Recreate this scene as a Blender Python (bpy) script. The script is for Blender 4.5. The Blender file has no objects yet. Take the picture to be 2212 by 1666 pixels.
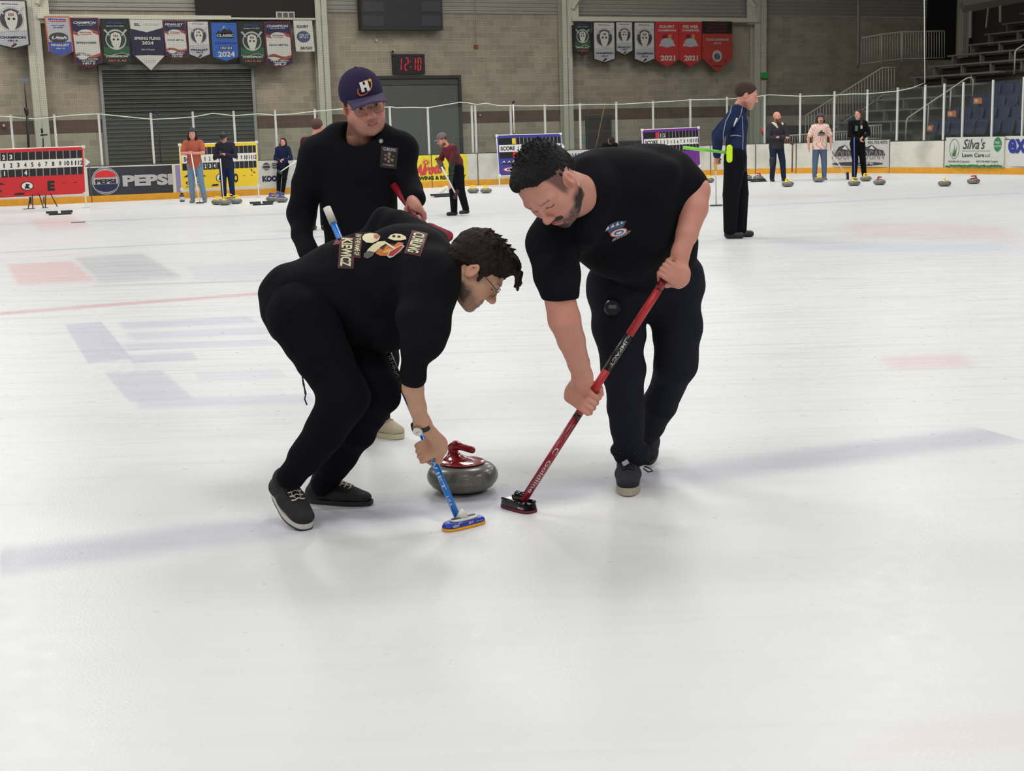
import bpy, bmesh, math, random
import numpy as np
from mathutils import Vector, Matrix, noise
from mathutils.bvhtree import BVHTree
random.seed(7); np.random.seed(7)
SC = bpy.context.scene
COL = SC.collection
FPX, CX, CY, CAMH = 2980.0, 1106.0, 833.0, 1.43
PITCH, ROLL = math.radians(10.35), math.radians(1.62)
_F = Vector((0, math.cos(PITCH), -math.sin(PITCH)))
_U0 = Vector((0, math.sin(PITCH), math.cos(PITCH))); _R0 = Vector((1, 0, 0))
_R = _R0*math.cos(ROLL) - _U0*math.sin(ROLL)
_U = _U0*math.cos(ROLL) + _R0*math.sin(ROLL)
def ray(px, py): return _R*((px-CX)/FPX) + _U*((CY-py)/FPX) + _F
def W(px, py, Y):
    d = ray(px, py); t = Y/d.y
    return Vector((d.x*t, Y, CAMH+d.z*t))
def G(px, py, z=0.0):
    d = ray(px, py); t = (z-CAMH)/d.z
    return Vector((d.x*t, d.y*t, z))
def onplane(px, py, o, n):
    d = ray(px, py); c = Vector((0, 0, CAMH)); t = (o-c).dot(n)/d.dot(n)
    return c+d*t
def proj(p):
    d = Vector(p)-Vector((0, 0, CAMH)); z = d.dot(_F)
    return (CX+FPX*d.dot(_R)/z, CY-FPX*d.dot(_U)/z)
# ---------- camera
cam = bpy.data.cameras.new('camera'); camo = bpy.data.objects.new('camera', cam); COL.objects.link(camo)
cam.sensor_width = 36; cam.lens = FPX/2212*36; cam.clip_end = 200
camo.matrix_world = Matrix(((_R.x, _U.x, -_F.x, 0), (_R.y, _U.y, -_F.y, 0), (_R.z, _U.z, -_F.z, CAMH), (0, 0, 0, 1)))
SC.camera = camo
SC.view_settings.view_transform = 'Standard'; SC.view_settings.look = 'None'
SC.view_settings.gamma = 1; SC.view_settings.use_curve_mapping = False
# ---------- colour / materials
def lin(c):
    return tuple(((x/255)/12.92 if x/255 <= .04045 else ((x/255+.055)/1.055)**2.4) for x in c)
_mats = {}
def mat(name, rgb, rough=.6, metal=0, spec=.5, emit=None, estr=1.0, bump=0, bscale=60, var=0, vscale=8, coat=0):
    if name in _mats: return _mats[name]
    m = bpy.data.materials.new(name); m.use_nodes = True; nt = m.node_tree; b = nt.nodes['Principled BSDF']
    c = lin(rgb)+(1,)
    b.inputs['Base Color'].default_value = c; b.inputs['Roughness'].default_value = rough
    b.inputs['Metallic'].default_value = metal; b.inputs['Specular IOR Level'].default_value = spec
    b.inputs['Coat Weight'].default_value = coat; b.inputs['Coat Roughness'].default_value = .08
    if emit: b.inputs['Emission Color'].default_value = lin(emit)+(1,); b.inputs['Emission Strength'].default_value = estr
    if bump or var:
        tc = nt.nodes.new('ShaderNodeTexCoord')
    if var:
        n = nt.nodes.new('ShaderNodeTexNoise'); n.inputs['Scale'].default_value = vscale; n.inputs['Detail'].default_value = 5
        nt.links.new(tc.outputs['Object'], n.inputs['Vector'])
        mr = nt.nodes.new('ShaderNodeMapRange'); mr.inputs[1].default_value = .3; mr.inputs[2].default_value = .7
        mr.inputs[3].default_value = 1-var; mr.inputs[4].default_value = 1+var
        nt.links.new(n.outputs['Fac'], mr.inputs[0])
        vm = nt.nodes.new('ShaderNodeVectorMath'); vm.operation = 'SCALE'; vm.inputs[0].default_value = c[:3]
        nt.links.new(mr.outputs[0], vm.inputs['Scale']); nt.links.new(vm.outputs[0], b.inputs['Base Color'])
    if bump:
        n = nt.nodes.new('ShaderNodeTexNoise'); n.inputs['Scale'].default_value = bscale; n.inputs['Detail'].default_value = 4
        nt.links.new(tc.outputs['Object'], n.inputs['Vector'])
        bp = nt.nodes.new('ShaderNodeBump'); bp.inputs['Strength'].default_value = bump; bp.inputs['Distance'].default_value = .02
        nt.links.new(n.outputs['Fac'], bp.inputs['Height']); nt.links.new(bp.outputs[0], b.inputs['Normal'])
    _mats[name] = m
    return m
def vmat(name, rough=.6, bump=0, bscale=60, spec=.4):
    m = mat(name, (128, 128, 128), rough=rough, bump=bump, bscale=bscale, spec=spec)
    nt = m.node_tree
    if not any(n.type == 'VERTEX_COLOR' for n in nt.nodes):
        a = nt.nodes.new('ShaderNodeVertexColor'); a.layer_name = 'Col'
        nt.links.new(a.outputs['Color'], nt.nodes['Principled BSDF'].inputs['Base Color'])
    return m
# ---------- objects
def obj(name, me, m=None, parent=None, loc=None):
    o = bpy.data.objects.new(name, me); COL.objects.link(o)
    if me is not None and m is not None and not me.materials:
        for x in (m if isinstance(m, (list, tuple)) else [m]): me.materials.append(x)
    if parent is not None: o.parent = parent
    if loc is not None: o.location = loc
    return o
def tag(o, label, cat, group=None):
    o['label'] = label; o['category'] = cat
    if group: o['group'] = group
    return o
def thing(name, label, cat, loc=(0, 0, 0), group=None, rot=None):
    o = bpy.data.objects.new(name, None); COL.objects.link(o); o.location = loc; o.empty_display_size = .05
    if rot: o.rotation_euler = rot
    return tag(o, label, cat, group)
def struct(o): o['kind'] = 'structure'; return o
def dup(root, loc, rotz=None, label=None):
    r = root.copy(); COL.objects.link(r); r.location = loc
    if rotz is not None: r.rotation_euler = (0, 0, rotz)
    if label: r['label'] = label
    for ch in list(root.children):
        c = ch.copy(); COL.objects.link(c); c.parent = r
        for g in list(ch.children):
            d = g.copy(); COL.objects.link(d); d.parent = c
    return r
class MB:
    """mesh builder"""
    def __init__(s): s.v = []; s.f = []; s.mi = []; s.cur = 0
    def add(s, vs, fs):
        n = len(s.v); s.v += [tuple(v) for v in vs]; s.f += [tuple(i+n for i in f) for f in fs]; s.mi += [s.cur]*len(fs); return s
    def box(s, c, d, M=None):
        x, y, z = d[0]/2, d[1]/2, d[2]/2
        vs = [Vector((a*x, b*y, e*z)) for a in (-1, 1) for b in (-1, 1) for e in (-1, 1)]
        if M is not None: vs = [M @ v for v in vs]
        vs = [v+Vector(c) for v in vs]
        return s.add(vs, [(0, 1, 3, 2), (4, 6, 7, 5), (0, 4, 5, 1), (2, 3, 7, 6), (0, 2, 6, 4), (1, 5, 7, 3)])
    def quad(s, a, b, c, d): return s.add([a, b, c, d], [(0, 1, 2, 3)])
    def poly(s, pts): return s.add(pts, [tuple(range(len(pts)))])
    def slab(s, pts, off):
        """extrude a polygon (list of points) by vector off"""
        n = len(pts); off = Vector(off); vs = [Vector(p) for p in pts]+[Vector(p)+off for p in pts]
        fs = [tuple(range(n))[::-1], tuple(range(n, 2*n))]+[(i, (i+1) % n, n+(i+1) % n, n+i) for i in range(n)]
        return s.add(vs, fs)
    def tube(s, pts, r, seg=8, cap=True):
        pts = [Vector(p) for p in pts]; rs = r if isinstance(r, (list, tuple)) else [r]*len(pts)
        base = len(s.v); up = None; rings = []
        for i, p in enumerate(pts):
            t = (pts[min(i+1, len(pts)-1)]-pts[max(i-1, 0)]).normalized()
            if up is None:
                up = Vector((0, 0, 1)) if abs(t.z) < .9 else Vector((1, 0, 0))
            a = t.cross(up).normalized(); up = a.cross(t).normalized()
            rings.append([p+(a*math.cos(k*2*math.pi/seg)+up*math.sin(k*2*math.pi/seg))*rs[i] for k in range(seg)])
        vs = [v for rg in rings for v in rg]; fs = []
        for i in range(len(pts)-1):
            for k in range(seg):
                fs.append((i*seg+k, i*seg+(k+1) % seg, (i+1)*seg+(k+1) % seg, (i+1)*seg+k))
        if cap: fs.append(tuple(range(seg))[::-1]); fs.append(tuple((len(pts)-1)*seg+k for k in range(seg)))
        return s.add(vs, fs)
    def lathe(s, prof, seg=32, M=None):
        vs = []; fs = []
        for r, z in prof:
            for k in range(seg):
                a = k*2*math.pi/seg; v = Vector((r*math.cos(a), r*math.sin(a), z)); vs.append(M @ v if M is not None else v)
        for i in range(len(prof)-1):
            for k in range(seg): fs.append((i*seg+k, i*seg+(k+1) % seg, (i+1)*seg+(k+1) % seg, (i+1)*seg+k))
        fs.append(tuple(range(seg))[::-1]); fs.append(tuple((len(prof)-1)*seg+k for k in range(seg)))
        return s.add(vs, fs)
    def mesh(s, name, smooth=False):
        me = bpy.data.meshes.new(name); me.from_pydata([tuple(v) for v in s.v], [], s.f)
        if any(s.mi): me.polygons.foreach_set('material_index', s.mi)
        if smooth: me.polygons.foreach_set('use_smooth', [True]*len(me.polygons))
        me.update(); return me
    def build(s, name, m, parent=None, smooth=False, bevel=0, loc=None):
        o = obj(name, s.mesh(name, smooth), m, parent, loc)
        if bevel:
            b = o.modifiers.new('b', 'BEVEL'); b.width = bevel; b.segments = 2; b.limit_method = 'ANGLE'
        return o
# ---------- text
_tcache = {}
def text_geo(s, bold=0.0, shear=0.0, space=1.0):
    k = (s, bold, shear, space)
    if k in _tcache: return _tcache[k]
    cu = bpy.data.curves.new('t', 'FONT'); cu.body = s; cu.align_x = 'CENTER'; cu.align_y = 'CENTER'; cu.size = 1
    cu.offset = bold; cu.shear = shear; cu.space_character = space; cu.resolution_u = 3; cu.fill_mode = 'FRONT'
    o = bpy.data.objects.new('t', cu); COL.objects.link(o)
    dg = bpy.context.evaluated_depsgraph_get(); me = bpy.data.meshes.new_from_object(o.evaluated_get(dg))
    v = [tuple(x.co) for x in me.vertices]; f = [tuple(p.vertices) for p in me.polygons]
    bpy.data.objects.remove(o); bpy.data.curves.remove(cu); bpy.data.meshes.remove(me)
    if v:
        xs = [a[0] for a in v]; ys = [a[1] for a in v]; cx, cy = (min(xs)+max(xs))/2, (min(ys)+max(ys))/2
        w, h = max(xs)-min(xs), max(ys)-min(ys); v = [((a[0]-cx)/w, (a[1]-cy)/h) for a in v]
    else: w = h = 1
    _tcache[k] = (v, f, w/h); return _tcache[k]
class Frame:
    """flat panel frame: origin, right, up, normal (towards viewer)"""
    def __init__(s, o, r, u, n=None):
        s.o = Vector(o); s.r = Vector(r).normalized(); s.u = Vector(u).normalized()
        s.n = Vector(n).normalized() if n is not None else s.r.cross(s.u).normalized()
    def p(s, x, y, off=0.0): return s.o+s.r*x+s.u*y+s.n*off
    def rect(s, mb, x0, y0, x1, y1, off=0.004, th=0.003):
        mb.slab([s.p(x0, y0, off), s.p(x1, y0, off), s.p(x1, y1, off), s.p(x0, y1, off)][::1], s.n*-th); return mb
    def poly(s, mb, pts, off=0.004): mb.slab([s.p(x, y, off) for x, y in pts], s.n*-.003); return mb
    def ell(s, mb, cx, cy, rx, ry, off=0.004, seg=28):
        return s.poly(mb, [(cx+rx*math.cos(i*2*math.pi/seg), cy+ry*math.sin(i*2*math.pi/seg)) for i in range(seg)], off)
    def ring(s, mb, cx, cy, rx, ry, w, off=0.004, seg=28):
        vs = []
        for i in range(seg):
            a = i*2*math.pi/seg
            vs += [s.p(cx+rx*math.cos(a), cy+ry*math.sin(a), off), s.p(cx+(rx-w)*math.cos(a), cy+(ry-w)*math.sin(a), off)]
        return mb.add(vs, [(2*i, 2*((i+1) % seg), 2*((i+1) % seg)+1, 2*i+1) for i in range(seg)])
    def text(s, mb, t, cx, cy, w, h, off=0.006, bold=0.02, shear=0, rot=0, space=1.0):
        v, f, asp = text_geo(t, bold, shear, space)
        if w is None: w = h*asp
        c, sn = math.cos(rot), math.sin(rot)
        return mb.add([s.p(cx+(x*w*c-y*h*sn), cy+(x*w*sn+y*h*c), off) for x, y in v], f)
# ---------- SDF toolkit
class SDF:
    def __init__(s, res, pad=.02): s.P = []; s.res = res; s.pad = pad; s.post = None
    def _b(s, lo, hi): return (np.array(lo, float), np.array(hi, float))
    def cap(s, a, b, ra, rb=None, k=.02, flat=None, fs=1.0, op='u'):
        rb = ra if rb is None else rb; a = np.array(a, float); b = np.array(b, float); R = max(ra, rb)
        s.P.append(('c', a, b, ra, rb, k, None if flat is None else np.array(Vector(flat).normalized()), fs, op, np.minimum(a, b)-R, np.maximum(a, b)+R)); return s
    def chain(s, pts, rs, k=.02, flat=None, fs=1.0):
        for i in range(len(pts)-1): s.cap(pts[i], pts[i+1], rs[i], rs[i+1], k if i == 0 else min(k, .012), flat, fs)
        return s
    def sph(s, c, r, k=.02, op='u'): return s.cap(c, c, r, r, k, op=op)
    def ell(s, c, rad, M=None, k=.02, op='u'):
        c = np.array(c, float); R = max(rad); M = np.eye(3) if M is None else np.array(M)
        ext = np.sqrt(((M*np.array(rad)[None, :])**2).sum(1))
        s.P.append(('e', c, M, np.array(rad, float), None, k, None, 1, op, c-ext, c+ext)); return s
    def rbox(s, c, half, M=None, r=.01, k=.01, op='u'):
        c = np.array(c, float); M = np.eye(3) if M is None else np.array(M); h = np.array(half, float)
        ext = np.abs(M) @ h
        s.P.append(('b', c, M, h, r, k, None, 1, op, c-ext, c+ext)); return s
    def field(s):
        res = s.res; lo = np.min([p[9] for p in s.P if p[8] == 'u'], axis=0)-s.pad; hi = np.max([p[10] for p in s.P if p[8] == 'u'], axis=0)+s.pad
        n = np.ceil((hi-lo)/res).astype(int)+1; F = np.full(n, .12, np.float32); s.lo = lo
        ax = [lo[i]+np.arange(n[i])*res for i in range(3)]
        for t, a, b, ra, rb, k, flat, fs, op, bl, bh in s.P:
            mg = k+3*res+.01
            i0 = np.maximum(np.floor((bl-mg-lo)/res).astype(int), 0); i1 = np.minimum(np.ceil((bh+mg-lo)/res).astype(int)+1, n)
            if (i1 <= i0).any(): continue
            sl = tuple(slice(i0[i], i1[i]) for i in range(3))
            X = ax[0][sl[0]][:, None, None].astype(np.float32); Y = ax[1][sl[1]][None, :, None].astype(np.float32); Z = ax[2][sl[2]][None, None, :].astype(np.float32)
            if t == 'c':
                d = b-a; L = float(d @ d)
                px, py, pz = X-a[0], Y-a[1], Z-a[2]
                if L > 1e-12:
                    T = np.clip((px*d[0]+py*d[1]+pz*d[2])/L, 0, 1)
                    qx, qy, qz = px-T*d[0], py-T*d[1], pz-T*d[2]; R = ra+(rb-ra)*T
                else: qx, qy, qz = px, py, pz; R = ra
                q2 = qx*qx+qy*qy+qz*qz
                if flat is not None:
                    w = qx*flat[0]+qy*flat[1]+qz*flat[2]; q2 = q2+w*w*(1/fs**2-1)
                D = np.sqrt(q2)-R
                if flat is not None: D = D*(.5+.5*fs)
            else:
                M = b; px, py, pz = X-a[0], Y-a[1], Z-a[2]
                l = [px*M[0, j]+py*M[1, j]+pz*M[2, j] for j in range(3)]
                if t == 'e':
                    rad = ra; k0 = np.sqrt(sum((l[j]/rad[j])**2 for j in range(3))); k1 = np.sqrt(sum((l[j]/rad[j]**2)**2 for j in range(3)))+1e-6
                    D = k0*(k0-1)/k1
                else:
                    q = [np.abs(l[j])-(ra[j]-rb) for j in range(3)]
                    D = np.sqrt(sum(np.maximum(x, 0)**2 for x in q))+np.minimum(np.maximum(np.maximum(q[0], q[1]), q[2]), 0)-rb
            A = F[sl]
            if op == 'u':
                h = np.maximum(k-np.abs(A-D), 0)/max(k, 1e-6); F[sl] = np.minimum(A, D)-h*h*k*.25
            else:
                D = -D; h = np.maximum(k-np.abs(A-D), 0)/max(k, 1e-6); F[sl] = np.maximum(A, D)+h*h*k*.25
        if s.post is not None:
            X, Y, Z = np.meshgrid(*[x.astype(np.float32) for x in ax], indexing='ij', sparse=True); F = s.post(F, X, Y, Z)
        return F
    def verts(s):
        F = s.field(); lo, res = s.lo, s.res; n = F.shape
        S = F < 0
        c = S[:-1, :-1, :-1].astype(np.int8)
        for dx in (0, 1):
            for dy in (0, 1):
                for dz in (0, 1):
                    if dx or dy or dz: c = c+S[dx:n[0]-1+dx, dy:n[1]-1+dy, dz:n[2]-1+dz]
        act = (c > 0) & (c < 8); idx = np.full(act.shape, -1, np.int64); ii = np.argwhere(act); idx[act] = np.arange(len(ii))
        acc = np.zeros((len(ii), 3)); cnt = np.zeros(len(ii))
        corners = [(x, y, z) for x in (0, 1) for y in (0, 1) for z in (0, 1)]
        for a in corners:
            for ax_ in range(3):
                if a[ax_] == 0:
                    b = list(a); b[ax_] = 1
                    fa = F[ii[:, 0]+a[0], ii[:, 1]+a[1], ii[:, 2]+a[2]]; fb = F[ii[:, 0]+b[0], ii[:, 1]+b[1], ii[:, 2]+b[2]]
                    m = (fa < 0) != (fb < 0); t = np.where(m, fa/np.where(m, fa-fb, 1), 0)
                    pt = np.tile(np.array(a, float), (len(ii), 1)); pt[:, ax_] = t
                    acc += pt*m[:, None]; cnt += m
        V = lo+(ii+acc/cnt[:, None])*res
        quads = []
        for ax_ in range(3):
            o1, o2 = [(1, 2), (2, 0), (0, 1)][ax_]
            sl0 = [slice(None)]*3; sl1 = [slice(None)]*3; sl0[ax_] = slice(0, n[ax_]-1); sl1[ax_] = slice(1, n[ax_])
            ch = S[tuple(sl0)] != S[tuple(sl1)]; e = np.argwhere(ch); e = e[(e[:, o1] > 0) & (e[:, o2] > 0) & (e[:, o1] < n[o1]-1) & (e[:, o2] < n[o2]-1)]
            fl = S[tuple(sl0)][e[:, 0], e[:, 1], e[:, 2]]
            def at(d1, d2):
                q = e.copy(); q[:, o1] += d1; q[:, o2] += d2; return idx[q[:, 0], q[:, 1], q[:, 2]]
            a, b, c_, d = at(-1, -1), at(0, -1), at(0, 0), at(-1, 0)
            Q = np.stack([a, b, c_, d], 1); Q[~fl] = Q[~fl][:, ::-1]; quads.append(Q)
        return V, np.concatenate(quads)
    def geo(s, smooth=1):
        V, Q = s.verts()
        for _ in range(smooth):
            acc = np.zeros_like(V); cnt = np.zeros(len(V))
            for i in range(4):
                np.add.at(acc, Q[:, i], V[Q[:, (i+1) % 4]]); np.add.at(cnt, Q[:, i], 1)
                np.add.at(acc, Q[:, i], V[Q[:, (i-1) % 4]]); np.add.at(cnt, Q[:, i], 1)
            V = V*.4+.6*acc/np.maximum(cnt, 1)[:, None]
        return V, Q
def npmesh(name, V, Q, colfn=None, smooth=True):
    me = bpy.data.meshes.new(name)
    me.vertices.add(len(V)); me.vertices.foreach_set('co', np.asarray(V, np.float32).ravel())
    me.loops.add(len(Q)*4); me.loops.foreach_set('vertex_index', np.asarray(Q, np.int32).ravel())
    me.polygons.add(len(Q)); me.polygons.foreach_set('loop_start', np.arange(0, len(Q)*4, 4, dtype=np.int32))
    me.polygons.foreach_set('use_smooth', np.ones(len(Q), bool)); me.update(calc_edges=True); me.validate()
    if colfn is not None:
        C = colfn if isinstance(colfn, np.ndarray) else colfn(V)
        setcol(me, C)
    return me
def setcol(me, C):
    a = me.color_attributes.new('Col', 'FLOAT_COLOR', 'POINT')
    C4 = np.ones((len(me.vertices), 4), np.float32); C4[:, :3] = C; a.data.foreach_set('color', C4.ravel())
def joinnp(parts):
    Vs = []; Qs = []; n = 0
    for V, Q in parts: Vs.append(V); Qs.append(Q+n); n += len(V)
    return np.concatenate(Vs), np.concatenate(Qs)
def npnoise(V, scale, seed=0):
    rs = np.random.RandomState(seed); out = np.zeros(len(V)); 
    for i in range(8):
        d = rs.randn(3); d /= np.linalg.norm(d); out += np.sin((V @ d)*scale*(.6+.9*rs.rand())+rs.rand()*6.28)
    return out/3.5
def frame_from(F, U):
    F = Vector(F).normalized(); U = Vector(U); U = (U-F*U.dot(F)).normalized(); L = U.cross(F)   # L = person's left
    return L, F, U
# ================= directions of the hall
E2 = Vector((math.cos(math.radians(23.6)), math.sin(math.radians(23.6)), 0)); S2 = Vector((E2.y, -E2.x, 0))   # along end wall / towards camera
UP = Vector((0, 0, 1))
M = {}
M['white'] = mat('white_paint', (225, 224, 216), .45); M['black'] = mat('black_paint', (22, 22, 26), .45); M['red'] = mat('red_paint', (205, 36, 40), .5)
M['yellow'] = mat('yellow_paint', (236, 200, 40), .5); M['blue'] = mat('blue_paint', (40, 62, 160), .5); M['navy'] = mat('navy_print', (28, 32, 70), .6)
M['purple'] = mat('purple_vinyl', (112, 44, 140), .5); M['alu'] = mat('aluminium', (190, 190, 186), .38, metal=.6); M['grey'] = mat('grey_paint', (128, 128, 124), .5)
M['bluev'] = mat('blue_vinyl', (58, 60, 150), .5); M['dgrey'] = mat('dark_grey', (58, 58, 60), .5); M['green'] = mat('green_paint', (40, 140, 70), .5)
M['orange'] = mat('orange_paint', (214, 120, 40), .5); M['silver'] = mat('silver_print', (176, 176, 178), .6); M['dgreen'] = mat('dark_green_print', (38, 62, 40), .6)
M['maroon'] = mat('maroon_print', (104, 30, 48), .6); M['lblue'] = mat('royal_blue_print', (44, 92, 176), .6); M['pale'] = mat('pale_print', (200, 198, 188), .6)
# ---------- floor (ice) with painted marks under it
def ice_material():
    m = bpy.data.materials.new('ice'); m.use_nodes = True; nt = m.node_tree; N = nt.nodes; Lk = nt.links
    b = N['Principled BSDF']; geo = N.new('ShaderNodeNewGeometry')
    def math_(op, a, b_=None, c=None):
        n = N.new('ShaderNodeMath'); n.operation = op
        for i, x in enumerate((a, b_, c)):
            if x is None: continue
            if isinstance(x, (int, float)): n.inputs[i].default_value = x
            else: Lk.new(x, n.inputs[i])
        return n.outputs[0]
    def dot(v, off):
        s_ = N.new('ShaderNodeVectorMath'); s_.operation = 'DOT_PRODUCT'; Lk.new(geo.outputs['Position'], s_.inputs[0]); s_.inputs[1].default_value = v
        return math_('ADD', s_.outputs['Value'], off)
    def edge(u, soft):   # 1 inside [0,1]
        a = N.new('ShaderNodeMapRange'); a.interpolation_type = 'SMOOTHSTEP'; Lk.new(u, a.inputs[0]); a.inputs[1].default_value = -soft; a.inputs[2].default_value = soft
        c = N.new('ShaderNodeMapRange'); c.interpolation_type = 'SMOOTHSTEP'; Lk.new(u, c.inputs[0]); c.inputs[1].default_value = 1+soft; c.inputs[2].default_value = 1-soft
        return math_('MULTIPLY', a.outputs[0], c.outputs[0])
    def noise_(sc, scale, det=4, rot=0):
        mp = N.new('ShaderNodeMapping'); mp.inputs['Scale'].default_value = sc; mp.inputs['Rotation'].default_value = (0, 0, rot); Lk.new(geo.outputs['Position'], mp.inputs[0])
        n = N.new('ShaderNodeTexNoise'); n.inputs['Scale'].default_value = scale; n.inputs['Detail'].default_value = det; Lk.new(mp.outputs[0], n.inputs['Vector']); return n.outputs['Fac']
    def rng(x, a, b_, c, d):
        n = N.new('ShaderNodeMapRange'); Lk.new(x, n.inputs[0])
        for i, v in enumerate((a, b_, c, d)): n.inputs[i+1].default_value = v
        return n.outputs[0]
    col = None
    def mixc(fac, c, prev):
        n = N.new('ShaderNodeMix'); n.data_type = 'RGBA'; Lk.new(fac, n.inputs['Factor'])
        if isinstance(prev, tuple): n.inputs['A'].default_value = prev
        else: Lk.new(prev, n.inputs['A'])
        n.inputs['B'].default_value = lin(c)+(1,); return n.outputs['Result']
    wobble = noise_((1, 1, 1), 1.1, 3)
    streak = noise_((.35, 5, 1), 2.2, 6, math.radians(6)); streak2 = noise_((.5, 9, 1), 2.0, 5, math.radians(-9)); fine = noise_((1, 1, 1), 14, 5)
    base = (.735, .75, .765, 1)
    far = rng(dot((0, 1, 0), 0), 5, 11, .12, 1.0)
    sc = math_('MULTIPLY', rng(streak, .50, .68, 0, .36), far); col = mixc(sc, (176, 186, 186), base)
    sc = math_('MULTIPLY', rng(streak2, .52, .70, 0, .36), far); col = mixc(sc, (180, 176, 190), col)
    sc = math_('MULTIPLY', rng(fine, .60, .80, 0, .07), far); col = mixc(sc, (150, 160, 160), col)
    def quad(p0, p1, p3, c, fac, soft=.03, breakup=.3, vsoft=None):
        A, B_, D_ = G(*p0), G(*p1), G(*p3); a = B_-A; d = D_-A; det = a.x*d.y-a.y*d.x
        ui = (d.y/det, -d.x/det, 0); vi = (-a.y/det, a.x/det, 0)
        u = dot(ui, -(ui[0]*A.x+ui[1]*A.y)); v = dot(vi, -(vi[0]*A.x+vi[1]*A.y))
        mk = math_('MULTIPLY', edge(u, soft), edge(v, soft if vsoft is None else vsoft))
        mk = math_('MULTIPLY', mk, rng(streak if breakup else wobble, .35, .65, min(1, fac*1.4)*(1-breakup), min(1, fac*1.4)))
        return mixc(mk, c, quad.col)
    quad.col = col
    # long painted lines
    for q in [((0, 1240), (2212, 952), (0, 1188), (172, 172, 190), .42, .002, .1, .35),
              ((0, 681), (620, 633), (0, 674), (205, 150, 152), .5, .004, .4, .3),
              ((0, 547), (700, 512), (0, 545), (140, 150, 170), .45, .004, .5, .4),
              ((200, 620), (620, 606), (200, 617), (150, 155, 165), .35, .01, .5, .4),
              ((0, 487), (660, 462), (0, 484), (160, 165, 185), .3, .01, .5, .4),
              ((1600, 447), (2212, 418), (1600, 445), (150, 170, 190), .4, .01, .5, .4),
              # pink and grey letter blocks
              ((40, 617), (205, 607), (15, 572), (222, 158, 158), .42, .05, .45, .1),
              ((215, 612), (395, 600), (160, 556), (150, 155, 165), .36, .06, .6, .1),
              ((430, 608), (700, 590), (400, 575), (180, 176, 196), .22, .05, .4, .2),
              ((90, 500), (200, 490), (60, 475), (222, 168, 168), .3, .1, .5, .2),
              # big pale violet letters
              ((190, 785), (285, 775), (140, 702), (182, 180, 204), .46, .03, .25, .03),
              ((270, 712), (560, 697), (255, 697), (182, 180, 204), .40, .03, .25, .2),
              ((285, 735), (600, 722), (270, 719), (186, 184, 206), .34, .03, .25, .2),
              ((275, 758), (600, 745), (262, 745), (184, 182, 204), .34, .03, .25, .2),
              ((285, 785), (430, 778), (275, 768), (184, 182, 204), .40, .03, .25, .2),
              ((280, 868), (420, 862), (225, 805), (184, 182, 204), .40, .04, .25, .05),
              ((300, 884), (690, 872), (290, 862), (184, 182, 204), .34, .03, .25, .2),
              ((430, 822), (620, 815), (420, 803), (190, 188, 208), .26, .03, .25, .2),
              # right: pink spot, long stripes
              ((1925, 800), (2110, 792), (1900, 770), (214, 176, 178), .38, .15, .3, .25),
              ((1830, 510), (2212, 520), (1830, 480), (222, 178, 178), .30, .1, .6, .25),
              ((1700, 540), (2212, 548), (1700, 522), (196, 200, 222), .34, .1, .5, .3),
              ((1540, 430), (1800, 426), (1540, 424), (222, 178, 178), .3, .1, .5, .3),
              ((1850, 1640), (2300, 1610), (1950, 1560), (226, 208, 208), .3, .2, .3, .3)]:
        quad.col = quad(q[0], q[1], q[2], q[3], q[4], q[5], q[6], q[7])
    Lk.new(quad.col, b.inputs['Base Color'])
    b.inputs['Roughness'].default_value = .34; b.inputs['Specular IOR Level'].default_value = .28; b.inputs['IOR'].default_value = 1.31
    Lk.new(rng(fine, .3, .7, .27, .38), b.inputs['Roughness'])
    peb = noise_((1, 1, 1), 95, 2); bp = N.new('ShaderNodeBump'); bp.inputs['Strength'].default_value = .22; bp.inputs['Distance'].default_value = .004
    Lk.new(peb, bp.inputs['Height']); Lk.new(bp.outputs[0], b.inputs['Normal'])
    return m
# board line: pixel column, depth
BL = [(-700, 31.6), (-300, 33.2)]+[(x, 1/(.0289-.00543*x/1520)) for x in range(0, 1521, 95)]+[(1590, 42.85), (1650, 42.6), (1710, 42.3), (1760, 41.9), (1810, 41.5), (1860, 41.0), (1905, 40.5), (1950, 39.9), (2015, 39.1), (2080, 38.3), (2145, 37.4), (2212, 36.5), (2300, 35.1), (2400, 33.5), (2700, 29)]
def bx(px, D):
    d = ray(px, 330); return Vector((d.x/d.y*D, D, 0))
BP = [bx(x, D) for x, D in BL]
def bdepth(px):
    for i in range(len(BL)-1):
        if BL[i][0] <= px <= BL[i+1][0]:
            t = (px-BL[i][0])/(BL[i+1][0]-BL[i][0]); return BL[i][1]*(1-t)+BL[i+1][1]*t
    return BL[-1][1]
def bpt(px, off=0.0):
    p = bx(px, bdepth(px)); q = bx(px+8, bdepth(px+8)); t = (q-p).normalized(); n = Vector((t.y, -t.x, 0)); return p+n*off, t, n
BP_L = BP[0]; 
near = [Vector((30, -25, 0)), Vector((-40, -25, 0)), Vector((-40, 22, 0))]
mb = MB(); mb.poly([p for p in BP]+[Vector((30, 10, 0))]+near); mb.f = [f[::-1] for f in mb.f]
ice = struct(mb.build('floor', ice_material()))
mb = MB(); mb.poly([Vector((-60, -40, -.03)), Vector((60, -40, -.03)), Vector((60, 70, -.03)), Vector((-60, 70, -.03))])
struct(mb.build('floor', mat('concrete', (92, 90, 86), .8)))
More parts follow.
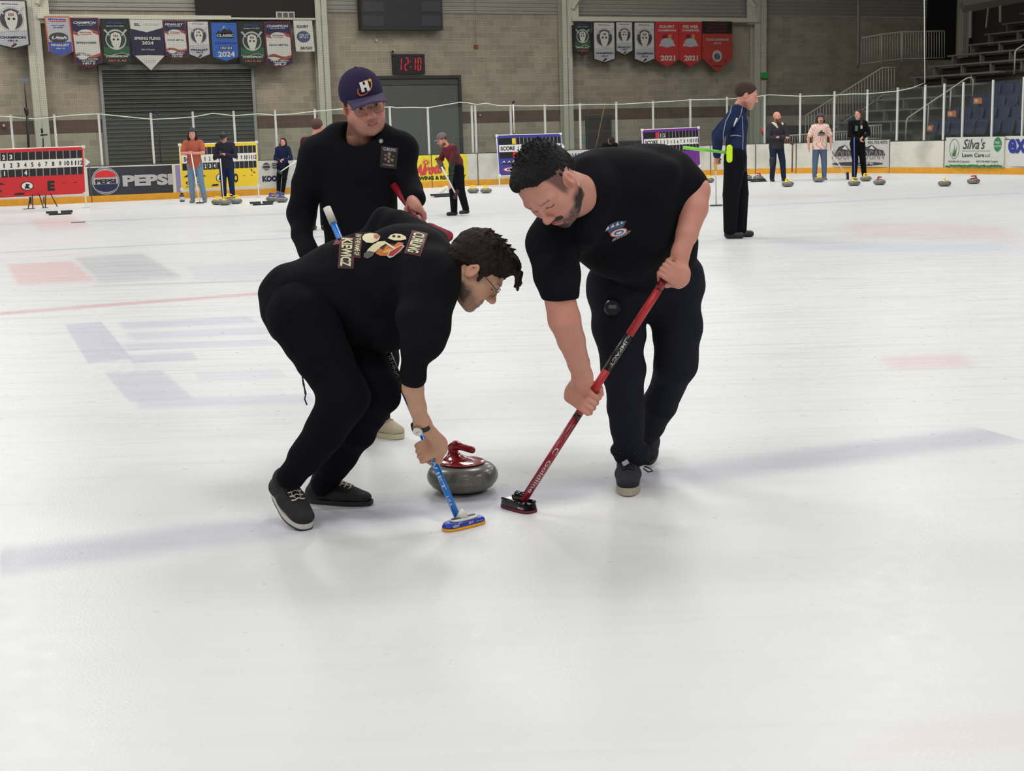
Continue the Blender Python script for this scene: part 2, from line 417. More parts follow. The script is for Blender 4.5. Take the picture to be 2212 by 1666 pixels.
# ---------- dasher boards
def scuffed():
    m = mat('board_plastic', (212, 210, 200), .4); nt = m.node_tree; b = nt.nodes['Principled BSDF']; N = nt.nodes
    tc = N.new('ShaderNodeTexCoord'); 
    n1 = N.new('ShaderNodeTexNoise'); n1.inputs['Scale'].default_value = 1.2; n1.inputs['Detail'].default_value = 8; nt.links.new(tc.outputs['Object'], n1.inputs['Vector'])
    n2 = N.new('ShaderNodeTexVoronoi'); n2.inputs['Scale'].default_value = 9; nt.links.new(tc.outputs['Object'], n2.inputs['Vector'])
    r = N.new('ShaderNodeMapRange'); r.inputs[1].default_value = .48; r.inputs[2].default_value = .75; r.inputs[3].default_value = 0; r.inputs[4].default_value = .5; nt.links.new(n1.outputs['Fac'], r.inputs[0])
    r2 = N.new('ShaderNodeMapRange'); r2.inputs[1].default_value = .10; r2.inputs[2].default_value = .02; r2.inputs[3].default_value = 0; r2.inputs[4].default_value = .5; nt.links.new(n2.outputs['Distance'], r2.inputs[0])
    a = N.new('ShaderNodeMath'); a.operation = 'ADD'; nt.links.new(r.outputs[0], a.inputs[0]); nt.links.new(r2.outputs[0], a.inputs[1])
    mx = N.new('ShaderNodeMix'); mx.data_type = 'RGBA'; mx.inputs['A'].default_value = lin((214, 212, 200))+(1,); mx.inputs['B'].default_value = lin((128, 122, 112))+(1,)
    nt.links.new(a.outputs[0], mx.inputs['Factor']); nt.links.new(mx.outputs['Result'], b.inputs['Base Color']); return m
BH = .92
def ribbon(mb, z0, z1, off, th, pts=None):
    pts = pts or BP
    ns = []
    for i in range(len(pts)):
        t = (pts[min(i+1, len(pts)-1)]-pts[max(i-1, 0)]).normalized(); ns.append(Vector((t.y, -t.x, 0)))
    for i in range(len(pts)-1):
        a, b = pts[i]+ns[i]*off, pts[i+1]+ns[i+1]*off; c, d = pts[i+1]+ns[i+1]*(off-th), pts[i]+ns[i]*(off-th)
        mb.slab([Vector((v.x, v.y, z0)) for v in (a, b, c, d)], (0, 0, z1-z0))
    return mb
boards = thing('dasher_boards', 'white hockey boards with yellow kick strip and clear glass above, far end of the ice', 'rink boards', BP[8])
def bchild(mb, name, m, **k):
    for i in range(len(mb.v)): mb.v[i] = tuple(Vector(mb.v[i])-BP[8])
    return mb.build(name, m, boards, **k)
bchild(ribbon(MB(), .0, BH-.02, 0, .09), 'board_wall', scuffed())
bchild(ribbon(MB(), 0, .165, .012, .03), 'kick_strip', mat('kick_plastic', (222, 158, 40), .45, var=.08))
bchild(ribbon(MB(), BH-.02, BH, .004, .12), 'cap_rail', mat('cap_rail', (40, 60, 62), .5))
def bframe(px):
    p, t, n = bpt(px); return Frame(p+n*(.055 if px > 1700 and px != 1720 and px not in (1922, 2040, 2170) else 0), t, UP, n)
def L(fr, px, py):
    q = onplane(px, py, fr.o, fr.n)-fr.o; return q.dot(fr.r), q.dot(fr.u)
def sign(name, label, fr, x0, x1, y0, y1, m, off=.006):
    """child panel of the boards, given pixel corners"""
    a = L(fr, x0, (y0+y1)/2)[0]; b = L(fr, x1, (y0+y1)/2)[0]; t = L(fr, (x0+x1)/2, y0)[1]; u = L(fr, (x0+x1)/2, y1)[1]
    mb = MB(); fr.rect(mb, a, u, b, t, off, .055 if x0 > 1700 else .003); o = bchild(mb, name, m); o['label'] = label; return o, a, b, u, t
def addchild(parent, mb, name, m):
    o = mb.build(name, m, parent); o.matrix_parent_inverse = Matrix.Translation(-Vector(parent.matrix_basis.translation))
    return o
def tx(fr, mb, s, px, py, wpx, hpx, off=.014, bold=.02, shear=0, rot=0, space=1.0):
    k = (Vector(fr.o)-Vector((0, 0, CAMH))).dot(_F)/FPX
    x, y = L(fr, px, py); d = onplane(px, py, fr.o, fr.n); k = (d-Vector((0, 0, CAMH))).dot(_F)/FPX
    cosv = abs(fr.r.dot(_R)); x2, _ = L(fr, px+1, py); kx = abs(x2-x)
    fr.text(mb, s, x, y, None if wpx is None else wpx*kx, hpx*k, off, bold, shear, rot, space); return mb
# PEPSI panel
def TXS(fr, pan, m, *sp):
    for q in sp: mb = MB(); tx(fr, mb, *q); badd(mb, 'lettering', pan, m)
def badd(mb, name, parent_panel, m):
    for i in range(len(mb.v)): mb.v[i] = tuple(Vector(mb.v[i])-BP[8])
    return mb.build(name, m, parent_panel)
fr = bframe(280)
pan, a, b_, u, t = sign('advertisement', 'dark soft-drink advertisement panel with round emblem', fr, 190, 373, 360, 424, mat('ad_dark', (44, 46, 54), .45, var=.15), .008)
mb = MB(); tx(fr, mb, 'PEPSI', 319, 389, 108, 24, .02, .055); badd(mb, 'lettering', pan, M['silver'])
x, y = L(fr, 228, 391); mb = MB(); fr.ell(mb, x, y, .345, .345, .014); badd(mb, 'emblem', pan, M['silver'])
mb = MB(); fr.ring(mb, x, y, .325, .325, .014, .016); fr.poly(mb, [(x+.29*math.cos(q), y-.08+.20*math.sin(q)) for q in [math.pi+i*math.pi/14 for i in range(15)]], .017); badd(mb, 'emblem', pan, M['navy'])
mb = MB(); fr.poly(mb, [(x+.27*math.cos(q), y+.09+.18*math.sin(q)) for q in [i*math.pi/14 for i in range(15)]], .017); badd(mb, 'emblem', pan, M['red'])
mb = MB(); tx(fr, mb, 'PEPSI', 228, 392, 45, 10, .02, .05); badd(mb, 'lettering', pan, M['black'])
# purple ad left of yellow board, white advert right of it
fr = bframe(384); pan, *_ = sign('advertisement', 'faded violet advertisement panel', fr, 380, 392, 357, 415, mat('ad_violet', (140, 132, 176), .5), .008)
fr = bframe(592)
pan, *_ = sign('advertisement', 'white advertisement panel with small round logo', fr, 559, 640, 346, 408, mat('ad_white', (206, 204, 198), .45, var=.06), .008)
TXS(fr, pan, M['dgrey'], ('CACHE', 604, 355, 34, 6, .016, .05), ('VALLEY', 605, 362, 36, 5.5, .016, .05))
mb = MB(); tx(fr, mb, 'KOOL', 586, 386, 39, 13, .016, .07); badd(mb, 'lettering', pan, M['navy'])
mb = MB(); tx(fr, mb, '103', 613, 385, 15, 9, .016, .0); badd(mb, 'lettering', pan, M['grey'])
x, y = L(fr, 575, 360); mb = MB(); fr.ell(mb, x, y, .10, .10, .014); badd(mb, 'emblem', pan, M['dgrey'])
mb = MB(); fr.ring(mb, x, y-.01, .15, .06, .02, .016); badd(mb, 'emblem', pan, M['silver'])
# yellow towing advert
fr = bframe(945)
pan, *_ = sign('advertisement', 'yellow towing advertisement with red script', fr, 868, 1009, 335, 392, mat('ad_yellow', (226, 208, 50), .45, var=.05), .008)
TXS(fr, pan, M['black'], ('TOWING & RECOVERY', 948, 384, 118, 8.5, .016, .045), ('435', 949, 344, 21, 8, .016, .03))
mb = MB(); tx(fr, mb, 'Airoto', 925, 366, 66, 24, .016, .06, .5, .06); badd(mb, 'lettering', pan, mat('ad_red', (200, 62, 66), .5))
x, y = L(fr, 920, 351); mb = MB()
for i in range(12):
    a_ = i*math.pi/6; fr.poly(mb, [(x+.04*math.cos(a_-.4), y+.03*math.sin(a_-.4)), (x+.17*math.cos(a_), y+.13*math.sin(a_)), (x+.04*math.cos(a_+.4), y+.03*math.sin(a_+.4))], .014)
badd(mb, 'burst', pan, mat('ad_red', (200, 62, 66), .5))
# "We've" panel, blue cap panel
fr = bframe(1260); pan, *_ = sign('advertisement', "white advertisement panel reading We've", fr, 1214, 1330, 324, 386, mat('ad_white', (206, 204, 198), .45), .008)
mb = MB(); tx(fr, mb, "We've", 1254, 338, 38, 16, .016, .03); badd(mb, 'lettering', pan, mat('teal_print', (34, 72, 92), .5))
fr = bframe(1360); sign('advertisement', 'bright blue advertisement panel', fr, 1330, 1392, 320, 384, mat('ad_sky', (40, 130, 190), .5), .008)
# mount logan
fr = bframe(1857); pan, *_ = sign('advertisement', 'grey mountain advertisement panel with phone number', fr, 1793, 1921, 303, 361, mat('ad_grey', (186, 184, 180), .5, var=.1), .01)
mb = MB(); tx(fr, mb, '435.752.4272', 1896, 307.5, 43, 6, .02, .02); badd(mb, 'lettering', pan, M['dgrey'])
def bpx(fr, pts, off):
    mb = MB(); fr.poly(mb, [L(fr, *p) for p in pts], off); return mb
badd(bpx(fr, [(1800, 338), (1812, 318), (1826, 313), (1838, 326), (1862, 309), (1872, 318), (1884, 313), (1896, 322), (1908, 325), (1913, 336)], .016), 'mountain', pan, M['dgrey'])
mb = MB(); fr.poly(mb, [L(fr, *p) for p in [(1820, 322), (1826, 315), (1833, 324)]], .02); badd(mb, 'snow_cap', pan, M['pale']); mb = MB(); fr.poly(mb, [L(fr, *p) for p in [(1878, 321), (1884, 315), (1890, 323)]], .02); badd(mb, 'snow_cap', pan, M['pale'])
mb = MB(); tx(fr, mb, 'MOUNT LOGAN', 1853, 335, 112, 19, .022, .0); badd(mb, 'lettering', pan, mat('ad_brown', (136, 118, 122), .5))
x, y = L(fr, 1852, 354); mb = MB(); fr.ell(mb, x, y, .84, .06, .018); badd(mb, 'base_shape', pan, M['dgrey'])
mb = MB(); tx(fr, mb, 'CAFE', 1868, 353, 40, 6, .026, .02); badd(mb, 'lettering', pan, M['silver'])
# Silva's
fr = bframe(2105); pan, *_ = sign('advertisement', 'white lawn care advertisement with green grass oval', fr, 2043, 2169, 296, 361, mat('ad_silva', (200, 202, 194), .45, var=.04), .012)
TXS(fr, pan, M['dgrey'], ("Silva's", 2105, 311, 48, 22, .022, .01, .3), ('Lawn Care', 2103, 335, 48, 9, .022, .015), ('LLC', 2135, 336, 11, 6, .022, .01), ("435.890.4212 Spanish", 2072, 349.5, 46, 5, .022, .01), ("435.754.4869 English", 2133, 349.5, 47, 5, .022, .01))
x, y = L(fr, 2062.5, 321.5); mb = MB(); fr.ring(mb, x, y, .175, .27, .014, .022)
for k, (dx, h) in enumerate([(-.11, .12), (-.06, .2), (0, .36), (.05, .2), (.10, .33)]):
    fr.poly(mb, [(x-.02+dx*.3, y-.2), (x+.02+dx*.3, y-.2), (x+dx, y-.2+h)], .022)
badd(mb, 'grass_oval', pan, mat('ad_green', (70, 120, 70), .5))
mb = MB(); fr.rect(mb, *L(fr, 2079, 326.5), *L(fr, 2140, 325.5), .022); x, y = L(fr, 2156, 312); fr.ell(mb, x, y, .13, .19, .022)
rs = random.Random(3)
for i in range(60):
    px = 2044+i*2.05; q = L(fr, px, 360.5-rs.random()*3); fr.ell(mb, q[0], q[1], .03, .02+.02*rs.random(), .02, 6)
badd(mb, 'green_print', pan, mat('ad_green2', (36, 130, 72), .5))
TXS(fr, pan, M['pale'], ('FREE', 2156, 308, 11, 5, .03, .02), ('QUOTES', 2156, 316, 16, 5, .03, .02))
fr = bframe(2215); pan, *_ = sign('advertisement', 'white advertisement panel with big blue letters', fr, 2171, 2330, 293, 360, mat('ad_white2', (208, 208, 204), .45), .012)
mb = MB(); tx(fr, mb, 'exp', 2207, 322, 56, 44, .03, .03); badd(mb, 'lettering', pan, mat('exp_blue', (36, 52, 140), .5))
for sx in (931, 1031, 1180, 1632, 1922, 1535, 1720, 2040, 2170, 190):
    fr = bframe(sx); mb = MB(); fr.rect(mb, -.012, .0, .012, BH-.02, .014, .01); o = bchild(mb, 'seam', mat('seam_dark', (84, 82, 78), .7))
fr = bframe(1675); a = L(fr, 1633, 330)[0]; b_ = L(fr, 1718, 330)[0]
# ---------- glass barrier
posts = [(-175, 255), (-75, 252), (22.6, 248), (116.6, 247), (212.5, 246), (325.5, 244), (416, 241), (504.5, 239.5), (594, 237), (680, 235), (760, 233.5), (842, 232), (924, 231), (1019, 228), (1026.5, 228), (1103, 226), (1177, 225), (1253, 223), (1331.5, 220), (1411, 217.5), (1491.5, 213.5), (1571, 209), (1651.6, 206), (1728.5, 202), (1802.6, 197), (1873.5, 193), (1938.6, 189), (1998, 183), (2039.5, 180.5), (2080.5, 177.5), (2144.8, 172.5), (2211, 166), (2290, 160)]
def achild(mb, name, m, smooth=False):
    for i in range(len(mb.v)): mb.v[i] = tuple(Vector(mb.v[i])-BP[8])
    return mb.build(name, m, boards, smooth)
gm = bpy.data.materials.new('rink_glass'); gm.use_nodes = True; nt = gm.node_tree; nt.nodes.clear()
o_ = nt.nodes.new('ShaderNodeOutputMaterial'); tr = nt.nodes.new('ShaderNodeBsdfTransparent'); tr.inputs[0].default_value = (.86, .91, .875, 1)
gl = nt.nodes.new('ShaderNodeBsdfGlossy'); gl.inputs['Roughness'].default_value = .04; df = nt.nodes.new('ShaderNodeBsdfDiffuse'); df.inputs[0].default_value = (.6, .68, .64, 1)
m1 = nt.nodes.new('ShaderNodeMixShader'); m1.inputs[0].default_value = .045; m2 = nt.nodes.new('ShaderNodeMixShader'); m2.inputs[0].default_value = .035
nt.links.new(tr.outputs[0], m1.inputs[1]); nt.links.new(gl.outputs[0], m1.inputs[2]); nt.links.new(m1.outputs[0], m2.inputs[1]); nt.links.new(df.outputs[0], m2.inputs[2]); nt.links.new(m2.outputs[0], o_.inputs[0])
tops = []
for px, py in posts:
    D = bdepth(px)+.06; tp = W(px, py, D); bt = bpt(px, -.06)[0]; tops.append((bt, tp.z))
    mb = MB(); fr = Frame(Vector((tp.x, tp.y, 0)), bpt(px)[1], UP, bpt(px)[2]); mb.slab([fr.p(-.027, BH-.05, 0), fr.p(.027, BH-.05, 0), fr.p(.027, BH-.05, -.04), fr.p(-.027, BH-.05, -.04)], (0, 0, tp.z-BH+.05))
    achild(mb, 'post', mat('post_white', (205, 205, 200), .4))
for i in range(len(tops)-1):
    a, za = tops[i]; b_, zb = tops[i+1]
    mb = MB(); z = min(za, zb)-.03
    mb.poly([Vector((a.x, a.y, BH)), Vector((b_.x, b_.y, BH)), Vector((b_.x, b_.y, z)), Vector((a.x, a.y, z))])
    achild(mb, 'glass_pane', gm)
# ---------- safety net and its cable
cable_px = [(-60, 250), (0, 251), (50, 255), (75, 257), (125, 252), (155, 249), (212, 246), (260, 251), (330, 258), (375, 256), (415, 253), (460, 245), (505, 250), (560, 246), (590, 249), (635, 246), (675, 241), (720, 237), (760, 234), (846, 231), (855, 233), (890, 232), (924, 233), (965, 226), (995, 221), (1010, 222), (1030, 226), (1050, 223), (1075, 228), (1140, 229), (1205, 228), (1275, 226), (1345, 225), (1411, 221), (1450, 219), (1490, 216), (1571, 214), (1600, 212), (1640, 208), (1660, 205), (1730, 208), (1800, 206), (1840, 203), (1872, 203), (1938, 197), (1970, 190), (1998, 179)]
cp = [W(x, y, bdepth(x)-.05) for x, y in cable_px]
netm = bpy.data.materials.new('net_mesh'); netm.use_nodes = True; nt = netm.node_tree; nt.nodes.clear(); N = nt.nodes
o_ = N.new('ShaderNodeOutputMaterial'); tr = N.new('ShaderNodeBsdfTransparent'); df = N.new('ShaderNodeBsdfDiffuse'); df.inputs[0].default_value = (.02, .02, .02, 1)
uv = N.new('ShaderNodeUVMap'); uv.uv_map = 'UVMap'; sp = N.new('ShaderNodeSeparateXYZ'); nt.links.new(uv.outputs[0], sp.inputs[0])
fs_ = []
for k in (0, 1):
    f = N.new('ShaderNodeMath'); f.operation = 'FRACT'; nt.links.new(sp.outputs[k], f.inputs[0]); g = N.new('ShaderNodeMath'); g.operation = 'LESS_THAN'; g.inputs[1].default_value = .055; nt.links.new(f.outputs[0], g.inputs[0]); fs_.append(g)
mx = N.new('ShaderNodeMath'); mx.operation = 'MAXIMUM'; nt.links.new(fs_[0].outputs[0], mx.inputs[0]); nt.links.new(fs_[1].outputs[0], mx.inputs[1])
ms = N.new('ShaderNodeMixShader'); nt.links.new(mx.outputs[0], ms.inputs[0]); nt.links.new(tr.outputs[0], ms.inputs[1]); nt.links.new(df.outputs[0], ms.inputs[2]); nt.links.new(ms.outputs[0], o_.inputs[0])
def netmesh(name, pts, ztop, parent, origin):
    me = bpy.data.meshes.new(name); vs = []; uvs = []; s = 0
    for i, p in enumerate(pts):
        if i: s += (Vector((p.x, p.y, 0))-Vector((pts[i-1].x, pts[i-1].y, 0))).length
        for k in range(5):
            t = k/4; z = p.z*(1-t)+ztop*t; w = .12*math.sin(s*1.3+k*1.7)*math.sin(t*math.pi)
            vs.append(Vector((p.x+w*S2.x, p.y+w*S2.y, z))-origin); uvs.append(((s+.05*math.sin(z*2+s))/.045, (z+.05*math.sin(s*1.1))/.045))
    fs = [(i*5+k, (i+1)*5+k, (i+1)*5+k+1, i*5+k+1) for i in range(len(pts)-1) for k in range(4)]
    me.from_pydata(vs, [], fs); u = me.uv_layers.new(name='UVMap')
    for l in me.loops: u.data[l.index].uv = uvs[l.vertex_index]
    me.update(); return obj(name, me, netm, parent)
net = thing('safety_net', 'fine dark spectator netting hanging above the rink glass', 'net', cp[10])
netmesh('netting', cp, 8.8, net, cp[10])
mb = MB(); top = Vector((W(1996, -60, 39.3).x, 39.3, 8.8)); mb.tube([p-cp[10] for p in cp]+[W(1996.5, 0, bdepth(1998))-cp[10], top-cp[10]], .013, 6); mb.build('edge_cable', mat('cable_pale', (205, 214, 196), .5), net, True)
# ---------- back wall
wd = ray(0, 300); WO = Vector((wd.x/wd.y*41.4, 41.4, 0)); WF = Frame(WO, E2, UP, S2)
ZS = 5.4
def wallmat():
    m = bpy.data.materials.new('block_wall'); m.use_nodes = True; nt = m.node_tree; N = nt.nodes; b = N['Principled BSDF']; b.inputs['Roughness'].default_value = .85; b.inputs['Specular IOR Level'].default_value = .15
    tc = N.new('ShaderNodeTexCoord'); sp = N.new('ShaderNodeSeparateXYZ'); cb = N.new('ShaderNodeCombineXYZ'); nt.links.new(tc.outputs['Object'], sp.inputs[0]); nt.links.new(sp.outputs[0], cb.inputs[0]); nt.links.new(sp.outputs[2], cb.inputs[1])
    br = N.new('ShaderNodeTexBrick'); br.inputs['Scale'].default_value = 1; br.inputs['Brick Width'].default_value = .42; br.inputs['Row Height'].default_value = .2; br.inputs['Mortar Size'].default_value = .006; br.inputs['Bias'].default_value = -.1; br.inputs['Mortar Smooth'].default_value = .3
    br.inputs['Color1'].default_value = lin((172, 161, 142))+(1,); br.inputs['Color2'].default_value = lin((152, 143, 128))+(1,); br.inputs['Mortar'].default_value = lin((184, 176, 156))+(1,)
    nt.links.new(cb.outputs[0], br.inputs['Vector'])
    # two brown courses
    br2 = N.new('ShaderNodeTexBrick'); 
    for k, v in (('Scale', 1), ('Brick Width', .42), ('Row Height', .2), ('Mortar Size', .006)): br2.inputs[k].default_value = v
    br2.inputs['Color1'].default_value = lin((104, 78, 64))+(1,); br2.inputs['Color2'].default_value = lin((92, 70, 58))+(1,); br2.inputs['Mortar'].default_value = lin((112, 96, 84))+(1,); nt.links.new(cb.outputs[0], br2.inputs['Vector'])
    g = N.new('ShaderNodeMath'); g.operation = 'GREATER_THAN'; g.inputs[1].default_value = 1.8; l = N.new('ShaderNodeMath'); l.operation = 'LESS_THAN'; l.inputs[1].default_value = 2.2
    nt.links.new(sp.outputs[2], g.inputs[0]); nt.links.new(sp.outputs[2], l.inputs[0]); mu = N.new('ShaderNodeMath'); mu.operation = 'MULTIPLY'; nt.links.new(g.outputs[0], mu.inputs[0]); nt.links.new(l.outputs[0], mu.inputs[1])
    mx = N.new('ShaderNodeMix'); mx.data_type = 'RGBA'; nt.links.new(mu.outputs[0], mx.inputs['Factor']); nt.links.new(br.outputs[0], mx.inputs['A']); nt.links.new(br2.outputs[0], mx.inputs['B'])
    n1 = N.new('ShaderNodeTexNoise'); n1.inputs['Scale'].default_value = 1.4; n1.inputs['Detail'].default_value = 6; nt.links.new(tc.outputs['Object'], n1.inputs['Vector']); r = N.new('ShaderNodeMapRange'); r.inputs[1].default_value = .3; r.inputs[2].default_value = .7; r.inputs[3].default_value = .88; r.inputs[4].default_value = 1.1; nt.links.new(n1.outputs['Fac'], r.inputs[0])
    vm = N.new('ShaderNodeVectorMath'); vm.operation = 'SCALE'; nt.links.new(mx.outputs['Result'], vm.inputs[0]); nt.links.new(r.outputs[0], vm.inputs['Scale']); nt.links.new(vm.outputs[0], b.inputs['Base Color']); return m
def wallobj(name, mb, m):
    o = mb.build(name, m); o.location = WO; o.rotation_euler = (0, 0, math.radians(23.6)); return struct(o)
mb = MB(); mb.box((14, .15, ZS/2), (52, .3, ZS)); wallobj('wall_back', mb, wallmat())
sm = mat('metal_siding', (166, 162, 152), .5, metal=.2); nt = sm.node_tree
# corrugated upper wall, real ribs
mb = MB(); z = ZS; pts = []
while z < 9.4: pts += [(-.06, z), (-.02, z+.05), (-.02, z+.07), (-.06, z+.11)]; z += .13
for i in range(len(pts)-1):
    (y0, z0), (y1, z1) = pts[i], pts[i+1]; mb.add([(-12, y0, z0), (40, y0, z0), (40, y1, z1), (-12, y1, z1)], [(0, 1, 2, 3)])
wallobj('wall_back', mb, sm)
def wl(px, py): return L(WF, px, py)
def wthing(name, label, cat, px, py, off=0.0, group=None):
    x, y = wl(px, py); return thing(name, label, cat, WF.p(x, y, off), group)
def wput(t, mb, name, m, smooth=False):
    o0 = Vector(t.location)
    for i in range(len(mb.v)): mb.v[i] = tuple(Vector(mb.v[i])-o0)
    return mb.build(name, m, t, smooth)
def wbox(mb, x0, y0, x1, y1, off, dep):
    """box on the wall from pixel corners; off=front face distance"""
    a = wl(x0, (y0+y1)/2)[0]; b = wl(x1, (y0+y1)/2)[0]; t = wl((x0+x1)/2, y0)[1]; u = wl((x0+x1)/2, y1)[1]
    return WF.rect(mb, a, u, b, t, off, dep)
# columns
cm = mat('column_paint', (196, 194, 176), .5)
for i, (xt, xb, w) in enumerate([(65, 86, .40), (684, 699, .38), (1214, 1219, .36), (1630, 1632, .50), (2071, 2069, .34)]):
    x = wl((xt+xb)/2, 125)[0]; mb = MB()
    for (q0, q1, d0, d1) in ((-w/2, w/2, .36, .02), (-w/2, w/2, .06, .02), (-.02, .02, .36, .34)):
        mb.slab([WF.p(x+q0, 0, d0), WF.p(x+q1, 0, d0), WF.p(x+q1, 0, d0-d1), WF.p(x+q0, 0, d0-d1)], (0, 0, 9.4))
    struct(mb.build('trim_%d' % (i+1), cm))
# knee braces + beams carrying the banners
mb = MB()
for x0, x1, y0, y1 in ((78, 492, 35, 44), (1224, 1623, 40, 49), (492, 672, 41, 45)):
    a, b_ = wl(x0, 40)[0], wl(x1, 40)[0]; z0 = wl((x0+x1)/2, y0)[1]; z1 = wl((x0+x1)/2, y1)[1]
    mb.slab([WF.p(a, z1, .46), WF.p(b_, z1, .46), WF.p(b_, z1, .34), WF.p(a, z1, .34)], (0, 0, z0-z1))
for x0, y0, x1, y1 in ((1226, 22, 1244, -8), (1618, 14, 1598, -12), (79, 12, 92, -14)):
    a = Vector(WF.p(*wl(x0, y0), .38)); b_ = Vector(WF.p(*wl(x1, y1), .38)); mb.tube([a, b_], .09, 4)
for x0, x1, y0, y1 in ((78, 103, -30, 52), (1224, 1240, -30, 56), (1604, 1622, 0, 54)):
    a, b_ = wl(x0, 20)[0], wl(x1, 20)[0]; z0 = wl(x0, y0)[1]; z1 = wl(x0, y1)[1]; WF.rect(mb, a, z1, b_, z0, .34, .06)
struct(mb.build('trim_6', mat('beam_paint', (206, 203, 182), .5)))
# dark curtain, louvre
t = wthing('curtain', 'dark cloth panel covering the upper wall above the right end of the roll-up door', 'curtain', 545, 20, .2)
mb = MB(); wbox(mb, 416, -60, 672, 43, .28, .02); wput(t, mb, 'panel', mat('curtain_dark', (44, 38, 40), .9))
t = wthing('wall_louvre', 'small white framed three part louvre on the dark cloth panel', 'vent', 611, 34, .3)
mb = MB(); wbox(mb, 591, 27, 631, 42, .31, .02); wput(t, mb, 'frame', M['pale'])
for k in range(3):
    mb = MB(); wbox(mb, 594+12.5*k, 29.5, 603.5+12.5*k, 39.5, .325, .01); wput(t, mb, 'pane', mat('pane_dark', (86, 84, 80), .5))
# roll-up door
d1 = struct(thing('door_1', 'wide grey metal roll-up shutter door', 'door', WF.p(*wl(386, 250)))); 
for k in ('label', 'category'): del d1[k]
a, b_ = wl(226, 250)[0], wl(546, 250)[0]; zt = wl(386, 151)[1]; mb = MB(); z = 0; pts = []
while z < zt: pts += [(.04, z), (.10, z+.03), (.10, z+.07), (.04, z+.10)]; z += .125
for i in range(len(pts)-1): mb.quad(WF.p(a, pts[i][1], pts[i][0]), WF.p(b_, pts[i][1], pts[i][0]), WF.p(b_, pts[i+1][1], pts[i+1][0]), WF.p(a, pts[i+1][1], pts[i+1][0]))
wput(d1, mb, 'shutter', mat('shutter_metal', (98, 98, 92), .35, metal=.55))
mb = MB(); WF.rect(mb, a-.09, 0, a, zt+.1, .14, .14); WF.rect(mb, b_, 0, b_+.09, zt+.1, .14, .14); WF.rect(mb, a-.09, zt, b_+.09, zt+.16, .16, .16); wput(d1, mb, 'door_frame', mat('door_frame_grey', (150, 150, 146), .5))
# grey door
d2 = struct(thing('door_2', '', 'door', WF.p(*wl(910, 250)))); 
for k in ('label', 'category'): del d2[k]
a, b_ = wl(800, 250)[0], wl(990, 250)[0]; zt = wl(910, 170)[1]; mb = MB(); WF.rect(mb, a, 0, b_, zt, .05, .05); wput(d2, mb, 'door_panel', mat('door_grey', (92, 92, 90), .6))
mb = MB(); WF.rect(mb, a-.1, 0, a, zt, .12, .12); WF.rect(mb, b_, 0, b_+.1, zt, .12, .12); WF.rect(mb, a-.1, zt, b_+.1, zt+.10, .12, .12); wput(d2, mb, 'door_frame', mat('door_frame_dark', (52, 50, 46), .6))
mb = MB(); WF.rect(mb, a+.04, zt-.20, b_, zt-.06, .08, .03); wput(d2, mb, 'header', mat('door_header', (72, 72, 70), .6))
# small dark door
d3 = struct(thing('door_3', '', 'door', WF.p(*wl(1293, 300)))); 
for k in ('label', 'category'): del d3[k]
a, b_ = wl(1270, 290)[0], wl(1314, 290)[0]; zt = wl(1292, 256)[1]; mb = MB(); WF.rect(mb, a, 0, b_, zt, .03, .03); wput(d3, mb, 'door_leaf', mat('door_brown', (52, 34, 30), .5))
mb = MB(); WF.rect(mb, a-.1, 0, a, zt+.1, .07, .07); WF.rect(mb, b_, 0, b_+.1, zt+.1, .07, .07); WF.rect(mb, a, zt, b_, zt+.1, .07, .07); wput(d3, mb, 'door_frame', mat('door_frame_teal', (40, 52, 56), .5))
# hockey scoreboard
t = wthing('hockey_scoreboard', 'large black unlit scoreboard high on the block wall above the digital clock', 'scoreboard', 857, 30, .3)
mb = MB(); wbox(mb, 769, -80, 944, 67, .45, .35); wput(t, mb, 'housing', mat('scoreboard_black', (34, 32, 36), .5))
for x0, x1 in ((774, 819), (899, 941)):
    for y0, y1 in ((6, 28), (36, 59)):
        mb = MB(); wbox(mb, x0, y0, x1, y1, .465, .01); wput(t, mb, 'display_panel', mat('display_dark', (52, 50, 54), .4))
mb = MB()
for px in (795, 922): mb = MB(); x, y = wl(px, -3); WF.text(mb, 'PENALTY', x, y, .62, .14, .475, .02); wput(t, mb, 'lettering', M['silver'])
# digital clock
t = wthing('digital_clock', 'black wall clock with red digits reading 12:10', 'clock', 880, 139, .1)
mb = MB(); wbox(mb, 846, 117.5, 915, 160, .12, .10); wput(t, mb, 'housing', mat('clock_black', (24, 20, 22), .5))
SEG = {'a': (0, 1, 1, 1), 'b': (1, 1, 1, .5), 'c': (1, .5, 1, 0), 'd': (0, 0, 1, 0), 'e': (0, .5, 0, 0), 'f': (0, 1, 0, .5), 'g': (0, .5, 1, .5)}
DG = {'1': 'bc', '2': 'abged', '0': 'abcdef'}
mb = MB()
for ch, px in (('1', 860.6), ('2', 875), ('1', 890.8), ('0', 902.5)):
    x, y = wl(px, 139); w, h = .095, .39
    for s in DG[ch]:
        x0, y0, x1, y1 = SEG[s]; p0 = (x-w/2+x0*w+(y0-.5)*.03, y-h/2+y0*h); p1 = (x-w/2+x1*w+(y1-.5)*.03, y-h/2+y1*h); lw = .016
        if x0 == x1: WF.rect(mb, p0[0]-lw, min(p0[1], p1[1])+.015, p0[0]+lw, max(p0[1], p1[1])-.015, .135, .01)
        else: WF.rect(mb, p0[0]+.01, p0[1]-lw, p1[0]-.01, p0[1]+lw, .135, .01)
x, y = wl(884, 139); WF.rect(mb, x-.02, y+.07, x+.02, y+.11, .135, .01); WF.rect(mb, x-.02, y-.11, x+.02, y-.07, .135, .01)
wput(t, mb, 'digits', mat('led_red', (150, 20, 34), .5, emit=(230, 40, 60), estr=.55))
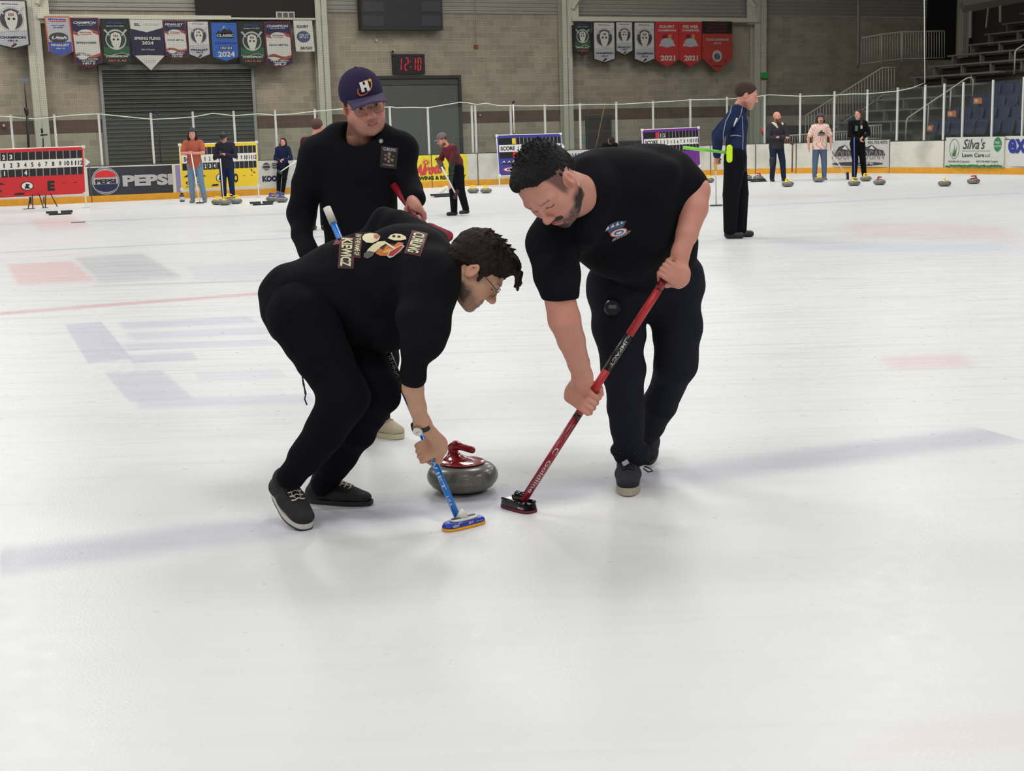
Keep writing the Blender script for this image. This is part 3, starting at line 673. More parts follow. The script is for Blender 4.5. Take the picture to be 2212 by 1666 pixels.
# small wall fittings
t = wthing('fire_alarm', 'small red square alarm below thin conduit high on the block wall', 'alarm', 1027, 101); mb = MB(); wbox(mb, 1023.5, 97, 1031, 105, .06, .06); wput(t, mb, 'alarm_box', mat('alarm_red', (150, 60, 40), .5))
mb = MB(); mb.tube([WF.p(*wl(1026, 97), .09), WF.p(*wl(1024, -20), .09)], .012, 6); wput(t, mb, 'conduit', M['grey'])
t = wthing('fire_alarm', 'dark red alarm on the brown block band left of the tall upright post', 'alarm', 1035, 248); mb = MB(); wbox(mb, 1031.5, 243, 1039, 252, .06, .06); wput(t, mb, 'alarm_box', mat('alarm_maroon', (96, 36, 34), .5))
x, y = wl(1035.5, 249); mb = MB(); WF.ell(mb, x, y, .03, .03, .07); wput(t, mb, 'strobe', M['pale'])
t = wthing('fire_alarm', 'dark red alarm on the brown block band at the left picture edge', 'alarm', 8, 270); mb = MB(); wbox(mb, 3, 264, 13, 276, .06, .06); wput(t, mb, 'alarm_box', mat('alarm_maroon', (96, 36, 34), .5))
x, y = wl(8, 271); mb = MB(); WF.ell(mb, x, y, .035, .035, .07); wput(t, mb, 'strobe', M['pale'])
t = wthing('security_camera', 'white security camera at the top left corner of the digital clock', 'camera', 845, 111); mb = MB(); wbox(mb, 843, 107.5, 850, 113, .16, .15); wput(t, mb, 'body', M['pale']); x, y = wl(844.5, 112); mb = MB(); WF.ell(mb, x, y, .045, .045, .18, 12); wput(t, mb, 'lens', M['black'])
t = wthing('security_camera', 'tiny white camera on the wall below the black scoreboard', 'camera', 811, 87); mb = MB(); wbox(mb, 809.5, 85.5, 813.5, 89.5, .10, .09); wput(t, mb, 'body', M['pale'])
t = wthing('traffic_sign', 'small green sign on the steel column behind the man in the navy jacket', 'sign', 1637, 165, .4); mb = MB(); wbox(mb, 1630, 158, 1646, 170, .42, .02); wput(t, mb, 'plate', mat('sign_green', (70, 170, 90), .5))
mb = MB(); wbox(mb, 1630, 170, 1646, 172.5, .421, .02); wput(t, mb, 'edge', mat('sign_green_dark', (40, 100, 56), .5))
t = wthing('notice', 'small pale green notice on the wall left of the dark door', 'notice', 1259, 299); mb = MB(); wbox(mb, 1256, 290, 1265, 309, .02, .02); wput(t, mb, 'sheet', mat('notice_green', (136, 156, 136), .6))
# equipment block behind the boards left of purple board
t = thing('equipment_case', 'long black case on a stand behind the boards left of the purple scoreboard', 'case', W(1365, 330, 44.5))
mb = MB(); c = W(1365, 314, 44.5)-Vector(t.location); mb.box(c, (.8, .5, .3)); mb.box(c-Vector((0, 0, .55)), (.7, .4, .8)); mb.build('case_body', M['black'], t, bevel=.02)
# ---------- side wall, bleachers
P0 = W(1982, 258.6, 43.0); nO = E2; sN = S2
WR = Frame(P0+nO*10.5-Vector((0, 0, P0.z)), -S2, UP, -E2)
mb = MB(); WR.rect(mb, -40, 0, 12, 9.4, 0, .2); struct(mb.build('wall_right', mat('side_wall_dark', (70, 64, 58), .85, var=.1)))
tiers = thing('bleacher_tiers', 'dark concrete stepped tiers under the bleacher benches', 'bleachers', P0-Vector((0, 0, P0.z)))
mb = MB(); o0 = Vector(tiers.location)
for k in range(-1, 12):
    z = P0.z-.44+.36*k; q = nO*(.79*k-.15)
    mb.slab([(-sN*4.6+q), (sN*26+q), (sN*26+q+nO*.79), (-sN*4.6+q+nO*.79)], (0, 0, max(z, .05)))
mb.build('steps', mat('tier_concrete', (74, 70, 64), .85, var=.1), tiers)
bm_ = mat('bench_metal', (122, 120, 116), .45, metal=.3); bf = mat('bench_leg_metal', (112, 110, 104), .5)
names = ['lowest', 'second', 'third', 'fourth', 'fifth', 'sixth', 'seventh', 'eighth', 'ninth', 'tenth', 'eleventh', 'twelfth']
proto = None
for k in range(0, 11):
    loc = P0+nO*.79*k+UP*.36*k
    ln = 4.2 if k < 5 else 12
    t = thing('bleacher_bench', 'grey plank bench in the unlit bleachers, %s row counting up from the boards' % names[k], 'bench', loc, 'plank benches in the bleachers')
    if k not in (0, 5):
        src = benches[0] if k < 5 else benches[5]
        for ch in src.children: c = ch.copy(); COL.objects.link(c); c.parent = t
    else:
        if k == 0: benches = {}
        st = 0.0 if k < 5 else 8.0
        mb = MB(); a = -sN*4.2; b_ = sN*st; mb.slab([a, b_, b_+nO*.26, a+nO*.26], (0, 0, -.055)); mb.build('seat_plank', bm_, t)
        mb = MB(); mb.slab([a-nO*.42-UP*.36, b_-nO*.42-UP*.36, b_-nO*.2-UP*.36, a-nO*.2-UP*.36], (0, 0, -.03)); mb.build('foot_plank', mat('foot_plank_metal', (88, 84, 80), .5), t)
        x = -4.0
        while x < st:
            mb = MB(); c = sN*x; mb.slab([c+nO*.02, c+nO*.02+sN*.06, c+nO*.2+sN*.06, c+nO*.2], (0, 0, -.40)); mb.build('leg', bf, t); x += 1.35
    benches[k] = t
# blue tip-up seats
sb = mat('seat_plastic', (22, 28, 62), .45); seats = []; 
R2 = Matrix((( -sN.x, nO.x, 0), (-sN.y, nO.y, 0), (0, 0, 1)))   # local x along row, y outward
for k in range(-1, 5):
    for j in range(0, 11):
        loc = P0+nO*(.79*k+.15)+UP*(.36*k-.08)+sN*(1.25+.52*j)
        if k >= 3 and j < 1: continue
        if proj(loc)[0] > 2235: continue
        if not seats:
            t = thing('stadium_seat', '', 'seat', loc); mb = MB()
            mb.slab([R2 @ Vector(v) for v in ((-.21, .20, -.02), (.21, .20, -.02), (.23, .30, .42), (-.23, .30, .42))], R2 @ Vector((0, .04, .0))); mb.build('backrest', sb, t, bevel=.015)
            mb = MB(); mb.slab([R2 @ Vector(v) for v in ((-.20, .08, -.02), (.20, .08, -.02), (.20, .16, .36), (-.20, .16, .36))], R2 @ Vector((0, .05, 0))); mb.build('seat_pan', mat('seat_plastic_light', (32, 39, 74), .4), t, bevel=.02)
            mb = MB(); mb.slab([R2 @ Vector(v) for v in ((-.24, .05, -.36), (-.21, .05, -.36), (-.21, .3, -.36), (-.24, .3, -.36))], (0, 0, .42)); mb.build('bracket', M['black'], t)
        else: t = dup(seats[0], loc)
        t['label'] = 'navy blue tip-up seat right of the aisle, %s row up, in a matching row' % ['lowest', 'second', 'third', 'fourth', 'fifth', 'sixth'][k+1]; t['group'] = 'blue tip-up seats, %s row' % ['lowest', 'second', 'third', 'fourth', 'fifth', 'sixth'][k+1]
        t['category'] = 'seat'; seats.append(t)
# rails
rm = mat('rail_paint', (168, 164, 152), .45)
def pxtube(t, pts, D, name, r=.022, m=None):
    mb = MB(); o0 = Vector(t.location); mb.tube([W(x, y, D if not isinstance(D, (list, tuple)) else D[i])-o0 for i, (x, y) in enumerate(pts)], r, 6); return mb.build(name, m or rm, t, True)
t = thing('handrail', 'pale tubular aisle handrail climbing between the benches and blue seats', 'handrail', W(1957, 300, 42.6))
pxtube(t, [(1956, 305), (1958, 262), (1961, 255), (1968, 250), (2085, 171), (2092, 168), (2098, 168), (2102, 173), (2100, 221)], 42.8, 'rail', .026)
pxtube(t, [(2006, 226), (2003, 290)], 42.8, 'leg'); pxtube(t, [(2054, 194), (2051, 250)], 42.8, 'leg')
t = thing('handrail', 'pale upper aisle handrail at the right picture edge above the blue seats', 'handrail', W(2191, 160, 44))
pxtube(t, [(2191, 160), (2193, 112), (2197, 106), (2230, 86)], 44, 'rail', .026)
def balustrade(t, tops, bots, D, step, rail_top=True):
    pxtube(t, tops, D, 'top_rail', .03); pxtube(t, bots, D, 'bottom_rail', .018)
    def interp(P, x):
        for i in range(len(P)-1):
            if P[i][0] <= x <= P[i+1][0]:
                s = (x-P[i][0])/(P[i+1][0]-P[i][0]+1e-9); return P[i][1]*(1-s)+P[i+1][1]*s
        return P[-1][1]
    x = tops[0][0]
    while x <= tops[-1][0]+.5:
        pxtube(t, [(x, interp(tops, x)), (x, interp(bots, x))], D, 'baluster', .013); x += step
t = thing('stair_railing', 'grey balustrade sloping up the staircase left of the bleachers', 'railing', W(1800, 260, 48.6))
balustrade(t, [(1740, 250), (1906, 146), (1937, 146)], [(1740, 318), (1870, 232), (1906, 205), (1937, 205)], 48.6, 6.4)
t = thing('platform_railing', 'grey guard railing on the high platform at the top of the stairs', 'railing', W(1950, 130, 48.5))
balustrade(t, [(1861, 82), (1905, 74), (1947, 69), (2040, 67)], [(1861, 138), (1905, 132), (1947, 127), (2040, 125)], 50.0, 5.6)
for x, y0, y1 in ((1904, 74, 138), (1948, 69, 134)): pxtube(t, [(x, y0), (x, y1)], 50.0, 'post', .03)
t = thing('low_railing', 'low grey railing just behind the boards between the bearded man and the tie-dye shirt', 'railing', W(1760, 300, 44.3))
balustrade(t, [(1696, 294), (1760, 289), (1832, 284)], [(1696, 314), (1832, 306)], 44.3, 5.3)
t = thing('low_railing', 'short low railing behind the boards right of the long haired man', 'railing', W(1885, 290, 43.3))
balustrade(t, [(1866, 273), (1905, 270.5)], [(1866, 300), (1905, 299)], 43.3, 5.3)
t = thing('wall_pipe', 'grey vertical pipe on the dim wall left of the platform railing', 'pipe', W(1853, 138, 51)); mb = MB(); o0 = Vector(t.location)
mb.tube([W(1851, 146, 51)-o0, W(1853, 138, 51)-o0, W(1854, 42, 51)-o0, W(1854, -40, 51)-o0], .07, 8); mb.build('pipe', mat('pipe_grey', (120, 116, 110), .5), t, True)
# platform slab and stair stringer
t = thing('stair_flight', 'dark concrete staircase and platform behind the railings', 'stairs', W(1840, 300, 48.9)); o0 = Vector(t.location)
mb = MB(); a, b_ = W(1740, 322, 48.8), W(1906, 210, 48.8)
for i in range(14):
    p = a.lerp(b_, i/14); q = a.lerp(b_, (i+1)/14); mb.slab([Vector((p.x, p.y, 0))-o0, Vector((q.x, q.y, 0))-o0, Vector((q.x, q.y+.6, 0))-o0, Vector((p.x, p.y+.6, 0))-o0], (0, 0, q.z))
mb.build('steps', mat('tier_concrete', (74, 70, 64), .85), t)
# orange seat row markers, light fittings
for px, py, lab in ((2112, 218, 'top'), (2056, 246, 'middle'), (2011, 277, 'bottom')):
    t = thing('row_sign', 'small orange sign on the aisle seats, %s one of three along the handrail' % lab, 'sign', W(px, py, 41.6)); mb = MB(); k = 42.7/FPX; w = 17*k; h = 12*k
    mb.box((0, 0, 0), (w, .03, h)); mb.build('plate', M['orange'], t); mb = MB(); mb.lathe([(.0, .0), (.05, .0), (.05, .01), (0, .01)], 12, Matrix.Translation((-w*.2, -.015, 0)) @ Matrix.Rotation(math.pi/2, 4, 'X')); mb.build('symbol', M['pale'], t)
# upper right truss pieces
mb = MB(); 
for a, b_, r in (((2078, 14), (2240, -16), .22), ((2138, -10), (2130, 60), .03), ((2161, -20), (2161, 48), .05), ((2097, 16), (2096, 82), .06), ((2081, 30), (2079, 110), .02)):
    mb.tube([W(*a, 47), W(*b_, 47)], r, 4)
struct(mb.build('trim_7', mat('truss_dim', (104, 100, 92), .5)))
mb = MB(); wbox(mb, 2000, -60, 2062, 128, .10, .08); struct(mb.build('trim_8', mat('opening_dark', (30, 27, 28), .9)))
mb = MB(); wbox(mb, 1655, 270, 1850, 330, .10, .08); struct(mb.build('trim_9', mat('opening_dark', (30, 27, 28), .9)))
# ---------- ceiling and lamps
mb = MB(); mb.poly([Vector((-60, -40, 9.5)), Vector((60, -40, 9.5)), Vector((60, 70, 9.5)), Vector((-60, 70, 9.5))]); mb.f = [f[::-1] for f in mb.f]
struct(mb.build('ceiling', mat('ceiling_metal', (150, 148, 142), .7)))
# ================= curling stones
gr = mat('granite', (104, 104, 100), .30, spec=.45, var=.0, coat=.15)
nt = gr.node_tree; N = nt.nodes; b = N['Principled BSDF']; tc = N.new('ShaderNodeTexCoord')
n1 = N.new('ShaderNodeTexNoise'); n1.inputs['Scale'].default_value = 220; n1.inputs['Detail'].default_value = 6; nt.links.new(tc.outputs['Object'], n1.inputs['Vector'])
n2 = N.new('ShaderNodeTexNoise'); n2.inputs['Scale'].default_value = 14; n2.inputs['Detail'].default_value = 8; n2.inputs['Distortion'].default_value = 1.2; nt.links.new(tc.outputs['Object'], n2.inputs['Vector'])
ad = N.new('ShaderNodeMath'); ad.operation = 'ADD'; nt.links.new(n1.outputs['Fac'], ad.inputs[0]); nt.links.new(n2.outputs['Fac'], ad.inputs[1])
cr = N.new('ShaderNodeValToRGB'); cr.color_ramp.elements[0].position = .38; cr.color_ramp.elements[0].color = lin((82, 82, 78))+(1,); cr.color_ramp.elements[1].position = .66; cr.color_ramp.elements[1].color = lin((136, 135, 127))+(1,)
hf = N.new('ShaderNodeMath'); hf.operation = 'MULTIPLY'; hf.inputs[1].default_value = .5; nt.links.new(ad.outputs[0], hf.inputs[0]); nt.links.new(hf.outputs[0], cr.inputs[0]); nt.links.new(cr.outputs[0], b.inputs['Base Color'])
hred = mat('handle_red', (150, 22, 30), .18, coat=.6); hyel = mat('handle_yellow', (236, 206, 30), .25, coat=.4); hblu = mat('handle_blue', (48, 44, 130), .25, coat=.4)
prof = [(.0, .004), (.062, .004), (.066, .0), (.072, .0), (.08, .006), (.105, .012), (.125, .024), (.138, .040), (.1435, .052), (.1455, .060), (.1452, .068), (.143, .078), (.136, .092), (.124, .104), (.108, .112), (.09, .1155), (.0, .1155)]
mb = MB(); mb.lathe(prof, 56); stone_me = mb.mesh('granite_body', True)
S = SDF(.0028); S.cap((0, 0, .118), (0, 0, .121), .086, flat=(0, 0, 1), fs=.10, k=.01); S.ell((0, 0, .121), (.094, .094, .010), k=.004)
S.ell((-.02, 0, .124), (.055, .040, .016), k=.02); S.cap((-.036, 0, .125), (-.052, 0, .172), .021, .0155, k=.035); S.cap((-.052, 0, .174), (-.03, 0, .186), .0155, .015, k=.012); S.cap((-.03, 0, .186), (.055, 0, .176), .015, .0145, k=.02, flat=(0, 1, 0), fs=.95)
hV, hQ = S.geo(2); handle_me = npmesh('handle', hV, hQ)
def stone(px, py, col, label, rot=0, group='curling stones waiting on the far ice'):
    m, nm = {'r': (hred, 'red'), 'y': (hyel, 'yellow'), 'b': (hblu, 'blue')}[col]
    loc = G(px, py); loc.y += .12 if loc.y < 10 else .13
    t = thing('curling_stone', label, 'curling stone', loc, group, (0, 0, rot))
    obj('granite_body', stone_me if stone_me.materials else (stone_me.materials.append(gr) or stone_me), None, t)
    k = 'handle_'+nm
    if k not in bpy.data.meshes: me = handle_me.copy(); me.name = k; me.materials.append(m)
    o = obj('handle', bpy.data.meshes[k], None, t); o['label'] = '%s handle' % nm
    return t
stone(1000, 1079, 'r', 'large grey granite curling stone with glossy red handle sliding between the two sweepers', math.radians(-38), None).location = (-.212, 5.475, 0)
far = [(1022, 418, 'y', 'yellow handled stone beside the man in red and green shirt, left of two'), (1050, 418, 'y', 'yellow handled stone right of its twin, below the blue scoreboard'),
 (1615, 389, 'r', 'red handled stone just right of the navy jacket, left of two reds'), (1640, 390, 'r', 'red handled stone on the black mat near the navy jacket'),
 (1533, 395, 'y', "yellow handled stone just right of the front sweeper's elbow"), (1704, 404, 'y', 'yellow handled stone at the foot of the bearded man with crossed arms'),
 (1771, 394, 'y', 'yellow handled stone by the feet of the man in the tie-dye shirt'), (1848, 402, 'y', 'yellow handled stone in front of the long haired man'), (1873, 392, 'y', 'yellow handled stone behind the long haired man'),
 (1903, 400, 'r', 'red handled stone right of the long haired man'), (2044, 403, 'y', 'yellow handled stone alone below the lawn care advertisement'), (2107, 398, 'r', 'red handled stone furthest right on the ice'),
 (468, 443, 'y', 'yellow handled stone in the cluster before the yellow scoreboard, leftmost'), (484, 444, 'y', 'yellow handled stone in the front middle of the cluster before the yellow scoreboard'), (508, 441, 'y', 'yellow handled stone in the cluster before the yellow scoreboard, rightmost'), (494, 437, 'y', 'yellow handled stone at the back of the cluster before the yellow scoreboard'),
 (586, 436, 'b', 'blue handled stone on the left of the row beside the seated woman'), (607, 438, 'b', 'blue handled stone right of the row beside the seated woman'), (600, 431, 'b', 'blue handled stone at the back of the row beside the seated woman')]
for i, (x, y, c, lab) in enumerate(far): stone(x, y, c, lab, [0, .5, 1.2, 2.5, 0, -.7, 3.4, .3][i % 8])
# ================= rubber hacks and small things on the ice
def hack(px, py, wpx, label, D=None):
    loc = G(px, py); t = thing('hack', label, 'foot hold', loc, 'black rubber hacks'); s = wpx*loc.y/FPX/2
    mb = MB(); Mx = Matrix.Rotation(math.radians(23.6), 3, 'Z')
    mb.box((0, 0, .015), (2*s, .10, .03), Mx); mb.build('base_plate', M['black'], t)
    for sg in (-1, 1):
        mb = MB(); mb.slab([Mx @ Vector(v) for v in ((sg*s*.66-.12, .05, .03), (sg*s*.66+.12, .05, .03), (sg*s*.66+.12, .09, .08), (sg*s*.66-.12, .09, .08))], Mx @ Vector((0, .08, 0))); mb.build('foot_cup', mat('hack_rubber', (20, 30, 30), .7), t, bevel=.008)
hack(130, 464, 46, 'black rubber hack on the ice below the red scoreboard'); hack(568, 443, 42, 'black rubber hack in front of the blue handled stones'); hack(955, 426, 34, 'black rubber hack beside the man in the red and green shirt'); hack(1639, 393, 36, 'black rubber hack under the red handled stone')
t = thing('marker_strip', 'thin dark strip lying on the ice left of the standing players', 'strip', G(169, 481)); mb = MB(); mb.box((0, 0, .006), (.26, .04, .012), Matrix.Rotation(.2, 3, 'Z')); mb.build('strip', M['dgrey'], t)
t = thing('water_bottle', 'dark blue water bottle standing on the ice left of the teen in the rust shirt', 'bottle', G(394, 436)); mb = MB(); mb.lathe([(.0, 0), (.055, 0), (.06, .02), (.06, .15), (.045, .18), (0, .18)], 16); mb.build('bottle_body', mat('bottle_blue', (52, 70, 88), .3), t, True)
mb = MB(); mb.lathe([(0, .18), (.035, .18), (.035, .22), (0, .22)], 12); mb.build('bottle_cap', M['black'], t, True); mb = MB(); mb.lathe([(.0605, .04), (.0615, .05), (.0615, .11), (.0605, .12)], 16); mb.build('bottle_print', M['pale'], t, True)
t = thing('drink_cup', 'orange drinks cup standing on the boards left of the seated woman', 'cup', bpt(608, -.05)[0]+Vector((0, 0, BH))); mb = MB(); mb.lathe([(0, 0), (.055, 0), (.07, .2), (0, .2)], 16); mb.build('cup_body', mat('cup_orange', (196, 92, 44), .5), t, True)
t = thing('bottle', 'small pale bottle standing on the boards left of the orange cup', 'bottle', bpt(594, -.05)[0]+Vector((0, 0, BH))); mb = MB(); mb.lathe([(0, 0), (.03, 0), (.03, .12), (.015, .15), (.015, .18), (0, .18)], 12); mb.build('bottle_body', M['pale'], t, True)
t = thing('bin', 'small black bin at the foot of the boards behind the blue handled stones', 'bin', G(589, 419)+Vector((0, -.25, 0))); mb = MB(); mb.lathe([(0, 0), (.09, 0), (.10, .16), (.07, .16), (0, .16)], 14); mb.build('bin_body', M['black'], t, True)
# ================= banners
class Frac(Frame):
    def p(s, x, y, off=0.0): return s.o+s.r*x+s.u*y+s.n*off
def frac(o, r, u):
    f = Frac.__new__(Frac); f.o = Vector(o); f.r = Vector(r); f.u = Vector(u); f.n = f.r.cross(f.u).normalized(); return f
BFR = Frame(WO+S2*.56, E2, UP, S2)
def bl(px, py): return L(BFR, px, py)
def banner(label, x0, x1, y0, ys, yt, border, fill, items, group=None, skew=0):
    a, t_ = bl(x0, y0); b_, _ = bl(x1, y0); sd = bl((x0+x1)/2, ys)[1]; tp = bl((x0+x1)/2, yt)[1]
    t = thing('banner', label, 'banner', BFR.p((a+b_)/2, t_, 0)); w = b_-a; sk = skew*w
    def put(mb, name, m): return wput(t, mb, name, m)
    def shape(ins, off, th):
        q = [(a+ins, t_-ins), (b_-ins, t_-ins), (b_-ins+sk, sd+ins*.4), ((a+b_)/2+sk, tp+ins*1.3), (a+ins+sk, sd+ins*.4)]; mb = MB(); mb.slab([BFR.p(x, y, off) for x, y in q[::-1]], -S2*th); return mb
    put(shape(0, 0, .02), 'border', border); put(shape(w*.05, .006, .004), 'cloth', fill)
    h = t_-tp; F2 = frac(BFR.p(a, tp, 0), BFR.p(b_, tp, 0)-BFR.p(a, tp, 0), UP*h); F2.n = S2.copy()
    asp = w/h
    for it in items:
        k = it[0]; mb = MB()
        if k == 't':   # text, u, v(from top), width frac, height frac, mat
            _, s, u, v, wf, hf, m = it[:7]; F2.text(mb, s, u+skew*(v), 1-v, wf, hf, .016, .035, it[7] if len(it) > 7 else 0); put(mb, 'lettering', m)
        elif k == 'p': F2.poly(mb, [(x+skew*y, 1-y) for x, y in it[1]], .012); put(mb, it[3], it[2])
        elif k == 'e': F2.ell(mb, it[1], 1-it[2], it[3], it[3]*asp*(it[6] if len(it) > 6 else 1), .013); put(mb, it[5], it[4])
        elif k == 'mask':
            u, v, r = it[1:4]; F2.ell(mb, u, 1-v, r, r*asp, .013); put(mb, 'emblem', it[4])
            mb = MB(); F2.ring(mb, u, 1-v, r*.99, r*asp*.99, r*.1, .015); put(mb, 'emblem_ring', M['silver'])
            mb = MB(); F2.poly(mb, [(u+x*r, 1-v+y*r*asp) for x, y in ((-.42, .55), (0, .72), (.42, .55), (.52, .1), (.38, -.5), (.16, -.9), (-.16, -.9), (-.38, -.5), (-.52, .1))], .017); put(mb, 'emblem_mask', M['pale'])
            for sg in (-1, 1): mb = MB(); F2.ell(mb, u+sg*r*.2, 1-v+r*asp*.02, r*.11, r*asp*.1, .02, 10); put(mb, 'emblem_eye', M['black'])
            mb = MB(); F2.text(mb, 'III', u, 1-v+r*asp*.36, r*.4, r*asp*.24, .02, .02); put(mb, 'emblem_mark', M['maroon'])
            for sg in (-1, 1): mb = MB(); F2.poly(mb, [(u+sg*r*.95, 1-v+r*asp*1.0), (u+sg*r*1.15, 1-v+r*asp*.92), (u+sg*r*.62, 1-v+r*asp*.35), (u+sg*r*.52, 1-v+r*asp*.42)], .018); put(mb, 'emblem_stick', M['silver'])
    return t
wv = lambda y0, y1, n=8, A=.04, ph=0: [(.06+.88*i/n, y0+A*math.sin(ph+i*2.2*math.pi/n)) for i in range(n+1)]+[(.94-.88*i/n, y1+A*math.sin(ph+(n-i)*2.2*math.pi/n)) for i in range(n+1)]
def champ(title, name, l1, l2, cls):
    return [('p', [(.05, .31), (.3, .36), (.7, .30), (.95, .34), (.95, .72), (.7, .76), (.3, .84), (.06, .78)], M['pale'], 'field'), ('p', wv(.26, .33, A=.03), mat('banner_rust', (166, 74, 52), .6), 'swirl'), ('p', wv(.72, .78, A=.03, ph=3), mat('banner_rust', (166, 74, 52), .6), 'swirl'),
            ('t', title, .5, .10, .8, .055, M['pale'], .2), ('t', 'February 2-4 2024', .5, .15, .55, .022, M['pale']), ('e', .5, .31, .27, M['pale'], 'logo_oval', .5), ('t', 'MYHockey', .5, .30, .42, .03, M['navy']), ('t', 'TOURNAMENTS', .5, .335, .42, .022, M['red']),
            ('t', name, .5, .50, .72, .04, M['dgrey']), ('t', l1, .5, .83, .7, .028, M['pale']), ('t', l2, .5, .87, .5, .028, M['pale']), ('t', cls, .5, .915, .45, .045, M['pale'], .2)]
def green(res, cls): return [('p', wv(.55, .72, A=.03), mat('banner_green', (40, 88, 52), .6), 'swirl'), ('p', wv(.70, .725, A=.03), M['pale'], 'swirl'), ('t', 'MYHockey', .5, .09, .5, .05, M['bluev']), ('t', 'January 13-15 2023', .5, .15, .6, .025, M['pale']), ('mask', .5, .42, .36, M['dgreen']), ('t', res, .5, .755, .76, .045, M['pale'], .2), ('t', cls, .5, .84, .62, .045, mat('banner_salmon', (196, 88, 70), .6), .2)]
def grey(res, cls): return [('p', [(.06, .02), (.94, .02), (.94, .60), (.06, .64)], M['pale'], 'field'), ('t', 'MYHockey', .5, .08, .5, .035, M['bluev']), ('mask', .5, .38, .38, M['dgrey']), ('t', res, .5, .745, .76, .05, M['navy']), ('t', cls, .5, .81, .3, .04, M['navy']), ('p', [(.42, .92), (.58, .86), (.60, .89), (.46, .95)], M['black'], 'puck_mark'), ('p', [(.48, .87), (.56, .85), (.5, .90)], M['red'], 'puck_mark')]
dk = mat('banner_black', (30, 28, 30), .7)
banner('grey goalie mask banner with black border cut off by the left picture edge', -16, 57, 0, 97, 108, dk, M['silver'], grey('CHAMPION', '10U A'))
banner('narrow orange edged banner reading FINALIST on a blue foot', 95, 150, 35, 111, 124, mat('banner_orange', (196, 98, 70), .7), M['silver'], [('p', [(.05, .62), (.95, .62), (.95, .86), (.5, .98), (.05, .86)], mat('banner_blue', (58, 84, 156), .6), 'field'), ('t', 'MYHockey', .5, .08, .7, .06, M['bluev']), ('t', 'TOURNAMENTS', .5, .125, .66, .03, M['red']), ('t', 'SALT LAKE', .5, .22, .5, .03, M['bluev']), ('t', 'CLASSIC', .5, .27, .4, .03, M['bluev']), ('e', .5, .52, .38, M['dgrey'], 'emblem', .55), ('t', 'Utah', .5, .52, .6, .08, M['pale'], .3), ('t', 'FINALIST', .5, .70, .72, .06, M['pale']), ('t', '10U A', .5, .78, .35, .035, M['pale'])], skew=.06)
banner('navy and white CHAMPION banner left of the green goalie mask banner', 151, 212, 38, 135, 146, M['maroon'], M['navy'], champ('CHAMPION', 'BRIDGER', 'TEXAS WINTER', 'CLASSIC', '16U 2'), skew=.04)
banner('dark green CHAMPION banner with goalie mask above the left end of the shutter door', 215, 278, 40, 134, 148, dk, mat('banner_dkgreen', (34, 44, 36), .7), green('CHAMPION', '16U A A2'))
banner('navy SPRING FLING 2024 banner with white flap and white triangular tip', 280, 350, 42, 119, 152, M['navy'], mat('banner_navy', (38, 36, 60), .7), [('p', [(0, .0), (1, .0), (1, .16), (.5, .25), (0, .18)], M['pale'], 'flap'), ('t', 'SL', .22, .10, .2, .06, M['navy']), ('t', 'HOCKEY', .66, .10, .5, .04, M['silver']), ('t', 'SPRING FLING', .5, .37, .80, .055, M['pale']), ('t', '2024', .5, .46, .36, .065, M['pale']), ('t', '14U A Division', .5, .59, .42, .03, M['silver']), ('p', [(.08, .71), (.5, .70), (1.0, .71), (.54, 1.0)], M['pale'], 'tip'), ('t', 'HOCKEY', .54, .82, .36, .06, M['silver'])])
banner('narrow navy and white FINALIST banner above the middle of the shutter door', 350, 400, 44, 120, 129, M['maroon'], M['navy'], champ('FINALIST', 'GOLD METAL', 'GOLD MEDAL', 'GAMES', '12U A2'), skew=.05)
banner('small grey goalie mask banner left of the royal blue banner', 402, 451, 45, 118, 129, dk, M['silver'], grey('FINALIST', '14U B'))
banner('royal blue CLASSIC banner reading 12U D1 2024 with mountains', 452, 513, 46, 124, 136, dk, M['lblue'], [('p', [(.2, .34), (.3, .22), (.38, .27), (.5, .12), (.62, .22), (.7, .18), (.86, .34)], M['black'], 'mountain'), ('p', [(.42, .20), (.5, .10), (.58, .19), (.5, .17)], M['pale'], 'snow_cap'), ('p', [(.22, .28), (.84, .28), (.84, .40), (.22, .40)], M['black'], 'plate'), ('t', 'CLASSIC', .53, .34, .60, .07, M['pale']), ('t', 'CHAMPION', .52, .52, .76, .05, mat('banner_dim', (46, 60, 112), .6)), ('p', [(.30, .60), (.76, .60), (.76, .68), (.30, .68)], M['navy'], 'plate'), ('t', '12U D1', .53, .64, .40, .06, M['pale']), ('t', '2024', .53, .79, .60, .13, M['pale'])])
banner('dark green CHAMPION banner with goalie mask above the right end of the shutter door', 513, 570, 46, 135, 148, dk, mat('banner_dkgreen', (34, 44, 36), .7), green('CHAMPION', '14U A A2'))
banner('navy and white CHAMPION banner beside the white SQUIRT banner', 569, 627, 46, 137, 148, M['maroon'], M['navy'], champ('CHAMPION', 'GOLD METAL', 'GOLD MEDAL', 'GAMES', '8U'), skew=.03)
banner('white SQUIRT 2nd PLACE banner hanging slightly askew by the steel column', 633, 674, 44, 111, 112, M['pale'], mat('banner_white', (206, 204, 196), .7), [('t', 'SQUIRT', .46, .20, .62, .10, M['dgrey']), ('e', .5, .52, .36, mat('banner_dimblue', (70, 82, 112), .6), 'emblem', .8), ('t', 'SPLIT', .5, .5, .5, .14, M['silver']), ('t', '2ND PLACE', .55, .88, .62, .09, M['dgrey'])], skew=.07)
banner('dark green FINALIST banner, leftmost of the banners right of the centre column', 1239, 1276, 47, 113, 121, dk, mat('banner_dkgreen', (34, 44, 36), .7), green('FINALIST', '12U'))
banner('large grey goalie mask banner right of the dark green FINALIST banner', 1280, 1329, 47, 128, 138, dk, M['silver'], grey('CHAMPION', '14U A'))
banner('small short grey goalie mask banner between two larger grey ones', 1329, 1367, 47, 110, 121, dk, M['silver'], grey('FINALIST', '10U'))
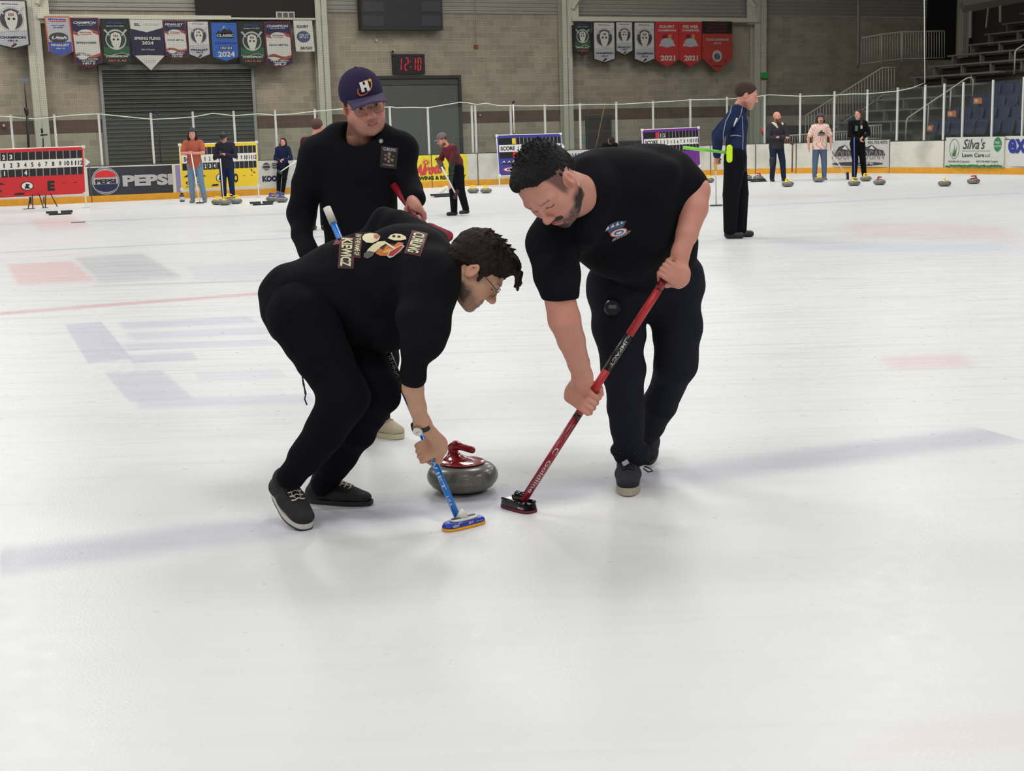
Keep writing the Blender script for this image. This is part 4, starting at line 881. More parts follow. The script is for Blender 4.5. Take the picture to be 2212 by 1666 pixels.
banner('large grey goalie mask banner touching the first red banner', 1368, 1415, 47, 128, 139, dk, M['silver'], grey('CHAMPION', '12U A'))
rb = mat('banner_red', (190, 46, 46), .7); rb2 = mat('banner_brickred', (176, 54, 42), .7)
for nm, x0, x1 in (('SQUIRT', 1415, 1466), ('PEE WEE', 1467, 1515)):
    banner('red %s CHAMPIONS 2021 banner' % nm, x0, x1, 47, 128, 145, rb, rb, [('t', nm, .5, .11, .66, .07, M['pale']), ('t', 'CHAMPIONS', .5, .19, .76, .05, M['pale']), ('p', [(.3, .29), (.5, .27), (.5, .36), (.3, .36)], M['maroon'], 'emblem'), ('p', [(.56, .28), (.68, .28), (.68, .37), (.56, .37)], mat('banner_gold', (190, 140, 60), .6), 'emblem'), ('e', .5, .46, .28, M['silver'], 'emblem', .6), ('p', [(.2, .48), (.8, .48), (.86, .54), (.14, .54)], M['silver'], 'emblem'), ('t', '2021', .52, .80, .62, .12, M['pale'])])
banner('brick red pointed banner with black top, last in the right hand row', 1516, 1581, 46, 126, 156, rb2, rb2, [('p', [(0, 0), (1, 0), (1, .24), (0, .24)], M['black'], 'header'), ('t', 'UTAH HIGH', .5, .05, .7, .05, M['maroon']), ('t', 'SCHOOL', .5, .12, .66, .05, M['maroon']), ('t', 'HOCKEY', .5, .19, .7, .05, M['maroon']), ('t', 'STATE CHAMPIONS', .5, .36, .76, .05, M['silver']), ('t', '2019', .5, .43, .26, .035, M['silver']), ('e', .5, .68, .16, M['silver'], 'emblem', 1), ('e', .5, .69, .10, M['dgrey'], 'emblem', 1), ('t', 'JV', .27, .78, .1, .05, M['maroon']), ('t', 'B', .76, .78, .06, .05, M['maroon']), ('t', 'CHAMPIONS', .48, .88, .3, .03, M['maroon'])], skew=.02)
# ================= curling scoreboards
def scoreboard(label, BLp, DL, BRp, DR, TLp, m, letter, chips, r1, r2, legs, shown=12, arrow=False):
    o, r_, u_ = W(*BLp, DL), W(*BRp, DR), W(*TLp, DL); f = frac(o, r_-o, u_-o)
    if f.n.y > 0: f.n = -f.n
    t = thing('curling_scoreboard', label, 'scoreboard', G(*legs[1])); o0 = Vector(t.location)
    def put(mb, name, mm, sm=False):
        for i in range(len(mb.v)): mb.v[i] = tuple(Vector(mb.v[i])-o0)
        return mb.build(name, mm, t, sm)
    def R(x0, y0, x1, y1, off=.012): mb = MB(); f.rect(mb, x0, 1-y1, x1, 1-y0, off); return mb
    mb = MB(); f.poly(mb, [(0, .04), (.025, 0), (.975, 0), (1, .04), (1, 1), (0, 1)], .008); put(mb, 'vinyl_sheet', m)
    put(R(.02, .07, .985, .235), 'score_row', M['black']); put(R(.02, .425, .985, .58), 'score_row', M['black']); put(R(.02, .24, .985, .42), 'number_strip', M['white'])
    st = .0595; x0 = .285
    for k in range(12):
        for ya, yb in ((.07, .235), (.425, .58)): put(R(x0+st*k-.0025, ya, x0+st*k+.0025, yb, .016), 'divider', M['silver'])
        mb = MB(); f.text(mb, str(k+1), x0+st*(k+.5), 1-.335, .020 if k < 9 and k else (.010 if k == 0 else .042), .095, .018, .03); put(mb, 'numeral', M['black'])
    mb = MB(); f.text(mb, 'SCORE', .15, 1-.33, .22, .10, .018, .03); put(mb, 'lettering', M['black'])
    for (c, ya) in ((chips[0], .08), (chips[1], .43)): put(R(.225, ya, .278, ya+.14, .018), 'colour_card', c)
    for row, y in ((r1, .16), (r2, .50)):
        for k, s in row: mb = MB(); f.text(mb, s, x0+st*(k-.5), 1-y, .010 if s == '1' else .024, .10, .02, .04); put(mb, 'score_digit', M['white'])
    mb = MB(); f.text(mb, letter, .705, 1-.80, .062, .21, .016, .05); put(mb, 'lettering', M['black'])
    # mountain and target emblem, round seal, small marks
    mb = MB(); f.poly(mb, [(.03, 1-.73), (.09, 1-.66), (.12, 1-.68), (.16, 1-.62), (.21, 1-.67), (.24, 1-.65), (.32, 1-.73)], .016); put(mb, 'mountain_emblem', M['navy'])
    for a in (.075, .155, .225): mb = MB(); f.poly(mb, [(a-.03, 1-.70), (a+.005, 1-.635), (a+.03, 1-.69), (a, 1-.67)], .02); put(mb, 'snow_cap', M['white'])
    for rr, mm, of in ((1, M['maroon'] if letter != 'C' else M['red'], .016), (.8, M['white'], .018), (.5, M['blue'], .02), (.25, M['white'], .022)): mb = MB(); f.ell(mb, .17, 1-.86, .12*rr, .055*rr, of); put(mb, 'target_ring', mm)
    mb = MB(); f.text(mb, 'CURLING SOCIETY', .17, 1-.95, .24, .035, .018, .02); put(mb, 'lettering', mat('dim_print', (120, 90, 100), .6))
    mb = MB(); f.ell(mb, .50, 1-.78, .055, .095, .016); put(mb, 'round_seal', M['black']); mb = MB(); f.ell(mb, .50, 1-.78, .047, .08, .018); put(mb, 'round_seal', M['white']); mb = MB(); f.poly(mb, [(.475, 1-.83), (.49, 1-.76), (.485, 1-.73), (.525, 1-.75), (.51, 1-.79), (.53, 1-.84)], .02); put(mb, 'round_seal', M['black'])
    mb = MB(); f.poly(mb, [(.38, 1-.96), (.40, 1-.92), (.48, 1-.92), (.46, 1-.96)], .016); put(mb, 'small_mark', M['black'])
    for x in (.83, .93): mb = MB(); f.rect(mb, x-.03, 1-.76, x+.0, 1-.75, .014); put(mb, 'card_slot', mm if False else mat('slot_dark', (60, 40, 40), .6))
    mb = MB()
    for a, b_ in (((0, 0), (1, 0)), ((1, 0), (1, 1)), ((1, 1), (0, 1)), ((0, 1), (0, 0))): mb.tube([f.p(*a, -.01), f.p(*b_, -.01)], .018, 8)
    put(mb, 'frame', M['white'], True)
    for a in ((0, 1), (1, 1), (0, 0), (1, 0)): put(MB().box(f.p(*a, .0), (.07, .05, .07)), 'corner_fitting', M['white'])
    for k, lg in enumerate(legs):
        if lg: c = f.p(k, 0, -.01); put(MB().tube([c, Vector((c.x, c.y, 0))], .018, 8), 'leg', M['white']); put(MB().tube([Vector((c.x, c.y-.25, .018)), Vector((c.x, c.y+.25, .018))], .018, 8), 'foot', M['white'])
    if arrow: mb = MB(); f.poly(mb, [(1.01, 1-.24), (1.055, 1-.33), (1.01, 1-.42)], .01); put(mb, 'arrow', M['white'])
    return t, f, put
scoreboard('red scoreboard marked E at the left edge of the rink', (-70, 431), 31.2, (184, 418), 32.5, (-76, 326), M['red'], 'E', (M['red'], M['yellow']), [(1, '2'), (2, '3')], [(1, '1'), (4, '4')], [(-70, 450), (187, 446)], arrow=True)
sb_, f_, put_ = scoreboard('yellow scoreboard behind the teen in the rust shirt and the man in the dark jacket', (393, 409), 35.1, (558, 401), 35.9, (388, 313), M['yellow'], 'O', (M['black'], M['bluev']), [(1, '1')], [(1, '2'), (2, '3'), (3, '4')], [(398, 436), (560, 421)])
mb = MB(); f_.poly(mb, [(.90, .40), (.94, .36), (.97, .28), (.925, .33)], .02); put_(mb, 'loose_card', M['black']); mb = MB(); f_.text(mb, '9', .935, .345, .02, .06, .024, .05); put_(mb, 'score_digit', M['white'])
scoreboard("blue scoreboard partly hidden behind the front sweeper's hair", (1079, 379), 38.2, (1216, 373), 39.2, (1073, 293), M['bluev'], 'C', (M['yellow'], M['red']), [], [], [(1077, 397), (1216, 393)], arrow=True)
scoreboard("purple scoreboard marked A above the front sweeper's back", (1391, 365), 39.6, (1512, 358), 40.4, (1387, 281), M['purple'], 'A', (M['red'], M['yellow']), [(1, '1'), (2, '2')], [(1, '3')], [(1391, 382), (1512, 377)])
# ================= stands and upright poles by the boards
def poletube(t, pts, D, r, name, m):
    mb = MB(); o0 = Vector(t.location); mb.tube([W(x, y, D)-o0 for x, y in pts], r, 8); return mb.build(name, m, t, True)
t = thing('camera_stand', 'tall black stand with pale blue twin head behind the red scoreboard', 'stand', W(66, 440, 33.6)); poletube(t, [(66, 440), (61, 300), (58, 240)], 33.6, .03, 'lower_tube', M['black']); poletube(t, [(58, 246), (56, 232)], 33.6, .05, 'clamp', M['black']); poletube(t, [(58, 240), (53, 180)], 33.6, .016, 'upper_tube', M['black'])
for x in (49.5, 57): c = W(x, 173, 33.6)-Vector(t.location); MB().box(c, (.05, .04, .06)).build('twin_head', mat('head_paleblue', (96, 120, 176), .4), t, bevel=.008)
t = thing('phone_stand', 'black easel legs and phone clamp standing at the red scoreboard', 'stand', G(98, 450))
for pts in ([(61, 450), (66, 420)], [(71, 450), (70, 420)], [(94, 449), (84, 418)], [(98, 449), (99, 420)], [(124, 447), (109, 418)]): poletube(t, pts, 31.9, .012, 'leg', M['black'])
for pts in ([(50, 452), (76, 450)], [(90, 449.5), (104, 449)]): poletube(t, pts, 31.9, .008, 'foot_bar', M['black'])
t = thing('phone_stand', 'thin stand holding a lit phone above the red scoreboard', 'stand', W(94, 440, 33)); poletube(t, [(95, 440), (93, 304), (92, 298)], 33, .014, 'tube', M['black']); poletube(t, [(88, 292), (102, 291)], 33, .02, 'clamp', M['black']); poletube(t, [(91, 288), (90, 277)], 33, .025, 'phone', M['black'])
t = thing('upright_broom', 'dark broom with purple head standing upright before the shutter door', 'broom', W(349, 350, 37.6)); poletube(t, [(349, 362), (344, 290), (338, 246)], 37.6, .018, 'handle', M['navy']); mb = MB(); c = W(338, 242, 37.6)-Vector(t.location); mb.box(c, (.07, .05, .12)); mb.build('head', mat('head_purple', (58, 44, 104), .6), t, bevel=.02)
t = thing('upright_broom', 'white handled broom with black head standing upright behind the blue scoreboard', 'broom', W(1112, 360, 40)); poletube(t, [(1113, 380), (1111, 288)], 40, .016, 'lower_handle', M['black']); poletube(t, [(1111, 288), (1108.5, 225)], 40, .018, 'handle', M['white']); mb = MB(); c = W(1109, 221, 40)-Vector(t.location); mb.box(c, (.09, .05, .07), Matrix.Rotation(-.8, 3, 'Y')); mb.build('head', M['black'], t, bevel=.02)
t = thing('rope', 'thin yellow rope slanting down in front of the small dark door', 'rope', W(1290, 320, 46.6)); poletube(t, [(1309, 218), (1300, 255), (1292, 296), (1286, 322)], 46.6, .013, 'rope', mat('rope_yellow', (176, 140, 76), .7))
t = thing('upright_broom', 'red handled broom leaning behind the boards left of the bearded man', 'broom', W(1648, 310, 44)); poletube(t, [(1646, 276), (1649, 291)], 44, .05, 'head', mat('broom_redpad', (214, 60, 66), .5)); poletube(t, [(1649, 291), (1653, 320)], 44, .015, 'handle', M['black'])
t = thing('measuring_stick', 'dark brown upright rod on the ice right of the bearded man', 'rod', G(1711, 372)); poletube(t, [(1711, 372), (1712, 307)], 41.2, .022, 'rod', mat('rod_brown', (110, 78, 70), .6))
# ================= people
SK = np.array(lin((206, 152, 128))); SKA = np.array(lin((205, 160, 132))); SKP = np.array(lin((208, 148, 130)))
blk = mat('black_cotton', (16, 17, 22), .92, spec=.15, bump=.25, bscale=7); blk2 = mat('black_fleece', (14, 14, 20), .95, spec=.12, bump=.3, bscale=9); blk3 = mat('charcoal_denim', (31, 33, 42), .9, spec=.15, bump=.25, bscale=9)
skinm = vmat('skin', .5, bump=.06, bscale=160, spec=.35)
def hairmat(n, c): return mat(n, c, .7, spec=.25, bump=.9, bscale=55)
def bl_(a, b, t): return a*(1-t[:, None])+b*t[:, None]
def sm(x, a, b): t = np.clip((x-a)/(b-a), 0, 1); return t*t*(3-2*t)
def head_sdf(res=.0028, fat=1.0):
    S = SDF(res)
    S.ell((0, -.018, .032), (.076*fat, .098, .088), k=.01); S.ell((0, .026, -.028), (.064*fat, .060, .082), k=.03)
    S.ell((0, .024, -.072), (.056*fat, .050, .040), k=.03); S.sph((0, .066, -.103), .018, k=.03)
    for s in (-1, 1):
        S.sph((s*.044, .050, -.030), .020, k=.03); S.cap((s*.058, -.002, -.055), (s*.03, .045, -.097), .018*fat, .014, k=.03)
        S.cap((s*.018, .080, .022), (s*.048, .066, .020), .010, .009, k=.018)
        S.ell((s*.031, .094, .000), (.017, .016, .013), k=.012, op='s')
        S.sph((s*.031, .0675, .000), .0135, k=.003)
        S.cap((s*.019, .080, .008), (s*.044, .073, .007), .0045, .004, k=.006); S.cap((s*.019, .079, -.011), (s*.043, .072, -.011), .0035, .003, k=.006)
        S.sph((s*.0125, .094, -.037), .0095, k=.008)
        S.ell((s*.080, -.014, -.008), (.008, .020, .031), M=np.array(Matrix.Rotation(s*-.35, 3, 'Z') @ Matrix.Rotation(-.15, 3, 'X')), k=.006)
        S.ell((s*.088, -.010, -.006), (.005, .011, .018), M=np.array(Matrix.Rotation(s*-.35, 3, 'Z')), k=.004, op='s')
    S.cap((0, .078, .016), (0, .102, -.026), .0075, .010, k=.014); S.sph((0, .106, -.032), .0115, k=.010)
    S.cap((-.016, .0800, -.066), (.016, .0800, -.066), .0075, k=.012); S.cap((-.014, .0795, -.077), (.014, .0795, -.077), .0078, k=.010)
    S.cap((-.021, .0885, -.0715), (.021, .0885, -.0715), .002, k=.003, op='s')
    return S
def face_cols(V, base, beard=None, brow=(70, 50, 40), bamt=.8, stache=1.0, iris=(66, 56, 50), lips=(176, 96, 88), eyes=True, mouth=None, fade=None):
    C = np.tile(base, (len(V), 1)); x, y, z = V[:, 0], V[:, 1], V[:, 2]; ax = np.abs(x)
    red = np.exp(-(((ax-.042)/.022)**2+((z+.035)/.022)**2))*(y > .02)*.45+np.exp(-((x/.016)**2+((z+.034)/.014)**2))*(y > .085)*.5+np.exp(-(((z+.008)/.035)**2))*(ax > .078)*.5
    C = bl_(C, base*np.array([1.0, .72, .70]), np.clip(red, 0, .6))
    if fade is not None:
        f = sm(ax, .050, .060)*sm(z, -.040, .0)*(1-sm(y, .032, .046))*(1-sm(-z-.0-y*.9, .0, .02)*(y < -.0))*(np.hypot(y+.014, z+.006) > .030); C = bl_(C, np.array(lin(fade)), f*.8*(z > -.045)*(z < .08))
    br = sm(.0038-np.abs(z-.0235+.12*(ax-.03)**2*30-.004*(ax < .02)), -.002, .002)*(ax > .014)*(ax < .050)*(y > .045)
    C = bl_(C, np.array(lin(brow)), br*.55)
    if eyes:
        ez = np.hypot(ax-.031, (z-.0)*1.6); e = (ez < .0100)*(z < .0052)*(y > .074)
        C = bl_(C, np.array(lin((176, 164, 156))), e*1.0); C = bl_(C, np.array(lin(iris)), e*(np.hypot(ax-.033, z) < .0064)); C = bl_(C, np.array((.01, .01, .01)), e*(np.hypot(ax-.033, z) < .003))
        lash = ((np.abs(z-.0062) < .0020)+(np.abs(z+.0075) < .0008))*(np.abs(ax-.031) < .015)*(y > .068); C = bl_(C, np.array(lin((70, 45, 40))), np.clip(lash, 0, 1)*.7)
    else:
        lash = (np.abs(z+.006-.25*(ax-.031)**2*60) < .0022)*(np.abs(ax-.031) < .016)*(y > .060); C = bl_(C, np.array(lin((60, 38, 34))), lash*.85)
        C = bl_(C, base*np.array([.82, .72, .70]), (np.abs(z-.006) < .0016)*(np.abs(ax-.031) < .015)*(y > .06)*.6)
    lp = sm(1-np.hypot(x/.024, (z+.0715)/.0125), 0, .25)*(y > .066); C = bl_(C, np.array(lin(lips)), lp*.75)
    C = bl_(C, np.array(lin((60, 25, 25))), (np.abs(z+.0715) < .0018)*(ax < .022)*(y > .07)*.9)
    if mouth: C = bl_(C, np.array(lin((196, 188, 180))), (np.abs(z+.069) < .0022)*(ax < .012)*(y > .07)*.8)
    if beard is not None:
        n = npnoise(V, 900, 3)*.18+npnoise(V, 420, 5)*.08
        f = sm(-z, .050, .074)*(y > -.03)+sm(-z, .030, .06)*sm(.055-y, .0, .03)*(y > -.012)*sm(ax, .045, .055)
        f = f*(1-sm(1-np.hypot(x/.022, (z+.072)/.0125), -.1, .1))*(1-(z < -.115)*sm(.03-y, 0, .04))
        f = f*(1-.55*sm(1-np.hypot((ax-.036)/.018, (z+.062)/.02), 0, .5)*(y > .03))
        st = stache*sm(.0075-np.abs(z+.0545+.006*(ax/.03)), -.004, .003)*(ax < .031)*(y > .06)
        chin = sm(1-np.hypot(x/.028, (z+.100)/.020), 0, .4)*(y > .04)*stache
        f = np.clip(np.maximum(np.maximum(f*bamt, st), chin*.9)*(1+n), 0, 1); C = bl_(C, np.array(lin(beard)), f)
    return C
class Head:
    def __init__(s, o, F, U, sc=1.0): s.L, s.F, s.U = frame_from(F, U); s.o = Vector(o); s.sc = sc; s.M = np.array([s.L, s.F, s.U])   # rows
    def w(s, V): return np.array(s.o)+s.sc*(np.asarray(V) @ s.M)
    def wp(s, *p): return s.o+s.sc*(s.L*p[0]+s.F*p[1]+s.U*p[2])
    def l(s, P): return s.M @ (np.array(Vector(P)-s.o))/s.sc
def build_head(H, base, neck, neck_r=.062, res=.0028, fat=1.0, extra=None, **fc):
    S = head_sdf(res, fat); S.cap((0, -.022, -.045), H.l(neck), neck_r/H.sc, neck_r/H.sc*1.08, k=.03)
    if extra: extra(S)
    V, Q = S.geo(1); C = face_cols(V, base, **fc); return H.w(V), Q, C
def hair_geo(H, prims, res=.003, amp=.003, freq=330, seed=1, smooth=1):
    S = SDF(res); prims(S)
    ph = np.random.RandomState(seed).rand(6)*6.28
    S.post = lambda F, X, Y, Z: F+amp*(np.sin(freq*X+ph[0]+2*np.sin(60*Z))*np.sin(freq*.8*Y+ph[1]+2*np.sin(50*X))+.6*np.sin(freq*.5*Z+ph[2]+freq*.35*X))
    V, Q = S.geo(smooth); return H.w(V), Q
def grip(S, c, a, back, rs, wrist, s=1.0, thumb=1, k=.008, wr=.026):
    c = Vector(c); a = Vector(a).normalized(); b = Vector(back); b = (b-a*b.dot(a)).normalized(); w = Vector(wrist)-c; w = w-a*w.dot(a); w = w-b*w.dot(b)
    d = (-w).normalized() if w.length > 1e-4 else a.cross(b)
    M3 = np.array([[a[i], d[i], b[i]] for i in range(3)])
    S.rbox(c+b*(rs+.013*s)-d*.018*s, (.042*s, .046*s, .0135*s), M3, .012*s, k=.012)
    ln = [1.0, 1.08, 1.0, .82]
    for i in range(4):
        o = c+a*((1.5-i)*.0205*s); q = ln[i]*s
        p = [o+b*(rs+.012*s)+d*.026*s, o+b*(rs*.6+.008*s)+d*(rs+.026*q), o-b*(rs*.7+.004*s)+d*(rs+.014*q), o-b*(rs+.009*s)-d*(.006*q)]
        S.chain(p, [.0105*s, .0098*s, .0090*s, .0080*s], k=.005)
    S.sph(c+a*.012*s+b*(rs+.016*s)-d*.0*s, .013*s, k=.01)
    t0 = c+a*(thumb*.030*s)+b*(rs+.004*s)-d*.045*s; t1 = c+a*(thumb*.055*s)+b*(rs*.3)-d*.018*s; t2 = c+a*(thumb*.058*s)-b*(rs+.004*s)+d*.004*s; t3 = c+a*(thumb*.044*s)-b*(rs+.011*s)+d*.020*s
    S.chain([t0, t1, t2, t3], [.016*s, .0125*s, .0105*s, .0088*s], k=.010)
    pw = c+b*(rs+.012*s)-d*.055*s
    S.cap(pw, wrist, wr*.98, wr, k=.03, flat=b, fs=.75)
    return pw
def hand_cols(V, base, seed=0):
    n = np.clip(npnoise(V, 90, seed)*.5+.5, 0, 1); return bl_(np.tile(base, (len(V), 1)), base*np.array([1.0, .84, .80]), n*.5)
def cloth(name, S, parent, m, amp=.004, fr=38, smooth=2, origin=None, dirs=None):
    if amp:
        S.post = lambda F, X, Y, Z: F+amp*(np.sin(fr*(X*.8+Z)+2.2*np.sin(fr*.30*Y+1)+1.5*np.sin(fr*.4*X))*.6+np.sin(fr*1.7*(Z-.5*X+.3*Y)+2*np.sin(fr*.6*X))*.35+np.sin(fr*.5*(Y+X))*.4)
    V, Q = S.geo(smooth); me = npmesh(name, V, Q); o = obj(name, me, m, parent); return o, V, Q
def P(px, py, Y): return W(px, py, Y)
def root(label, px, py, group=None, nm='person'):
    t = thing(nm, label, 'person', G(px, py)); return t
def put(t, name, V, Q, m, C=None):
    V = np.asarray(V)-np.array(t.location); me = npmesh(name, V, Q, C); return obj(name, me, m, t)
def putS(t, name, S, m, amp=.004, fr=38, smooth=2, colfn=None):
    if amp: S.post = lambda F, X, Y, Z: F+amp*(np.sin(fr*(X*.8+Z)+2.2*np.sin(fr*.30*Y+1)+1.5*np.sin(fr*.4*X))*.6+np.sin(fr*1.7*(Z-.5*X+.3*Y)+2*np.sin(fr*.6*X))*.35+np.sin(fr*.5*(Y+X))*.4)
    V, Q = S.geo(smooth); C = colfn(V) if colfn else None; return put(t, name, V, Q, m, C), V, Q
def mbput(t, mb, name, m, smooth=False):
    o0 = Vector(t.location)
    for i in range(len(mb.v)): mb.v[i] = tuple(Vector(mb.v[i])-o0)
    return mb.build(name, m, t, smooth)
def rel(o, t, parent):
    """make o (built with coordinates relative to thing t) a child of parent (another child of t at origin)"""
    o.parent = parent; return o
def bvh(V, Q): return BVHTree.FromPolygons([tuple(v) for v in V], [tuple(int(i) for i in q) for q in Q])
def drape(mb, fr, tree, off=.002, cuts=1, view=False):
    """project panel geometry (built in frame coordinates via Frame.text etc.) on to a surface along -fr.n"""
    bm = bmesh.new(); vs = [bm.verts.new(v) for v in mb.v]
    for f in mb.f:
        try: bm.faces.new([vs[i] for i in f])
        except ValueError: pass
    bmesh.ops.triangulate(bm, faces=bm.faces[:])
    for _ in range(cuts): bmesh.ops.subdivide_edges(bm, edges=[e for e in bm.edges if e.calc_length() > .012], cuts=1, use_grid_fill=True)
    bmesh.ops.triangulate(bm, faces=bm.faces[:])
    out = MB(); bad = set()
    bm.verts.index_update()
    for v in bm.verts:
        if view:
            cam_ = Vector((0, 0, CAMH)); dv = (v.co-cam_).normalized(); h = tree.ray_cast(cam_, dv)
        else: h = tree.ray_cast(v.co+fr.n*.25, -fr.n, .6)
        if h[0] is None: bad.add(v.index); out.v.append(tuple(v.co))
        else:
            ref = -dv if view else fr.n; n = h[1] if h[1].dot(ref) > 0 else -h[1]; out.v.append(tuple(h[0]+n*off*1.5))
    for f in bm.faces:
        ii = tuple(v.index for v in f.verts)
        if not any(i in bad for i in ii): out.f.append(ii); out.mi.append(0)
    bm.free(); return out
def pxgeo(shape, Y=5.0):
    '''shape: list of pixel points -> polygon MB on a plane across the view'''
    mb = MB(); mb.poly([W(x, y, Y) for x, y in shape]); return mb
def pxtext(s, p0, p1, up, Y=5.0, bold=.03, shear=0):
    v, f, asp = text_geo(s, bold, shear); c = ((p0[0]+p1[0])/2, (p0[1]+p1[1])/2); mb = MB()
    mb.v = [tuple(W(c[0]+x*(p1[0]-p0[0])+y*up[0], c[1]+x*(p1[1]-p0[1])+y*up[1], Y)) for x, y in v]; mb.f = [tuple(q) for q in f]; mb.mi = [0]*len(f); return mb
def shoe(t, heel, toe, ankle, m_up, m_sole, laces=None, w=.046, up=(0, 0, 1), sole_h=.026, edge=None):
    heel = Vector(heel); toe = Vector(toe); f = (toe-heel).normalized(); s = f.cross(Vector(up)).normalized(); u = s.cross(f).normalized(); Ln = (toe-heel).length
    def q(x, y, z): return heel+f*(x*Ln)+s*y+u*z
    S = SDF(.004); S.cap(q(.13, 0, sole_h+.020), q(.5, 0, sole_h+.022), w*.74, w*.86, k=.02, flat=u, fs=.8); S.cap(q(.5, 0, sole_h+.022), q(.84, .0, sole_h+.010), w*.90, w*.86, k=.03, flat=u, fs=.62)
    S.cap(q(.16, 0, sole_h+.03), q(.24, 0, sole_h+.075), w*.78, w*.86, k=.03); S.cap(q(.3, 0, sole_h+.055), q(.7, 0, sole_h+.022), w*.55, w*.5, k=.04)
    S.rbox(q(.5, 0, -.012), (Ln*.7, .09, sole_h+.012), np.array([[f[i], s[i], u[i]] for i in range(3)]), .002, k=.002, op='s')
    V, Q = S.geo(1); o = put(t, 'shoe', V, Q, m_up)
    out = []
    for i in range(28):
        a = i*2*math.pi/28; x = .5+.5*math.cos(a); y = math.sin(a); ww = w*(.80+.22*sm(np.array([x]), .3, .75)[0])*(1 if True else 1); sx = abs(math.sin(a))**.75*(1 if y > 0 else -1); out.append((x*1.0, sx*ww))
    mb = MB(); n = len(out)
    for z, sc in ((0, .94), (.006, 1.0), (sole_h, 1.0)): mb.v += [tuple(q(.5+(x-.5)*sc*1.02, y*sc, z)) for x, y in out]
    for k in range(2):
        for i in range(n): mb.f.append((k*n+i, k*n+(i+1) % n, (k+1)*n+(i+1) % n, (k+1)*n+i)); mb.mi.append(0)
    mb.f += [tuple(range(n))[::-1], tuple(range(2*n, 3*n))]; mb.mi += [0, 0]
    so = mbput(t, mb, 'sole', m_sole); so.parent = o
    if edge:
        mb = MB()
        for z, sc in ((-.004, .93), (.0, 1.01), (.007, 1.012)): mb.v += [tuple(q(.5+(x-.5)*sc*1.02, y*sc, z)) for x, y in out]
        for k in range(2):
            for i in range(n): mb.f.append((k*n+i, k*n+(i+1) % n, (k+1)*n+(i+1) % n, (k+1)*n+i)); mb.mi.append(0)
        e = mbput(t, mb, 'outsole', edge); e.parent = o
    if laces:
        tree = bvh(V, Q); mb = MB(); rows = 6
        def onshoe(x, y, lift=.003):
            p = q(x, y, .16); h = tree.ray_cast(p, -u, .3); return (h[0]+u*lift) if h[0] is not None else q(x, y, .08)
        for r in range(rows):
            x = .36+.065*r; mb.tube([onshoe(x+(.02 if k % 2 else 0), y, .0035) for k, y in enumerate((-.026, -.013, 0, .013, .026))], .0028, 6)
        for sg in (-1, 1):
            c = onshoe(.38, 0, .008); lp = []
            for i in range(13):
                a = i/12*2*math.pi; lp.append(c+s*(sg*(.010-.010*math.cos(a))*1.5)+f*(.016*math.sin(a)+.034*(1-math.cos(a)))+u*(.012*math.sin(a/2))); 
            mb.tube(lp, .0028, 6, False); mb.tube([c, onshoe(.48, sg*.012, .006), onshoe(.62, sg*.016, .004), onshoe(.68, sg*.010, .004)], .002, 6)
        l = mbput(t, mb, 'laces', laces, True); l.parent = o
    return o
def specs(t, H, m, lens_shape='round', arm=True, z0=-.004, w=.024, h=.019):
    g = []
    mb = MB()
    for s in (-1, 1):
        pts = []
        for i in range(25):
            a = i*2*math.pi/24; e = 2/3.2; cx = math.copysign(abs(math.cos(a))**e, math.cos(a)); cz = math.copysign(abs(math.sin(a))**e, math.sin(a))
            x = s*.034+w*cx; z = z0+h*cz; pts.append(H.wp(x, .098-.5*(x*x)*4.5, z))
        mb.tube(pts, .0011*H.sc, 6, False)
        if arm: mb.tube([H.wp(s*.059, .088, z0+.008), H.wp(s*.074, .06, z0+.012), H.wp(s*.0825, -.005, z0+.014), H.wp(s*.083, -.02, z0+.004)], .0014*H.sc, 6)
    mb.tube([H.wp(-.011, .098, z0+.006), H.wp(0, .101, z0+.009), H.wp(.011, .098, z0+.006)], .0012*H.sc, 6)
    o = mbput(t, mb, 'glasses', m, True)
    lm = bpy.data.materials.get('lens_glass')
    if not lm:
        lm = bpy.data.materials.new('lens_glass'); lm.use_nodes = True; nt = lm.node_tree; nt.nodes.clear(); oo = nt.nodes.new('ShaderNodeOutputMaterial'); a = nt.nodes.new('ShaderNodeBsdfTransparent'); a.inputs[0].default_value = (.95, .96, .96, 1); b2 = nt.nodes.new('ShaderNodeBsdfGlossy'); b2.inputs['Roughness'].default_value = .05; mx = nt.nodes.new('ShaderNodeMixShader'); mx.inputs[0].default_value = .07
        nt.links.new(a.outputs[0], mx.inputs[1]); nt.links.new(b2.outputs[0], mx.inputs[2]); nt.links.new(mx.outputs[0], oo.inputs[0])
    for s in (-1, 1):
        mb = MB(); mb.poly([H.wp(s*.034+w*.97*math.copysign(abs(math.cos(i*math.pi/12))**.62, math.cos(i*math.pi/12)), .0975-2.2*(s*.034)**2, z0+h*.97*math.copysign(abs(math.sin(i*math.pi/12))**.62, math.sin(i*math.pi/12))) for i in range(24)]); l = mbput(t, mb, 'lens', lm); l.parent = o
    return o
def broom(name, label, top, bot, r, segs, head, group=None):
    """segs: list of (t0,t1,material,partname)"""
    top = Vector(top); bot = Vector(bot); t = thing(name, label, 'broom', bot if head else bot); ax = (bot-top).normalized()
    for t0, t1, m, nm in segs: mbput(t, MB().tube([top.lerp(bot, t0), top.lerp(bot, t1)], r, 20), nm, m, True)
    t['category'] = 'curling broom'
    return t, top, bot, ax
